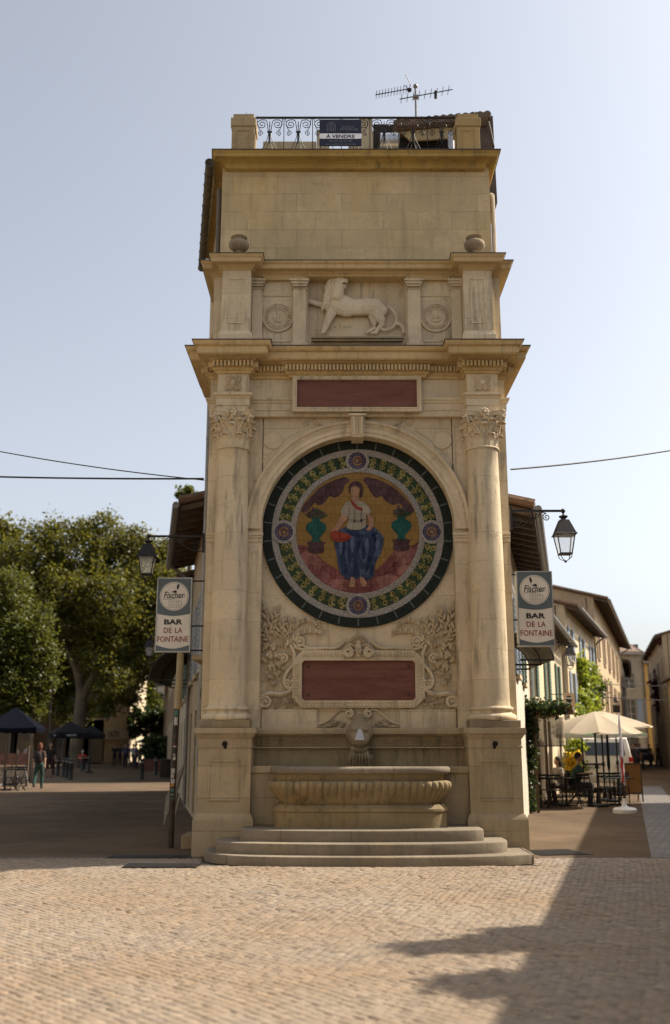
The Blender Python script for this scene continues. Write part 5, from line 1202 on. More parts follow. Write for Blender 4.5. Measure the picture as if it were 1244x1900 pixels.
# ================================================================ houses
def wallmat(name, c, st=.4, seed=0): return stone(name, c, tuple(v*.8 for v in c), stain=st, och=.15, seed=seed, streak=.5, bump=.3)
M['wwhite'] = wallmat('white_render', (.62, .56, .46), .15, 61); M['wcream'] = wallmat('cream_render', (.60, .50, .34), .3, 63)
M['wtan'] = wallmat('tan_render', (.50, .39, .25), .4, 66); M['wgrey'] = wallmat('grey_render', (.40, .35, .27), .5, 69); M['worange'] = wallmat('orange_render', (.60, .38, .13), .2, 72)
M['wdark'] = wallmat('brown_render', (.13, .10, .07), .5, 75)
M['shblue'] = plain('blue_grey_shutter', (.24, .29, .36), .6, var=.12); M['shgreen'] = plain('green_shutter', (.10, .15, .12), .6); M['shtan'] = plain('tan_shutter', (.40, .29, .19), .6); M['shwhite'] = plain('white_shutter', (.62, .6, .55), .6)
def house(name, lab, A, B, z1, mat, side, wins, over=.5, depth=7, shut='shblue', roofpitch=.28, gut=True, grp=None):
    """street wall from A to B (plan points); side = +1 when the street lies on the right of A->B"""
    A = Vector(A); B = Vector(B); d = (B-A); L = d.length; d.normalize(); n_ = Vector((d.y, -d.x))*side      # n_ points to the street
    t = thing(name, lab, 'house', (A.x, A.y, 0), 0, grp)
    Q = lambda s, o, z: (A.x + d.x*s + n_.x*o, A.y + d.y*s + n_.y*o, z)
    def blk(b, s0, s1, o0, o1, z0, z1_): b.add([Q(s, o, z) for z in (z0, z1_) for o in (o0, o1) for s in (s0, s1)], [(0, 2, 3, 1), (4, 5, 7, 6), (0, 1, 5, 4), (2, 6, 7, 3), (0, 4, 6, 2), (1, 3, 7, 5)])
    b = MB(); segs = sorted(set([0, L] + [w[0]-w[2]/2 for w in wins] + [w[0]+w[2]/2 for w in wins]))
    # wall with real openings: piers and spandrels between the windows
    cols = {}
    for wn in wins: cols.setdefault((round(wn[0], 3), wn[2]), []).append(wn)
    cur = 0
    for (sc, wd) in sorted(cols): 
        s0, s1 = sc-wd/2, sc+wd/2
        blk(b, cur, s0, -.35, 0, 0, z1); zc = 0
        for wn in sorted(cols[(sc, wd)], key=lambda q: q[1]):
            blk(b, s0, s1, -.35, 0, zc, wn[1]); zc = wn[1]+wn[3]
        blk(b, s0, s1, -.35, 0, zc, z1); cur = s1
    blk(b, cur, L, -.35, 0, 0, z1); blk(b, 0, L, -depth, -.4, 0, z1)
    rise = depth*.5*roofpitch
    b.add([Q(s, o, z) for s in (0, L) for o, z in ((0, z1), (-depth/2, z1+rise), (-depth, z1))], [(0, 1, 2), (5, 4, 3)])
    b.build('wall', mat, t)
    b = MB(); th = .10; e = .12
    b.add([Q(s, o, z) for s in (-e, L+e) for o, z in ((over, z1-over*roofpitch+.02), (-depth/2, z1+rise+.02), (-depth-.3, z1-.05), (-depth-.3, z1+.06), (-depth/2, z1+rise+th+.03), (over, z1-over*roofpitch+th))],
          [(0, 6, 7, 1), (1, 7, 8, 2), (3, 9, 10, 4), (4, 10, 11, 5), (5, 11, 6, 0), (0, 1, 4, 5), (1, 2, 3, 4), (6, 11, 10, 7), (7, 10, 9, 8)])
    nt_ = int(L/.22)
    for i in range(nt_+1):
        s_ = -e + (L+2*e)*i/nt_; b.tube([Q(s_, over+.03, z1-over*roofpitch+th), Q(s_, over-.9, z1-(over-.9)*roofpitch+th)], .06, 6)
    for s_ in (-e, L+e): b.tube([Q(s_, over+.03, z1-over*roofpitch+th), Q(s_, -depth/2, z1+rise+th)], .08, 6)
    rf = b.build('roof', M['tile'], t, 40)
    if over > .25:
        b = MB(); k = int(L/.6)
        b.add([Q(s, o, z) for s in (0, L) for o, z in ((over-.03, z1-over*roofpitch-.01), (over-.03, z1-over*roofpitch+.015), (0, z1+.01), (0, z1-.015))], [(0, 1, 2, 3), (7, 6, 5, 4), (0, 4, 5, 1), (3, 2, 6, 7), (0, 3, 7, 4), (1, 5, 6, 2)])
        for i in range(k+1): b.add([Q(s, o, z) for s in (L*i/k-.04, L*i/k+.04) for o, z in ((over-.03, z1-over*roofpitch-.10), (over-.03, z1-over*roofpitch), (0, z1), (0, z1-.12))], [(0, 1, 2, 3), (7, 6, 5, 4), (0, 4, 5, 1), (3, 2, 6, 7), (0, 3, 7, 4), (1, 5, 6, 2)])
        b.build('eave_soffit', M['wood'], rf)
    if gut:
        b = MB(); zg = z1-over*roofpitch+.0; b.tube([Q(-.1, over+.09, zg), Q(L+.1, over+.09, zg-.04)], .07, 8); b.tube([Q(L-.1, over+.06, zg), Q(L-.1, over*.4, zg-.3), Q(L-.1, .07, zg-.45), Q(L-.1, .07, .1)], .045, 7); b.build('gutter', M['zinc'], t, 40)
    for (sc, z, wd, h, st_) in wins:
        s0, s1 = sc-wd/2, sc+wd/2
        b = MB(); f_ = .06
        blk(b, s0, s0+f_, -.28, -.2, z, z+h); blk(b, s1-f_, s1, -.28, -.2, z, z+h); blk(b, s0+f_, s1-f_, -.28, -.2, z, z+f_); blk(b, s0+f_, s1-f_, -.28, -.2, z+h-f_, z+h)
        blk(b, sc-.02, sc+.02, -.28, -.21, z+f_, z+h-f_); 
        for q in (.35, .68): blk(b, s0+f_, s1-f_, -.275, -.22, z+h*q-.015, z+h*q+.015)
        wf = b.build('door' if z < .3 else 'window', M['shwhite'] if z > .3 else M['wood'], t)
        b = MB(); blk(b, s0+.02, s1-.02, -.26, -.25, z+.02, z+h-.02); b.build('pane', M['glass'], wf)
        if z > .3: b = MB(); blk(b, s0-.08, s1+.08, -.05, .09, z-.09, z); b.build('sill', M['relief'], wf)
        if st_:
            mt = M[st_ if isinstance(st_, str) else shut]
            for k in (0, 1):
                a0 = s0-wd/2-.02 if k == 0 else s1+.02; b = MB(); blk(b, a0, a0+wd/2, .02, .055, z-.02, z+h+.02)
                for q in range(int(h/.12)): blk(b, a0+.05, a0+wd/2-.05, .055, .068, z+.06+q*.12, z+.13+q*.12)
                b.build('shutter', mt, wf)
    return t, Q, blk
def grid(L, n, levels, wd=.95, s0=1.0, st=True, skip=()):
    return [(s0 + (L-2*s0)*i/max(1, n-1), z, wd, h, st and z > .3) for i in range(n) for j, (z, h) in enumerate(levels) if (i, j) not in skip]
def LWX(Y): return XC-2.52-.177*(Y-17.31)
def RWX(Y): return (3.1+.23*(Y-18.2)) if Y < 28.6 else 5.5+.315*(Y-28.7)
# left row
L_ = hypot(1.2, 7)
house('row_house', 'low shaded house with a deep tiled eave behind the scrolled lantern arm', (LWX(20.15)+.05, 20.15), (LWX(27.2), 27.2), 6.6, M['wtan'], -1, grid(7.1, 3, [(.1, 2.3), (3.2, 1.7)], 1.0), over=.62, shut='shutgrey', depth=3)
house('row_house', 'shaded cream house after the one with the deep tiled eave', (LWX(27.5), 27.5), (LWX(38), 38), 6.2, M['wcream'], -1, grid(10.6, 4, [(.1, 2.3), (3.0, 1.6)], 1.0), over=.45, shut='shgreen', depth=4)
house('row_house', 'long shaded house beyond the sunny gap in the row', (LWX(47), 47), (LWX(99), 99), 8.5, M['wtan'], -1, grid(52, 12, [(.1, 2.3), (3.0, 1.5), (6, 1.5)], 1.0), over=.4, shut='shtan')
# right row
t, Q, blk = house('row_house', 'white sunlit house with long eave gutter behind the bar sign', (RWX(17.6), 17.6), (RWX(28.4), 28.4), 5.9, M['wwhite'], 1, [(1.2, 3.1, .9, 1.6, 'shblue'), (3.3, .1, 1.1, 2.3, False), (4.5, 3.1, .9, 1.6, 'shblue'), (7.6, 3.1, .9, 1.6, 'shgreen'), (9.2, .1, 1.0, 2.3, False)], over=.62, depth=2.8)
house('row_house', 'cream house with green plants hanging from its first floor', (RWX(28.7), 28.7), (RWX(39.5), 39.5), 5.6, M['wcream'], 1, grid(10.5, 3, [(.1, 2.3), (3.0, 1.5)], .95, 1.4), over=.5, shut='shgreen', depth=4)
house('row_house', 'cream house with blue-grey shutters where the bright creeper grows', (9.2, 39.8), (13.0, 50.3), 7.1, M['wcream'], 1, grid(11, 3, [(.1, 2.4), (3.0, 1.5), (5.0, 1.3)], 1.0, 1.4), over=.55, shut='shblue')
house('row_house', 'tall golden house with dark gable above the street roofs', (13.2, 50.6), (21.6, 76), 9.0, M['wtan'], 1, grid(26.5, 6, [(.1, 2.5), (3.4, 1.8), (6.0, 1.7)], 1.15, 1.6), over=.7, shut='shtan', depth=4)
house('row_house', 'low pale house after the tall golden one', (22.0, 77), (27.0, 94), 8.0, M['wcream'], 1, grid(17.5, 4, [(.1, 2.6), (3.6, 1.8), (6.0, 1.3)], 1.3), over=.5, shut='shwhite', depth=8)
# closing facades at the end of the street
def facade(name, lab, x0, x1, y, z1, mat, wins, shut, depth=8, over=.35, **k): return house(name, lab, (x0, y), (x1, y), z1, mat, 1, wins, over=over, shut=shut, depth=depth, **k)
xa = GX(1150, 100); xb = GX(1206, 100); xc = GX(1232, 97)
facade('end_house', 'grey stone house with tall doorway closing the street', xa, xb, 100, 10.6, M['wgrey'], [(1.5, .1, 1.1, 2.5, False), (1.5, 3.9, 1.1, 2.2, 'shblue'), (1.5, 7.1, 1.1, 1.5, False), (4.1, .1, 1.3, 2.7, False), (4.1, 3.9, 1.3, 2.2, 'shblue'), (4.1, 7.1, 1.3, 1.5, False)], 'shblue')
facade('end_house', 'orange house with brown shutters at the end of the street', xb+.05, xc+2.5, 99.9, 9.7, M['worange'], [(2.1, .1, 1.1, 2.6, False), (2.1, 3.6, 1.1, 2.0, True), (2.1, 6.6, 1.1, 1.3, True)], 'shtan')
xt0 = GX(1136, 125); xt1 = GX(1170, 125)
t = thing('stone_tower', 'square stone tower with parapet rising behind the far street houses', 'tower', ((xt0+xt1)/2, 127, 0))
b = MB(); b.box(xt0, xt1, 124, 130, 0, 12.6); b.build('shaft', M['wgrey'], t)
b = MB(); b.box(xt0-.2, xt1+.2, 123.8, 130.2, 12.6, 12.95)
for i in range(5): a = xt0+(xt1-xt0-.5)*i/4; b.box(a, a+.5, 123.9, 124.3, 12.95, 14.3)
b.box(xt0, xt1, 123.9, 124.3, 14.3, 14.6); b.build('parapet', M['wgrey'], t)
b = MB(); b.box((xt0+xt1)/2-.3, (xt0+xt1)/2+.3, 123.97, 124.1, 9.2, 11); b.build('slit_window', M['glass'], t)
t = thing('distant_roof', 'long far roof with a small chimney and weathervane above the street end', 'house', (GX(1200, 118), 118, 0))
b = MB(); b.box(GX(1165, 118), GX(1240, 118), 118, 126, 0, 11.2); b.build('wall', M['wgrey'], t); b = MB(); xx = GX(1197, 118); b.box(xx-.5, xx+.5, 118.2, 119.2, 11.2, 12.4); b.box(xx-.25, xx+.25, 118.4, 119, 12.4, 13.3); b.tube([(xx-1.6, 118.6, 11.2), (xx-1.6, 118.6, 14.2)], .05, 5); b.ell((xx-1.6, 118.6, 13.6), (.35, .06, .35)); b.build('chimney', M['wdark'], t)
b = MB(); b.prism([(GX(1163, 118), 11.2), (GX(1242, 118), 11.2), (GX(1242, 118), 11.5), (GX(1163, 118), 11.9)], 117.7, 126.3); b.build('roof', M['tile'], t)
# houses on the far side of the right street
m_ = M['wdark']
house('shaded_house', 'shaded brown house that carries the burgundy creeper', (GX(1247, 74), 74), (GX(1217, 93), 93), 9.6, M['wtan'], -1, grid(19, 4, [(.1, 2.5), (3.4, 1.8), (6.4, 1.6)], 1.1), over=.5, shut='shtan')
k_h = 6.5/tan(SUN_EL); ex, ey = sin(SUN_AZ)*k_h, cos(SUN_AZ)*k_h          # eave line that throws the street shadow
S0 = Vector(G(925, 1940)); S1 = Vector(G(1095, 1540)); dd = (S1-S0).normalized()
E0 = S0 + Vector((ex, ey)) - dd*6; E1 = S1 + Vector((ex, ey)) + dd*9.5
nn_ = Vector((dd.y, -dd.x)); w0 = E0 + nn_*.4; w1 = E1 + nn_*.4
house('roadside_house', 'long plain house whose eave shades the cobbles, outside the picture', (w0.x, w0.y), (w1.x, w1.y), 6.5+.4*.28-.1, M['wtan'], -1, grid((w1-w0).length, 6, [(.1, 2.3), (3.4, 1.6)], 1.0, 2), over=.4, shut='shtan')
house('roadside_house', 'lower house after the long plain one, outside the picture', (w1.x+2.2, w1.y+5.5), (24.0, 73), 6.2, M['wcream'], -1, grid(24, 5, [(.1, 2.3), (3.4, 1.6)], 1.0, 2), over=.4, shut='shtan')
# unseen houses added beside and behind the viewer to bounce warm light
house('added_side_house', 'tall cream house added west of the near square to bounce light, outside the picture', (-12.5, -16), (-13.5, 2), 13, M['wwhite'], 1, grid(18, 4, [(.1, 2.6), (4.2, 2.0), (7.8, 2.0)], 1.2, 2), over=.5, shut='shblue')
house('added_side_house', 'tall honey-coloured house added beside the cream one to bounce light, outside the picture', (-13.6, 2.3), (-15.4, 15), 12, M['wcream'], 1, grid(12.8, 3, [(.1, 2.6), (4.2, 2.0), (7.6, 2.0)], 1.2, 2), over=.5, shut='shgreen')
house('added_side_house', 'long plain house added behind the viewer to bounce light, outside the picture', (9, -19), (-11, -19), 9, M['wwhite'], -1, grid(20, 4, [(.1, 2.6), (4.2, 2.0)], 1.2, 2), over=.5, shut='shgreen')
# far left square
def LF(px0, px1, Y, *a, **k): return facade('square_house', a[0], GX(px0, Y), GX(px1, Y), Y, *a[1:], **k)
LF(118, 238, 100, 'pale building with a small food shop on the far side of the square', 13.5, M['wcream'], [(3.1, .1, 1.6, 2.3, False), (3.1, 4.3, 1.6, 3.0, False), (3.1, 9.5, 1.6, 2.4, True)], 'shgreen')
x0, x1 = GX(165, 99.9), GX(236, 99.9)
t = thing('shop_fascia', 'cream shop fascia with handwritten dark lettering across the square', 'sign', ((x0+x1)/2, 99.8, 2.75)); zf = W(0, 1372, 99.8)[1]; zg = W(0, 1350, 99.8)[1]
b = MB(); b.box(x0, x1, 99.72, 99.98, zf, zg); b.build('board', M['wwhite'], t)
b = MB(); b.text('OLÏTI', GX(208, 99.7), (zf+zg)/2, (zg-zf)*.55, 99.715, bold=.02, wid=1.05, depth=.01); b.build('lettering', M['ink_black'], t)
LF(20, 117, 92, 'dark tall building hidden behind the forked plane tree', 15, M['wdark'], grid(8.5, 3, [(.1, 2.6), (4.0, 2.2), (8, 2.0)], 1.2), 'shgreen')
LF(-120, 18, 88, 'dark brown building hidden behind the fresh green tree', 13, M['wdark'], grid(8.5, 3, [(.1, 2.6), (4.0, 2.2), (8, 2.0)], 1.2), 'shgreen')
LF(240, 312, 112, 'sunlit house wrapped in yellow-green climbing vine', 11.5, M['wwhite'], [(1.2, 5.2, .9, 2.0, 'shblue'), (3.0, 5.2, .9, 2.0, 'shblue'), (3.0, 8.0, .9, 1.6, 'shblue')], 'shblue')
LF(296, 336, 140, 'bright pale house closing the lane beside the vine house', 11.0, M['wwhite'], [(1.4, 5.2, .9, 2.0, True), (1.4, 1.0, .9, 2.0, True)], 'shblue')
# overhead cables
def wire(lab, A, B, sag, r=.012, k=24):
    A = Vector(A); B = Vector(B); b = MB(); b.tube([A.lerp(B, i/k) - Vector((0, 0, 4*sag*(i/k)*(1-i/k))) for i in range(k+1)], r, 5); o = b.build('overhead_cable', M['cable']); return tag(o, lab, 'cable')
xw_, zw_ = W(378, 888, 17.0)
wire('thick level overhead cable above the plane trees', (xw_, 17.0, zw_), (W(-60, 883, 19)[0], 19, W(-60, 883, 19)[1]), .02, .018)
wire('thin sagging overhead cable above the thick level one', (xw_, 17.1, zw_), (W(-60, 826, 19)[0], 19, W(-60, 826, 19)[1]), .06, .011)
x, z = W(948, 871, 17.0); x2, z2 = W(1300, 826, 19); wire('twisted overhead cable rising from the monument over the sky-lit lantern', (x, 17.0, z), (x2, 19, z2), .05, .016)
xs_, zs_ = W(0, 0, 17)
for (pa, pb, Y0, Y1, lab) in (((1100, 1268), (1244, 1272), 60, 60, 'higher of two thin cables crossing the street above the parasols'), ((1080, 1290), (1244, 1300), 50, 50, 'lower of two thin cables crossing the street above the parasols')):
    x, z = W(*pa, Y0); x2, z2 = W(*pb, Y1); wire(lab, (x, Y0, z), (x2+2, Y1, z2), .08, .02)
# ================================================================ vegetation
def leafcloud(name, blobs, n, size, mat, parent, seed=1, clump=.55, per=26, up=.3):
    """blobs: (centre, radii); leaves gathered in clumps spread through the volume, denser towards the outside"""
    rr = np.random.RandomState(seed); w_ = np.array([b_[1][0]*b_[1][1]*b_[1][2] for b_ in blobs])**.75; w_ = w_/w_.sum()
    nc = max(4, n//per); ci = rr.choice(len(blobs), nc, p=w_); C = np.array([b_[0] for b_ in blobs])[ci]; R = np.array([b_[1] for b_ in blobs])[ci]
    d = rr.normal(size=(nc, 3)); d /= np.linalg.norm(d, axis=1)[:, None]; rad = rr.uniform(.25, 1, nc)**.45
    cc = C + d*R*rad[:, None]*(1+.12*rr.normal(size=(nc, 1)))
    per_ = np.maximum(3, rr.poisson(per, nc)); idx = np.repeat(np.arange(nc), per_); N = len(idx)
    cs = (clump*rr.uniform(.5, 1.3, nc))[idx]
    P = cc[idx] + rr.normal(size=(N, 3))*cs[:, None]*np.array([.5, .5, .42])
    nn = rr.normal(size=(N, 3)); nn[:, 2] = np.abs(nn[:, 2])+up; nn /= np.linalg.norm(nn, axis=1)[:, None]
    a = np.cross(nn, rr.normal(size=(N, 3))); a /= np.linalg.norm(a, axis=1)[:, None]; b_ = np.cross(nn, a)
    s_ = size*rr.uniform(.6, 1.3, N)[:, None]
    V = np.stack([P - a*s_*.5, P + b_*s_*.36 + nn*s_*.1, P + a*s_*.55, P - b_*s_*.36 + nn*s_*.1], 1).reshape(-1, 3)
    off = np.array(rootoff(parent)) if parent else 0
    V = V - off; V[:, 2] = np.maximum(V[:, 2], .02)
    me = bpy.data.meshes.new(name); me.vertices.add(len(V)); me.vertices.foreach_set('co', V.reshape(-1).astype(np.float32))
    me.loops.add(N*4); me.loops.foreach_set('vertex_index', np.arange(N*4, dtype=np.int32)); me.polygons.add(N); me.polygons.foreach_set('loop_start', np.arange(0, N*4, 4, dtype=np.int32))
    me.update(); me.materials.append(mat); o = bpy.data.objects.new(name, me); COL.objects.link(o); o.parent = parent; return o
M['bark'] = stone('plane_bark', (.15, .125, .09), (.075, .063, .047), stain=.6, seed=81, bump=.6)
M['leaf'] = leafmat('plane_leaf', (.042, .052, .010), (.125, .118, .020), .38, (.31, .28, .03))
M['leaf2'] = leafmat('ash_leaf', (.045, .058, .010), (.105, .115, .022), .35, (.24, .24, .03))
M['ivy'] = leafmat('sunlit_vine_leaf', (.13, .18, .02), (.26, .30, .04), .4, (.5, .55, .05)); M['ivyd'] = leafmat('ivy_leaf', (.02, .035, .010), (.05, .075, .02), .25)
M['flower'] = leafmat('yellow_flower', (.7, .45, .03), (.8, .6, .06), .3); M['burg'] = leafmat('burgundy_leaf', (.06, .01, .015), (.13, .02, .03), .25, (.25, .03, .04))
def PB(px, py, Y, r, ry=None):
    x, z = W(px, py, Y); k = Y*.985/FPX*1.02; return ((x, Y, z), (r*k, (ry or r)*k, r*k*.92))
def tree(lab, base, limbs, blobs, n, size, mat, seed, clump=.6, cat='tree', name='plane_tree', grp=None):
    t = thing(name, lab, cat, (base[0], base[1], 0), 0, grp); b = MB()
    for pts, r0, r1 in limbs:
        C = curve(pts, 6); k = len(C)-1; b.tube(C, [r0 + (r1-r0)*i/k + .02*sin(i*1.3)*r0 for i in range(k+1)], 10)
    b.build('trunk', M['bark'], t, 60)
    leafcloud('crown', blobs, n, size, mat, t, seed, clump); return t
def pt(px, py, Y): x, z = W(px, py, Y); return (x, Y, z)
Y = 78
tree('biggest plane tree of the square with forked trunk and broad golden-green crown', (GX(139, Y), Y), [
    ([(GX(139, Y), Y, -.1), pt(141, 1395, Y), pt(147, 1340, Y), pt(152, 1292, Y)], .62, .46),
    ([pt(152, 1295, Y), pt(146, 1255, Y), pt(132, 1215, Y), pt(128, 1160, Y+1)], .42, .12), ([pt(153, 1295, Y), pt(175, 1255, Y), pt(198, 1225, Y), pt(210, 1150, Y-1)], .40, .12),
    ([pt(198, 1225, Y), pt(225, 1190, Y), pt(255, 1150, Y)], .22, .06), ([pt(132, 1215, Y), pt(105, 1170, Y), pt(70, 1130, Y)], .22, .06)],
    [PB(60, 1055, Y, 72), PB(145, 1030, Y, 66), PB(232, 1040, Y+2, 66), PB(292, 1100, Y+2, 46), PB(200, 1120, Y-2, 80), PB(110, 1125, Y-2, 75), PB(275, 1170, Y, 48), PB(190, 1205, Y-2, 45), PB(215, 1265, Y-2, 38), PB(35, 1110, Y, 55), PB(105, 975, Y, 18), PB(195, 975, Y, 20), PB(262, 990, Y, 14), PB(75, 995, Y, 26), PB(235, 1005, Y, 25), PB(165, 985, Y, 25), PB(250, 1225, Y, 30), PB(195, 1305, Y-1, 24), PB(110, 1195, Y+2, 42), PB(100, 1255, Y+3, 36), PB(105, 1310, Y+3, 26), PB(150, 1160, Y+2, 50), PB(312, 1060, Y+3, 26), PB(50, 1180, Y+3, 45), PB(225, 1300, Y, 14), PB(75, 1290, Y+4, 40), PB(130, 1215, Y+4, 40), PB(118, 1330, Y+4, 16), PB(285, 1035, Y+2, 36), PB(300, 1078, Y, 38), PB(316, 1120, Y, 34), PB(300, 1165, Y, 38), PB(60, 1240, Y+4, 40), PB(140, 1270, Y+4, 26), PB(305, 1030, Y+3, 28), PB(322, 1085, Y+3, 34), PB(330, 1140, Y+3, 30), PB(240, 1290, Y+2, 22), PB(160, 1310, Y+3, 26), PB(280, 1140, Y+3, 55), PB(175, 1240, Y+3, 30)], 115000, .25, M['leaf'], 3, .75, grp='plane trees round the square')
Y = 46
tree('fresh green tree with small leaves standing over the cafe screen', (GX(56, Y), Y), [([(GX(56, Y), Y, -.1), pt(57, 1390, Y), pt(52, 1330, Y), pt(40, 1250, Y)], .16, .10), ([pt(50, 1320, Y), pt(70, 1260, Y), pt(78, 1200, Y)], .09, .03)],
    [PB(10, 1100, Y, 46), PB(52, 1165, Y, 42), PB(15, 1200, Y, 60), PB(70, 1215, Y, 34), PB(35, 1270, Y, 52), PB(82, 1262, Y, 22), PB(60, 1315, Y, 26), PB(5, 1310, Y, 35), PB(92, 1130, Y, 10)], 36000, .15, M['leaf2'], 5, .40, name='broadleaf_tree')
Y = 92
tree('tall plane tree rising behind the fresh green tree', (GX(-5, Y), Y), [([(GX(-5, Y), Y, -.1), pt(-3, 1300, Y), pt(0, 1150, Y)], .5, .25)], [PB(-10, 1000, Y, 42), PB(12, 985, Y, 26), PB(-30, 1060, Y, 55), PB(20, 1040, Y, 40)], 9000, .4, M['leaf'], 7, .8, grp='plane trees round the square')
Y = 96
tree('dark leaning tree between the forked plane tree and the vine house', (GX(186, Y), Y), [([(GX(170, Y), Y, -.1), pt(168, 1350, Y), pt(196, 1290, Y), pt(240, 1230, Y)], .45, .2)], [PB(262, 1215, Y, 42), PB(300, 1180, Y, 30), PB(235, 1255, Y, 32), PB(285, 1235, Y, 26), PB(310, 1150, Y, 25), PB(320, 1225, Y, 14)], 9000, .38, M['leaf'], 9, .7, grp='plane trees round the square')
Y = 60
tree('wispy treetop peeping over the deep tiled eave beside the cables', (GX(352, Y), Y), [([(GX(352, Y), Y, 0), pt(352, 1000, Y), pt(348, 915, Y)], .2, .05)], [PB(348, 912, Y, 15), PB(358, 940, Y, 16), PB(335, 922, Y, 7)], 900, .3, M['leaf2'], 12, .35, name='broadleaf_tree')
# hedge and planters under the vine house
def hedge(lab, x0, x1, y, z0, z1, mat, seed, n=3000, size=.2, cat='hedge', name='hedge', dy=.8):
    k = max(2, int((x1-x0)/.9)); bl = [((x0+(x1-x0)*(i+.5)/k, y, (z0+z1)/2), ((x1-x0)/k*.7, dy, (z1-z0)/2)) for i in range(k)]
    t = thing(name, lab, cat, ((x0+x1)/2, y, 0)); leafcloud('foliage', bl, n, size, mat, t, seed, .3)
    b = MB(); 
    for i in range(k): xx = x0+(x1-x0)*(i+.5)/k; b.tube([(xx, y, 0), (xx+.1, y, (z0+z1)/2)], [.06, .03], 6)
    b.build('stems', M['bark'], t); return t
hedge('dark hedge along the terrace behind the brown planter', GX(268, 70), GX(330, 70), 70, .6, 2.3, M['ivyd'], 21, 5000, .22)
hedge('dense dark shrubs spilling below the sunlit vine', GX(240, 100), GX(335, 100), 100, 2.2, 5.4, M['ivyd'], 22, 7000, .32, 'shrub', 'shrub_bank', 1.5)
def planter(lab, x, y, w_, h_, mat): 
    t = thing('planter_box', lab, 'planter', (x, y, 0)); b = MB(); b.box(x-w_/2, x+w_/2, y-.25, y+.25, 0, h_); b.box(x-w_/2-.03, x+w_/2+.03, y-.28, y+.28, h_-.08, h_-.002); b.build('box', mat, t); b = MB(); b.box(x-w_/2+.05, x+w_/2-.05, y-.2, y+.2, h_-.1, h_+.01); b.build('soil', plain('soil', (.04, .03, .02), .95), t)
planter('long brown planter box under the dark hedge', GX(292, 67.5), 67.5, 2.2, .75, plain('red_brown_planter', (.13, .045, .03), .7))
def vine(name, lab, blobs, n, size, mat, seed, stem, cat='climbing plant', clump=.35):
    t = thing(name, lab, cat, (stem[0][0], stem[0][1], 0)); b = MB(); b.tube(curve(stem, 5), .04, 6); b.build('stem', M['bark'], t, 60); leafcloud('foliage', blobs, n, size, mat, t, seed, clump); return t
Y = 111.3
vine('climbing_vine', 'glowing yellow-green vine sheet on the sunlit far house', [PB(246, 1285, Y, 10), PB(247, 1310, Y, 12), PB(268, 1275, Y, 9), PB(269, 1305, Y, 12), PB(262, 1320, Y, 12), PB(246, 1262, Y, 8), PB(272, 1325, Y, 9)], 6000, .32, M['ivy'], 31, [(GX(247, Y), Y, 0), (GX(247, Y), Y, 5)], clump=.5)
vine('climbing_vine', 'darker green creeper column beside the yellow-green vine', [PB(284, 1270, Y, 8), PB(286, 1290, Y, 9), PB(289, 1310, Y, 11), PB(297, 1322, Y, 9), PB(283, 1325, Y, 9)], 3500, .32, M['leaf2'], 32, [(GX(286, Y), Y, 0), (GX(286, Y), Y, 5)], clump=.5)
def RWB(Y): t = (Y-39.8)/10.5; return 9.2+3.8*t
vine('climbing_vine', 'bright green creeper billowing from a wall above the parasols', [PB(1075, 1236, 43, 13), PB(1088, 1248, 45, 14), PB(1080, 1268, 43.5, 15), PB(1096, 1266, 46.5, 12), PB(1074, 1300, 42.5, 15), PB(1090, 1300, 45, 14), PB(1082, 1318, 43, 13), PB(1072, 1325, 41.5, 10), PB(1100, 1318, 47, 10)], 9000, .17, M['ivy'], 33, [(GX(1082, 44), 44, 0), (GX(1080, 44), 44, 3)], clump=.3)
vine('climbing_vine', 'round dark ivy mass beside the bright billowing creeper', [PB(1103, 1282, 49, 12), PB(1106, 1270, 49.5, 9), PB(1100, 1296, 48.5, 9), PB(1088, 1282, 45.5, 6)], 3000, .18, M['ivyd'], 34, [(GX(1104, 49), 49, 0), (GX(1104, 49), 49, 3)])
vine('flowering_shrub', 'yellow flowering shrub beside the white van', [PB(1062, 1408, 34, 5), PB(1067, 1402, 35, 4), PB(1058, 1418, 34, 4)], 500, .10, M['flower'], 35, [(GX(1063, 34), 34, 0), (GX(1063, 34), 34, .7)], 'shrub', .2)
vine('climbing_vine', 'green plant on the wall behind the yellow flowers and van', [PB(1070, 1385, 36.5, 9), PB(1076, 1400, 37, 9), PB(1072, 1420, 36.5, 10)], 2500, .14, M['ivy'], 36, [(GX(1072, 37), 37, 0), (GX(1072, 37), 37, 1)], clump=.25)
vine('climbing_vine', 'burgundy creeper hanging on the shaded street house', [PB(1222, 1270, 82, 8), PB(1226, 1290, 82, 9), PB(1229, 1310, 82, 8), PB(1216, 1212, 88, 5), PB(1226, 1250, 84, 7), PB(1236, 1190, 75, 7)], 3000, .3, M['burg'], 37, [(GX(1226, 82), 82, 0), (GX(1226, 82), 82, 5)], clump=.4)
# dark climber on the pergola's left post
Yp = 25.4; XV = GX(984, Yp)
vine('climbing_vine', 'dark leafy climber smothering a post of the wooden pergola', [((XV+.04*sin(i), Yp, .2+.18*i), (.17 if i < 9 else .28, .22, .2)) for i in range(14)] + [((XV+.2*i, Yp-.1, 2.5), (.25, .3, .16)) for i in range(5)], 5200, .085, M['ivyd'], 38, [(XV, Yp, 0), (XV, Yp, 2.3)], clump=.13)
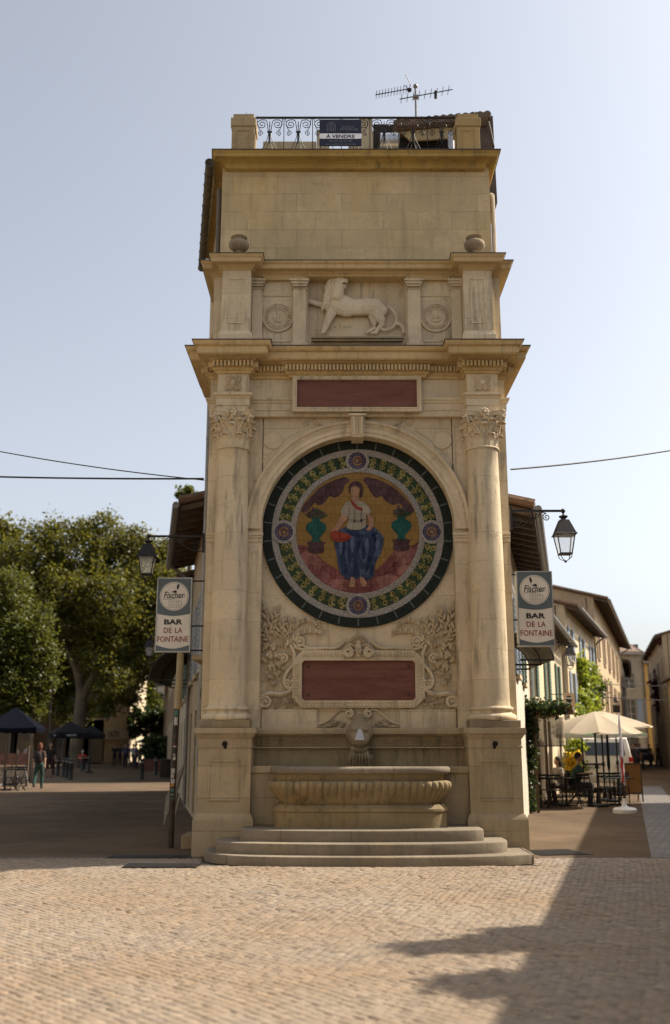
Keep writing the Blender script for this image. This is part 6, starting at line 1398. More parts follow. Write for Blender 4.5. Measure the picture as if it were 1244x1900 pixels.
# roof-terrace shrubs that throw the leafy shadow on the cobbles
for k, (px, py, hgt, wd) in enumerate([(1003, 1733, .42, .22), (985, 1750, 1.42, .30), (950, 1825, .62, .3)]):
    gx_, gy_ = G(px, py); p0 = Vector((gx_+ex, gy_+ey, 6.2)); t = thing('terrace_shrub', 'leafy shrub on the eave of the roadside house, %s' % ('smallest of the three', 'tallest of the three', 'middle-sized of the three')[k], 'shrub', p0)
    b = MB(); b.tube([p0, p0+Vector((0, 0, hgt*.6+.1))], [.05, .02], 6); b.build('stem', M['bark'], t)
    leafcloud('foliage', [((p0.x, p0.y, 6.4+hgt*.30), (wd, wd, hgt*.36)), ((p0.x+.1, p0.y, 6.4+hgt*.65), (wd*.62, wd*.62, hgt*.3)), ((p0.x, p0.y+.1, 6.4+hgt*.92), (wd*.3, wd*.3, hgt*.22))], 1300, .15, M['leaf2'], t, 51+k, .2)

# ================================================================ street furniture, vehicles
M['blackm'] = plain('black_metal', (.012, .012, .012), .45, .4); M['wht'] = plain('white_plastic', (.72, .70, .66), .4, var=.05)
M['canvas'] = cloth('beige_canvas', (.52, .44, .33), .22); M['canvasg'] = cloth('green_canvas', (.10, .19, .09), .25); M['canvasd'] = cloth('charcoal_canvas', (.02, .021, .023), .05); M['canvasn'] = cloth('navy_canvas', (.006, .007, .012), .03)
def parasol(lab, x, y, r, ze, zt, mat, sides=8, val=0, valmat=None, base=True, bow=.35, text=None, rot=.2, grp=None, pole=None):
    t = thing('parasol', lab, 'parasol', (x, y, 0), 0, grp); b = MB(); n_ = 6; V = []
    for q in range(sides):
        a0 = rot+2*pi*q/sides; a1 = rot+2*pi*(q+1)/sides
        for j in range(n_+1):
            f_ = j/n_; zz = ze + (zt-ze)*(1-f_)*(1+bow*f_); 
            for k in range(5):
                w_ = k/4; p = (Vector((cos(a0), sin(a0)))*(1-w_)+Vector((cos(a1), sin(a1)))*w_)*r*f_; sag = -.05*sin(pi*w_)*f_*r*.6
                V.append((x+p.x, y+p.y, zz+sag))
    F_ = []
    for q in range(sides):
        o_ = q*(n_+1)*5
        for j in range(n_):
            for k in range(4): i0 = o_+j*5+k; F_.append((i0, i0+1, i0+6, i0+5))
    b.add(V, F_)
    cn = b.build('canopy', mat, t, 30)
    if val:
        b = MB()
        for q in range(sides):
            a0 = rot+2*pi*q/sides; a1 = rot+2*pi*(q+1)/sides; ns = 12; 
            for k in range(ns):
                P = []
                for w_ in (k/ns, (k+1)/ns): p = (Vector((cos(a0), sin(a0)))*(1-w_)+Vector((cos(a1), sin(a1)))*w_)*r*1.003; P.append((x+p.x, y+p.y, ze-.05*sin(pi*w_)*r*.6))
                d0 = val*(.8+.2*abs(sin(k*pi/2))); d1 = val*(.8+.2*abs(sin((k+1)*pi/2)))
                b.add([P[0], P[1], (P[1][0], P[1][1], P[1][2]-d1), (P[0][0], P[0][1], P[0][2]-d0)], [(0, 1, 2, 3)])
        b.build('valance', valmat or mat, t)
    b = MB(); b.tube([(x, y, .05), (x, y, zt)], .028, 8)
    for q in range(sides): a = rot+2*pi*q/sides; b.tube([(x, y, zt-.1), (x+r*.97*cos(a), y+r*.97*sin(a), ze-.01)], .008, 4); b.tube([(x, y, ze-.05), (x+r*.5*cos(a), y+r*.5*sin(a), ze+(zt-ze)*.55)], .007, 4)
    b.cyl((x, y, 1.0), (x, y, 1.12), .05, n=8); b.build('pole', M['blackm'], t, 40)
    if base: b = MB(); b.lathe([(.28, 0), (.28, .06), (.08, .09), (.05, .35), (.05, .36)], (x, y), 16); b.build('base', M['blackm'], t, 40)
    return t
x, y = G(1112, 1497); parasol('front beige parasol with many panels over the cafe tables', x, y, 1.28, W(0, 1360, y)[1], W(0, 1323, y)[1]+.04, M['canvas'], 10, rot=.15, grp='beige parasols of the right cafe')
parasol('beige parasol behind the front one, its far tip sunlit', GX(1124, 31), 31, 1.58, W(0, 1351, 31)[1]+.05, W(0, 1324, 31)[1]+.08, M['canvas'], 8, rot=.0, grp='beige parasols of the right cafe')
parasol('green parasol with scalloped edge beside the striped canvas screen', GX(1086, 33.8), 33.8, 1.05, 1.97, 2.28, M['canvasg'], 4, .10, cloth('white_valance', (.6, .58, .52), .2), rot=pi/4, grp='green parasols in front of the van', bow=.1)
parasol('green parasol with scalloped edge above the van roof', GX(1150, 34.2), 34.2, 1.15, 1.99, 2.28, M['canvasg'], 4, .10, bpy.data.materials['white_valance'], rot=pi/4, grp='green parasols in front of the van', bow=.1)
b = MB(); 
for px in (1134,): 
    x, y = GX(px, 30.5), 30.5; t = thing('closed_parasol', 'thin closed dark parasol beside the two open beige ones', 'parasol', (x, y, 0)); b = MB(); b.tube([(x, y, 0), (x, y, 2.2)], .022, 8); b.build('pole', M['blackm'], t); b = MB(); b.tube([(x, y, .9), (x, y, 1.05), (x, y, 2.1)], [.03, .05, .03], 8); b.build('canopy', M['canvasd'], t); b = MB(); b.lathe([(.25, 0), (.25, .05), (.05, .08), (.04, .4), (.03, .41)], (x, y), 16); b.build('base', M['blackm'], t)
x, y = G(126, 1432); y = 57
parasol('charcoal square parasol with pale writing on its valance by the plane tree', GX(126, y), y, 1.32, W(0, 1359, y)[1], W(0, 1339, y)[1], M['canvasd'], 4, .3, M['canvasd'], rot=pi/4+.5, bow=.0, grp='charcoal parasols in the square')
tpar = bpy.data.objects['parasol.004']; b = MB(); x0_ = GX(126, y)
for q_ in range(9): b.tube([(x0_-.62+.14*q_+.05*cos(k_*1.1)+k_*.012, y-1.02, W(0, 1359, y)[1]-.16+.05*sin(k_*1.3+q_)) for k_ in range(9)], .009, 4)
b.build('valance_writing', plain('pale_writing', (.5, .5, .5), .7), tpar)
parasol('second charcoal parasol partly hidden behind the first', GX(165, 63), 63, 1.0, W(0, 1362, 63)[1], W(0, 1345, 63)[1], M['canvasd'], 4, .3, M['canvasd'], rot=pi/4+.5, bow=.0, grp='charcoal parasols in the square')
parasol('large navy parasol over the wooden cafe screen', GX(20, 43), 43, 1.55, W(0, 1350, 43)[1], W(0, 1312, 43)[1], M['canvasn'], 4, .2, M['canvasn'], rot=pi/4+.1, bow=.0)
parasol('small pale parasol far away in front of the dark hedge', GX(262, 85), 85, .75, W(0, 1378, 85)[1], W(0, 1371, 85)[1], cloth('white_canvas', (.5, .5, .5), .2), 4, rot=.4, bow=0)
parasol('far grey parasol beside the dark hedge near the post', GX(302, 85), 85, 1.1, W(0, 1376, 85)[1], W(0, 1366, 85)[1], M['canvasd'], 4, rot=.4, bow=0)

# bistro chair and table prototypes (built at the origin, seat towards -Y)
def chair_proto():
    t = thing('folding_chair', 'black folding bistro chair', 'chair', (0, 0, 0), 0, 'bistro chairs on the terraces')
    b = MB(); 
    for i in range(6): b.box(-.2, .2, -.2+i*.068, -.145+i*.068, .45, .465)
    b.build('seat', M['blackm'], t, local=True)
    b = MB(); 
    for z_ in (.72, .80): b.box(-.2, .2, .21, .225, z_, z_+.055)
    b.build('backrest', M['blackm'], t, local=True)
    b = MB()
    for s_ in (-1, 1):
        b.beam((s_*.2, -.2, 0), (s_*.2, .22, .86), .02, .02); b.beam((s_*.185, .22, 0), (s_*.185, -.18, .46), .02, .02)
    b.beam((-.2, .1, .25), (.2, .1, .25), .012, .012); b.beam((-.2, -.12, .16), (.2, -.12, .16), .012, .012); b.beam((-.2, .22, .02), (.2, -.18, .44), .01, .01); b.beam((.2, .22, .02), (-.2, -.18, .44), .01, .01)
    b.build('frame', M['blackm'], t, local=True); return t
def table_proto():
    t = thing('cafe_table', 'small black cafe table', 'table', (0, 0, 0), 0, 'cafe tables on the terraces')
    b = MB(); b.box(-.35, .35, -.35, .35, .72, .745); bevel(b.build('tabletop', M['blackm'], t, local=True), .008)
    b = MB(); b.tube([(0, 0, .04), (0, 0, .72)], .03, 8); b.build('column', M['blackm'], t, local=True)
    b = MB(); b.beam((-.28, 0, .02), (.28, 0, .02), .05, .03); b.beam((0, -.28, .022), (0, .28, .022), .05, .03); b.build('foot', M['blackm'], t, local=True); return t
CH = chair_proto(); TB = table_proto(); used = [0, 0]
def put(proto, i, x, y, rz, lab):
    if used[i]: return dup(proto, (x, y, 0), rz, lab)
    used[i] = 1; proto.location = (x, y, 0); proto.rotation_euler = (0, 0, rz); proto['label'] = lab; return proto
for k, (px, Yc, rz, lab) in enumerate([(1013, 27.6, .2, 'folding chair between the leafy climber and the cafe table'), (1031, 27.4, -.1, 'folding chair with its back to the cobbles, in front of the woman in pale top'), (1088, 27.8, .15, 'folding chair between the seated man and the parasol poles'),
        (1046, 29.6, 3.0, 'folding chair under the person in the pale top'), (1068, 28.6, 1.2, 'folding chair under the man in dark green'), (1143, 29.2, .1, 'folding chair in front of the van bumper'), (1156, 29.6, -.3, 'folding chair beside the easel board'), (1128, 29.8, 2.8, 'folding chair behind the thin parasol poles'),
        (20, 38.2, .3, 'folding chair tucked under the table by the wooden screen'), (32, 37.8, -.4, 'folding chair turned sideways between the wooden screen table and the next chair'), (41, 38.6, .9, 'folding chair beside the walking woman')]):
    put(CH, 0, GX(px, Yc), Yc, rz, lab)
for px, Yc, lab in [(1052, 28.4, 'black cafe table between the seated pair'), (1150, 28.6, 'black cafe table in front of the white van'), (1022, 28.7, 'black cafe table beside the pergola post'), (8, 38.6, 'dark cafe table beside the two-tier wooden screen')]: put(TB, 1, GX(px, Yc), Yc, .1, lab)
# wooden pergola with canvas screen
Y0 = 25.2; xg0, xg1 = GX(992, 25.6), GX(1070, 25.6)
t = thing('wooden_pergola', 'brown wooden pergola with a hanging striped canvas screen', 'pergola', (xg0, 25.6, 0))
b = MB()
for yy_ in (25.4, 28.4): b.box(xg0, xg1+(yy_-25.4)*.1, yy_-.04, yy_+.04, 2.36, 2.5)
for i in range(7): xx = xg0+(xg1-xg0)*(i+.5)/7; b.box(xx-.02, xx+.02, 25.2, 28.7, 2.5, 2.57)
b.build('beams', plain('stained_timber', (.16, .085, .04), .7, var=.3), t)
for (xx, yy_) in ((GX(997, 25.6), 25.45), (GX(1004, 28.4), 28.4), (xg1-.1, 28.4)): b = MB(); b.box(xx-.035, xx+.035, yy_-.035, yy_+.035, 0, 2.36); b.build('post', plain('timber_post', (.12, .07, .035), .7, var=.3), t)
b = MB(); xs0, xs1 = GX(1002, 26), GX(1055, 26); n_ = 24
b.add([(xs0+(xs1-xs0)*i/n_, 26+.02*sin(i*1.9), z_) for z_ in (1.6, 2.32) for i in range(n_+1)], [(i, i+1, n_+2+i, n_+1+i) for i in range(n_)])
m = NT('striped_screen'); sx = m.n('ShaderNodeSeparateXYZ'); m.t.links.new(m.pos, sx.inputs[0]); st_ = m.math('GREATER_THAN', m.math('SINE', m.math('MULTIPLY', sx.outputs[0], 24.0)), .1)
m.col(m.mix(st_, (.10, .085, .06), (.30, .25, .18))); m.set(Roughness=.9); m.b.inputs['Alpha'].default_value = .82; b.build('canvas_screen', m.m, t)
b = MB(); b.tube([(xs0, 26, 1.595), (xs1, 26, 1.595)], .014, 6); b.build('screen_bar', M['blackm'], t)
# louvred board on the wall, menu, wall hangings
# easel board
x, y = GX(1177, 30.3), 30.3; t = thing('easel_board', 'ochre notice board on a dark wooden easel at the street side', 'board', (x, y, 0))
b = MB(); b.box(x-.24, x+.24, y-.01, y+.01, .27, 1.07); b.build('panel', plain('ochre_panel', (.27, .13, .03), .6), t)
b = MB()
for s_ in (-1, 1): b.beam((x+s_*.26, y-.02, 0), (x+s_*.25, y+.02, 1.12), .035, .03); b.beam((x+s_*.25, y+.45, 0), (x+s_*.24, y+.03, 1.05), .03, .025)
b.box(x-.27, x+.27, y-.02, y+.02, 1.07, 1.11); b.box(x-.27, x+.27, y-.02, y+.02, .23, .27); b.build('frame', M['wood'], t)
# feather flag on white base
x, y = G(1160, 1509); t = thing('banner_flag', 'narrow white and red banner on a pole in a round white base', 'flag', (x, y, 0))
b = MB(); b.lathe([(.28, 0), (.29, .03), (.29, .09), (.24, .13), (.10, .15), (.06, .19), (.045, .30), (.06, .34), (.04, .345)], (x, y), 28); b.build('base', M['wht'], t, 40)
b = MB(); b.tube([(x, y, .3), (x, y, 2.45)], .012, 6); b.build('pole', M['blackm'], t)
b = MB(); m2 = 14
prof_ = [(.66, .02, .05), (.8, -.05, .06), (1.0, -.06, .06), (1.25, -.05, .055), (1.5, -.04, .05), (1.8, -.03, .04), (2.1, -.03, .03), (2.4, -.02, .01)]
for k in range(2):
    b = MB(); P_ = prof_ if k == 0 else [(.72, -.03, .035), (.85, -.045, .045), (1.0, -.05, .05), (1.2, -.045, .045), (1.34, -.03, .03)]
    for (z_, a_, c_) in P_: b.v += [(x+a_, y-.02-.004*k+.02*sin(z_*7), z_), (x+(a_+c_)/2, y-.035-.004*k+.03*sin(z_*5), z_), (x+c_, y-.02-.004*k+.02*cos(z_*6), z_)]
    for i in range(len(P_)-1):
        for j in (0, 1): b.f.append((i*3+j, i*3+j+1, i*3+j+4, i*3+j+3)); b.m.append(0)
    if k == 0: fl = b.build('banner', cloth('white_banner', (.55, .52, .56), .4), t, 60)
    else: b.build('red_field', cloth('red_banner', (.5, .04, .03), .3), fl, 60)
# white van
def van():
    x, y = GX(1128, 36.2), 36.2; rz = -.17
    t = thing('delivery_van', 'white van seen from behind behind the cafe parasols', 'van', (x, y, 0), rz)
    P = M['vpaint'] = NT('van_paint'); P.col((.74, .70, .62)); P.set(Roughness=.3); P.b.inputs['Coat Weight'].default_value = .4; P = M['vpaint'] = P.m
    prof = [(.0, .42), (.02, 1.0), (.10, 1.45), (.24, 1.84), (.34, 1.92), (.5, 1.94), (3.2, 1.95), (3.6, 1.85), (4.3, 1.25), (4.9, 1.02), (5.0, .75), (5.0, .35), (.1, .35)]
    b = MB(); 
    # cross-section narrows to the roof
    n_ = len(prof); hw = lambda z: .95 - max(0, z-.95)*.17
    V = [(-hw(z), a, z) for a, z in prof] + [(hw(z), a, z) for a, z in prof]
    b.add(V, [tuple(range(n_-1, -1, -1)), tuple(range(n_, 2*n_))] + [(i, (i+1) % n_, n_+(i+1) % n_, n_+i) for i in range(n_)])
    bd = bevel(b.build('body', P, t, local=True), .05, 3)
    b = MB(); G_ = [(.082, 1.30), (.20, 1.72)]; 
    b.prism([(-.68, 1.27), (.68, 1.27), (.64, 1.72), (-.64, 1.72)], .0, .02)
    for i, v_ in enumerate(b.v): b.v[i] = (v_[0], .04+(v_[2]-1.2)*.31 - (.02 if v_[1] < .01 else -.03), v_[2])
    b.build('rear_window', M['glass'], t, local=True)
    for s_ in (-1, 1):
        b = MB(); b.box(s_*.86-.07, s_*.86+.07, -.02, .09, .82, 1.22); l_ = bevel(b.build('tail_light', plain('red_lens', (.40, .02, .015), .2), t, local=True), .02)
        b = MB(); b.box(s_*.86-.06, s_*.86+.06, -.025, .05, .98, 1.06); b.build('indicator', plain('clear_lens', (.7, .35, .22), .2), l_, local=True)
        for yy_ in (.95, 4.0):
            b = MB(); b.tube([(s_*.98, yy_, .32), (s_*.76, yy_, .32)], .32, 22); wh = b.build('wheel', plain('tyre', (.02, .02, .02), .8), t, 40, local=True)
            b = MB(); b.tube([(s_*.99, yy_, .32), (s_*.985, yy_, .32)], .18, 14); b.build('rim', M['alu'], wh, 40, local=True)
        b = MB(); b.box(s_*1.02-.10, s_*1.02+.10, 3.5, 3.6, 1.2, 1.45); bevel(b.build('wing_mirror', M['blackm'], t, local=True), .03)
        b = MB(); b.box(s_*.94-.01, s_*.94+.01, 1.0, 3.2, 1.28, 1.68); b.build('side_window', M['glass'], t, local=True)
    b = MB(); b.box(-.97, .97, -.08, .14, .34, .60); bevel(b.build('bumper', plain('bumper_paint', (.42, .40, .36), .45), t, local=True), .04)
    b = MB(); b.box(-.8, -.12, -.004, .05, .94, 1.0); b.build('door_handle_bar', M['blackm'], t, local=True)
    b = MB(); b.box(-.70, -.18, -.008, .03, .80, .92); npl = b.build('number_plate', plain('plate_white', (.5, .5, .48), .4), t, local=True)
    b = MB(); rr = random.Random(4)
    for k in range(7):
        xx = -.655+k*.065; b.box(xx, xx+.012, -.011, -.008, .825, .895); b.box(xx, xx+.04, -.011, -.008, rr.choice([.825, .855, .885]), rr.choice([.840, .870, .895])+.005)
    b.build('plate_marks', M['ink_black'], npl, local=True)
    b = MB(); b.box(.28, .68, .0-.006, .02, .78, 1.0); stk = b.build('white_notice', M['wht'], t, local=True); b = MB()
    for k in range(3): b.box(.32, .64-.04*k, -.009, -.006, .83+k*.055, .85+k*.055)
    b.build('notice_lines', M['ink_red'], stk, local=True)
    b = MB(); b.box(-.25, .25, .26, .34, 1.90, 1.925); b.build('brake_light', bpy.data.materials['red_lens'], t, local=True)
    return t
van()
# projecting signs and lamps down the right street
x, z = W(1056, 1300, 32.5); t = thing('projecting_sign', 'square cream sign with a dark head emblem above the pergola', 'sign', (x, 32.5, z))
b = MB(); b.box(x-.18, x+.18, 32.47, 32.53, z-.24, z+.24); pnl = b.build('panel', plain('cream_panel', (.42, .33, .22), .5), t)
b = MB(); b.prism(smooth2([(x-.06, z-.13), (x+.03, z-.13), (x+.05, z-.05), (x+.09, z-.02), (x+.08, z+.05), (x+.07, z+.11), (x, z+.15), (x-.09, z+.12), (x-.11, z+.03), (x-.07, z-.03)], 4), 32.462, 32.47); b.build('head_emblem', M['ink_black'], pnl)
b = MB(); b.prism([(x-.115, z+.07), (x+.08, z+.05), (x+.08, z+.085), (x-.11, z+.10)], 32.458, 32.462); b.prism([(x-.11, z+.08), (x-.16, z+.03), (x-.13, z+.1)], 32.458, 32.462); b.build('headband', M['sign_white'], pnl)
b = MB(); b.tube([(x-.6, 32.5, z+.2), (x-.18, 32.5, z+.2)], .015, 5); b.build('bracket', M['iron'], t)
x, z = W(1144, 1315, 60); t = thing('projecting_sign', 'small dark square shop sign above the beige parasols', 'sign', (x, 60, z)); b = MB(); b.box(x-.2, x+.2, 59.95, 60.05, z-.22, z+.22); b.build('panel', plain('dark_panel', (.03, .025, .02), .5), t); b = MB(); b.tube([(x-.9, 60, z+.18), (x, 60, z+.18)], .02, 5); b.build('bracket', M['iron'], t)
x, z = W(1056, 1192, 30.5); lantern(x, 30.5, z, .85, 1, .55, 'wall lantern above the square emblem sign')
x, z = W(1088, 1259, 44); lantern(x, 44, z, .85, 1, .9, 'wall lantern in front of the bright billowing creeper')
x, z = W(1141, 1291, 62); lantern(x, 62, z, .9, 1, .7, 'tiny wall lantern over the small dark square shop sign')
x, z = W(279, 1180, 33); lantern(x, 33, z, .8, -1, 1.3, 'small dark wall lantern between the shaded bar sign and the foliage')
x, z = W(297, 1256, 42); lantern(x, 42, z, .8, -1, .7, 'small wall lantern under the curved dark canopy')
# curved shop canopies
def canopy(lab, x, y0, y1, z, r, side, mat):
    t = thing('curved_canopy', lab, 'awning', (x, y0, z-r)); b = MB(); n_ = 8
    V = []
    for yy_ in (y0, y1):
        for i in range(n_+1): a = pi/2*i/n_; V.append((x+side*r*1.15*sin(a), yy_, z-r+r*cos(a)))
    b.add(V, [(i, i+1, n_+2+i, n_+1+i) for i in range(n_)]); b.build('shell', mat, t, 60)
    for yy_ in (y0, y1, (y0+y1)/2):
        b = MB(); b.tube([V[i] if yy_ == y0 else (V[i][0], yy_, V[i][2]) for i in range(n_+1)], .02, 5); b.tube([(x, yy_, z-r), (x+side*r*1.15, yy_, z-r)], .018, 5); b.build('frame_hoop', M['iron'], t)
m = plain('mossy_canopy', (.10, .085, .055), .9, var=.5, scale=12, bump=.3)
canopy('curved mossy canopy on the sunlit wall beneath a bar sign', 3.32, 18.0, 20.2, 3.62, .52, 1, m)
canopy('curved dark canopy on the shaded wall behind the street post', LWX(26.5)-.05, 26.0, 29.5, 4.1, .85, -1, m)
# bollards, bin, cafe screen, lamp on the square
def bollard_proto():
    t = thing('bollard', 'dark round-topped metal bollard', 'bollard', (0, 0, 0), 0, 'bollards across the square')
    b = MB(); b.lathe([(.11, 0), (.12, .03), (.105, .06), (.10, .86), (.115, .88), (.115, .93), (.09, .96), (.0, .985)], (0, 0), 14); b.build('post', plain('bollard_paint', (.035, .035, .035), .5, .3), t, 40, local=True)
    b = MB(); b.lathe([(.106, .80), (.106, .84)], (0, 0), 14); b.build('band', M['alu'], t, local=True); return t
BP = bollard_proto()
for k, (px, Yb, lab) in enumerate([(131, 49.8, 'front bollard of the row beside the walking woman'), (124, 52.5, 'second bollard of the row, just behind the front one'), (118, 54.5, 'third bollard of the row, in the sunny strip'), (107, 56.5, 'fourth bollard of the row, in the sunny strip'), (98, 58.5, 'bollard at the far end of the row near the woman'), (153, 68, 'bollard in front of the person in red'), (164, 70, 'bollard between the person in red and the food shop'), (263, 50.5, 'lone bollard in the street between the plane trees and the street bin'), (289, 58, 'small bollard in front of the brown planter')]):
    if k == 0: BP.location = (GX(px, Yb), Yb, 0); BP['label'] = lab
    else: dup(BP, (GX(px, Yb), Yb, 0), 0, lab)
x, y = GX(307, 52), 52; t = thing('street_bin', 'dark slatted street bin at the foot of the shaded houses', 'bin', (x, y, 0)); b = MB()
b.lathe([(.26, .05), (.27, .85), (.3, .87), (.3, .93), (.2, .95)], (x, y), 18); b.build('body', M['drain'], t, 40); b = MB()
for k in range(18): a = 2*pi*k/18; b.beam((x+.275*cos(a), y+.275*sin(a), .08), (x+.285*cos(a), y+.285*sin(a), .84), .03, .03)
b.build('slats', M['wood'], t)
x0, x1 = GX(-14, 42), GX(49, 42); t = thing('cafe_screen', 'two-tier wooden cafe screen under the navy parasol', 'screen', ((x0+x1)/2, 42, 0))
b = MB(); 
for k in range(5): b.box(x0, x1, 41.97, 42.03, .12+k*.13, .235+k*.13)
b.build('lower_planks', plain('weathered_planks', (.27, .22, .16), .8, var=.3), t)
b = MB()
for k in range(3): a = x0+(x1-x0)*k/3; b.box(a+.05, a+(x1-x0)/3-.05, 41.98, 42.02, .85, 1.3)
b.build('upper_panel', plain('brown_panel', (.15, .07, .045), .6, var=.3), t)
b = MB()
for k in range(4): a = x0+(x1-x0)*k/3; b.box(a-.035, a+.035, 41.95, 42.05, 0, 1.62)
b.build('post', M['wood'], t)
x, z = W(96, 1282, 62); t = thing('street_lamp', 'pale mushroom-headed street lamp among the trees', 'street lamp', (x, 62, 0)); b = MB(); b.tube([(x, 62, 0), (x, 62, z-.1)], [.07, .05], 8); b.build('pole', M['drain'], t); b = MB(); b.lathe([(.02, z-.15), (.24, z-.02), (.22, z+.06), (.08, z+.13), (0, z+.14)], (x, 62), 16); b.build('lamp_head', M['wht'], t, 60)
# far parked car at the end of the right street
def car():
    x, y = GX(1197, 92), 92; t = thing('parked_car', 'dark parked car in front of the orange end house', 'car', (x, y, 0)); b = MB()
    prof = [(0, .3), (.0, .85), (.35, 1.0), (.75, 1.42), (2.1, 1.45), (2.9, .98), (3.9, .85), (4.0, .3)]; n_ = len(prof); hw = lambda z: .86-max(0, z-.9)*.3
    b.add([(-hw(z), a, z) for a, z in prof]+[(hw(z), a, z) for a, z in prof], [tuple(range(n_-1, -1, -1)), tuple(range(n_, 2*n_))]+[(i, (i+1) % n_, n_+(i+1) % n_, n_+i) for i in range(n_)])
    bevel(b.build('body', plain('dark_car_paint', (.05, .05, .055), .3), t, local=True), .05)
    b = MB(); b.box(-.6, .6, .42, .5, 1.05, 1.32); b.build('rear_window', M['glass'], t, local=True)
    for s_ in (-1, 1):
        b = MB(); b.box(s_*.7-.1, s_*.7+.1, -.03, .05, .7, .85); b.build('tail_light', bpy.data.materials['red_lens'], t, local=True)
        for yy_ in (.7, 3.2): b = MB(); b.tube([(s_*.88, yy_, .3), (s_*.7, yy_, .3)], .3, 16); b.build('wheel', bpy.data.materials['tyre'], t, 40, local=True)
car()

# ================================================================ people
SK = [plain('skin_light', (.45, .27, .18), .5, var=.08), plain('skin_tan', (.32, .18, .11), .5, var=.08)]
_cl = {}
def clm(c):
    if c not in _cl: _cl[c] = plain('cloth_%d' % (len(_cl)+1), c, .85, var=.2, scale=9, bump=.2)
    return _cl[c]
def person(lab, x, y, rz, pose='stand', top=(.1, .1, .1), legs=(.05, .05, .07), hair=(.03, .02, .015), sk=0, h=1.7, long_hair=False, shorts=False, bag=None, vox=.02, grp=None):
    t = thing('person', lab, 'person', (x, y, 0), rz, grp); t.scale = (h/1.72,)*3
    J = {}
    if pose == 'sit':
        hz = .50; sh = Vector((0, -.06, .98)); J['hip'] = Vector((0, 0, hz)); lean = -.14
        K = [Vector((s_*.13, -.42, .52)) for s_ in (-1, 1)]; A = [Vector((s_*.14, -.38, .09)) for s_ in (-1, 1)]
        E_ = [Vector((s_*.26, -.16, .80)) for s_ in (-1, 1)]; H_ = [Vector((s_*.14, -.40, .80)) for s_ in (-1, 1)]
    else:
        hz = .93; sh = Vector((0, -.01, 1.42)); J['hip'] = Vector((0, 0, hz)); lean = 0
        st = {'stand': (0, 0), 'walk': (.2, -.22), 'walk2': (-.22, .2)}[pose]
        K = [Vector((-.10, -.02+st[0]*-.45-.04*(pose != 'stand'), .50)), Vector((.10, -.02+st[1]*-.45-.04*(pose != 'stand'), .50))]
        A = [Vector((-.10, -st[0]*.9+.02, .09 + (.06 if st[0] < 0 else 0))), Vector((.10, -st[1]*.9+.02, .09 + (.06 if st[1] < 0 else 0)))]
        E_ = [Vector((-.25, .03+st[0]*.3, 1.14)), Vector((.25, .03+st[1]*.3, 1.14))]; H_ = [Vector((-.27, -.03+st[0]*.7, .88)), Vector((.27, -.03+st[1]*.7, .88))]
    S_ = [sh + Vector((s_*.17, lean*.5, -.03)) for s_ in (-1, 1)]; hp = [J['hip'] + Vector((s_*.09, 0, 0)) for s_ in (-1, 1)]; hd = sh + Vector((0, -.03+lean*.4, .23))
    b = MB()                                                     # one continuous body
    b.capsule(J['hip'], (sh.x, sh.y+lean*.4, sh.z-.12), .12, .125); b.capsule(S_[0], S_[1], .06, .06); b.capsule(sh+Vector((0, lean*.4, -.02)), hd-Vector((0, 0, .06)), .055, .05)
    b.ell(hd, (.075, .095, .115), 14, 10); b.ell(hd+Vector((0, -.06, -.045)), (.05, .045, .055), 10, 7); b.ell(hd+Vector((0, -.10, -.01)), (.013, .018, .024), 6, 5)
    for s_ in (-1, 1): b.ell(hd+Vector((s_*.076, .005, -.005)), (.012, .02, .03), 6, 5)
    for i in (0, 1):
        b.capsule(hp[i], K[i], .085, .058); b.capsule(K[i], A[i], .055, .038); b.capsule(A[i]+Vector((0, .03, -.045)), A[i]+Vector((0, -.14, -.06)), .038, .03)
        b.capsule(S_[i], E_[i], .05, .038); b.capsule(E_[i], H_[i], .036, .025)
        d_ = (H_[i]-E_[i]).normalized(); q = d_.orthogonal().normalized(); q = Vector((0, 1, 0)) if pose != 'sit' else Vector((1, 0, 0)); pc_ = H_[i]+d_*.045; b.capsule(H_[i], pc_, .026, .032)
        for f_ in range(4): o_ = pc_+q*(.012*(f_-1.5)*1.25); b.capsule(o_, o_+d_*(.06+.012*(1.5-abs(f_-1.3)))+Vector((0, 0, -.008 if pose == 'sit' else 0))+Vector((-.01*(1 if i else -1), 0, 0)), .0095, .008, 6)
        b.capsule(H_[i]+d_*.02, H_[i]+d_*.06+(Vector((0, -.04, 0)) if pose != 'sit' else Vector((-.035 if i else .035, 0, 0))), .011, .009, 6)
    body = remesh(b.build('body', SK[sk], t, local=True), vox*.6, 1)
    b = MB(); b.capsule(J['hip']+Vector((0, 0, .03)), (sh.x, sh.y+lean*.4, sh.z-.12), .135, .145); b.capsule(S_[0], S_[1], .075, .075)
    for i in (0, 1): b.capsule(S_[i], S_[i].lerp(E_[i], .75), .066, .06)
    remesh(b.build('top', clm(top), t, local=True), vox, 2)
    b = MB(); b.ell(J['hip']+Vector((0, 0, -.01)), (.165, .13, .12))
    for i in (0, 1):
        b.capsule(hp[i], K[i], .10, .075)
        if not shorts: b.capsule(K[i], A[i]+Vector((0, 0, .03)), .072, .06)
    remesh(b.build('shorts' if shorts else 'trousers', clm(legs), t, local=True), vox, 2)
    b = MB(); b.ell(hd+Vector((0, .02, .03)), (.09, .10, .105), 12, 9)
    if long_hair: b.ell(hd+Vector((0, .06, -.06)), (.095, .07, .15), 10, 8)
    b.build('hair', clm(hair), body, 80, local=True)
    b = MB()
    for i in (0, 1): b.capsule(A[i]+Vector((0, .03, -.045)), A[i]+Vector((0, -.14, -.055)), .045, .038)
    b.build('shoes', clm((.03, .025, .02)), t, 60, local=True)
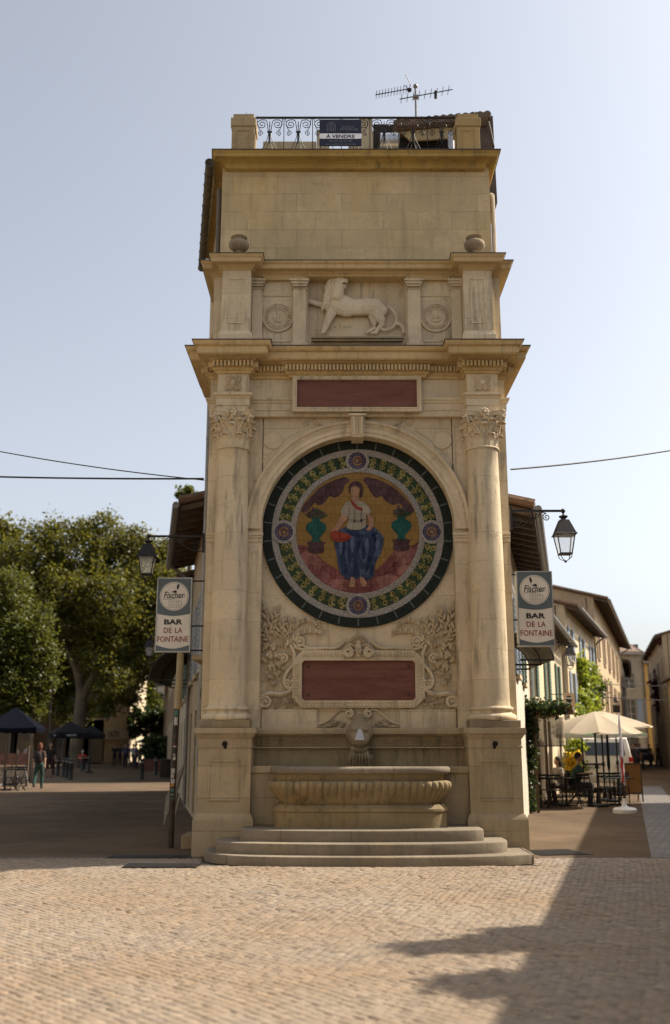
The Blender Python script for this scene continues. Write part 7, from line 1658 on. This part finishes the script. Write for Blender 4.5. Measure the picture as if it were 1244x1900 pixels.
    if bag:
        b = MB(); b.ell(sh+Vector((0, .17, -.2)), (.15, .10, .23), 12, 9); bp = b.build('backpack_body', clm(bag), None, 60, local=True)
        bpk = bp; bpk.name = 'backpack'; bpk.parent = t
    return t
person('woman seen from behind with dark backpack and teal trousers on the sunny strip', GX(70, 39.8), 39.8, pi, 'walk', (.05, .025, .02), (.018, .05, .042), (.12, .035, .015), 0, 1.66, True, bag=(.015, .013, .012))
person('person in dark clothes and dark shorts standing beyond the walking woman', GX(91, 53), 53, .3, 'stand', (.02, .015, .015), (.04, .012, .012), (.03, .02, .015), 1, 1.72, shorts=True)
person('person in pale trousers hidden by the navy parasol pole', GX(46, 47), 47, 2.2, 'walk2', (.35, .3, .26), (.3, .28, .26), (.2, .12, .05), 0, 1.7)
person('person in a red jacket sitting by the foot of the plane tree', GX(151, 71), 71, .5, 'sit', (.45, .02, .02), (.03, .03, .04), (.3, .3, .3), 0, 1.7)
grp = [(212, 84, 'stand', (.02, .02, .022), (.02, .02, .025), 'person in black standing in front of the small food shop'), (222, 88, 'walk', (.025, .022, .03), (.015, .015, .02), 'person in dark clothes behind the black-clad one by the shop'), (232, 80, 'stand', (.06, .07, .12), (.02, .02, .035), 'person in a faded blue shirt near the shop'), (238, 86, 'walk2', (.05, .05, .10), (.02, .02, .02), 'person in dark blue beside the slim white-shirted walker'), (246, 78, 'walk', (.5, .48, .45), (.04, .03, .03), 'slim person in white shirt in the group near the food shop'), (252, 74, 'stand', (.07, .08, .13), (.02, .02, .04), 'person in a blue patterned top beside the blond one'), (258, 76, 'walk', (.03, .02, .02), (.015, .015, .02), 'blond person in dark clothes in the group near the food shop')]
for k, (px, Yp_, po, tp, lg, lab) in enumerate(grp): person(lab, GX(px, Yp_), Yp_, pi*(k % 2)+.3*k, po, tp, lg, (.35, .22, .08) if k == 6 else (.04, .025, .02), k % 2, 1.68+.03*(k % 3), vox=.03, grp='people in the far left of the square')
person('man in a dark green shirt seated under the beige parasols', GX(1068, 28.5), 28.5, 1.25, 'sit', (.015, .05, .045), (.03, .03, .035), (.015, .012, .01), 1, 1.84)
person('woman in a pale top seated by the pergola', GX(1046, 29.4), 29.4, -1.2, 'sit', (.25, .23, .2), (.05, .03, .03), (.02, .014, .01), 0, 1.68, True)
for k, (px, Yp_, po, tp, lg, lab) in enumerate([(1176, 66, 'stand', (.02, .02, .025), (.02, .02, .03), 'person in dark clothes beside the far flank of the van'), (1183, 64, 'walk', (.05, .04, .06), (.03, .03, .05), 'person in dusky purple behind the easel board'), (1190, 70, 'walk2', (.015, .015, .018), (.02, .02, .02), 'person in black standing close to the far parked car'),
        (1208, 84, 'walk', (.16, .14, .10), (.09, .08, .07), 'person in khaki walking near the orange end house'), (1223, 82, 'walk2', (.02, .018, .02), (.02, .02, .022), 'person in dark clothes walking below the burgundy creeper')]):
    person(lab, GX(px, Yp_), Yp_, pi*(k % 2)+.2*k, po, tp, lg, (.04, .03, .02), k % 2, 1.7, vox=.03, grp='people far down the right street')
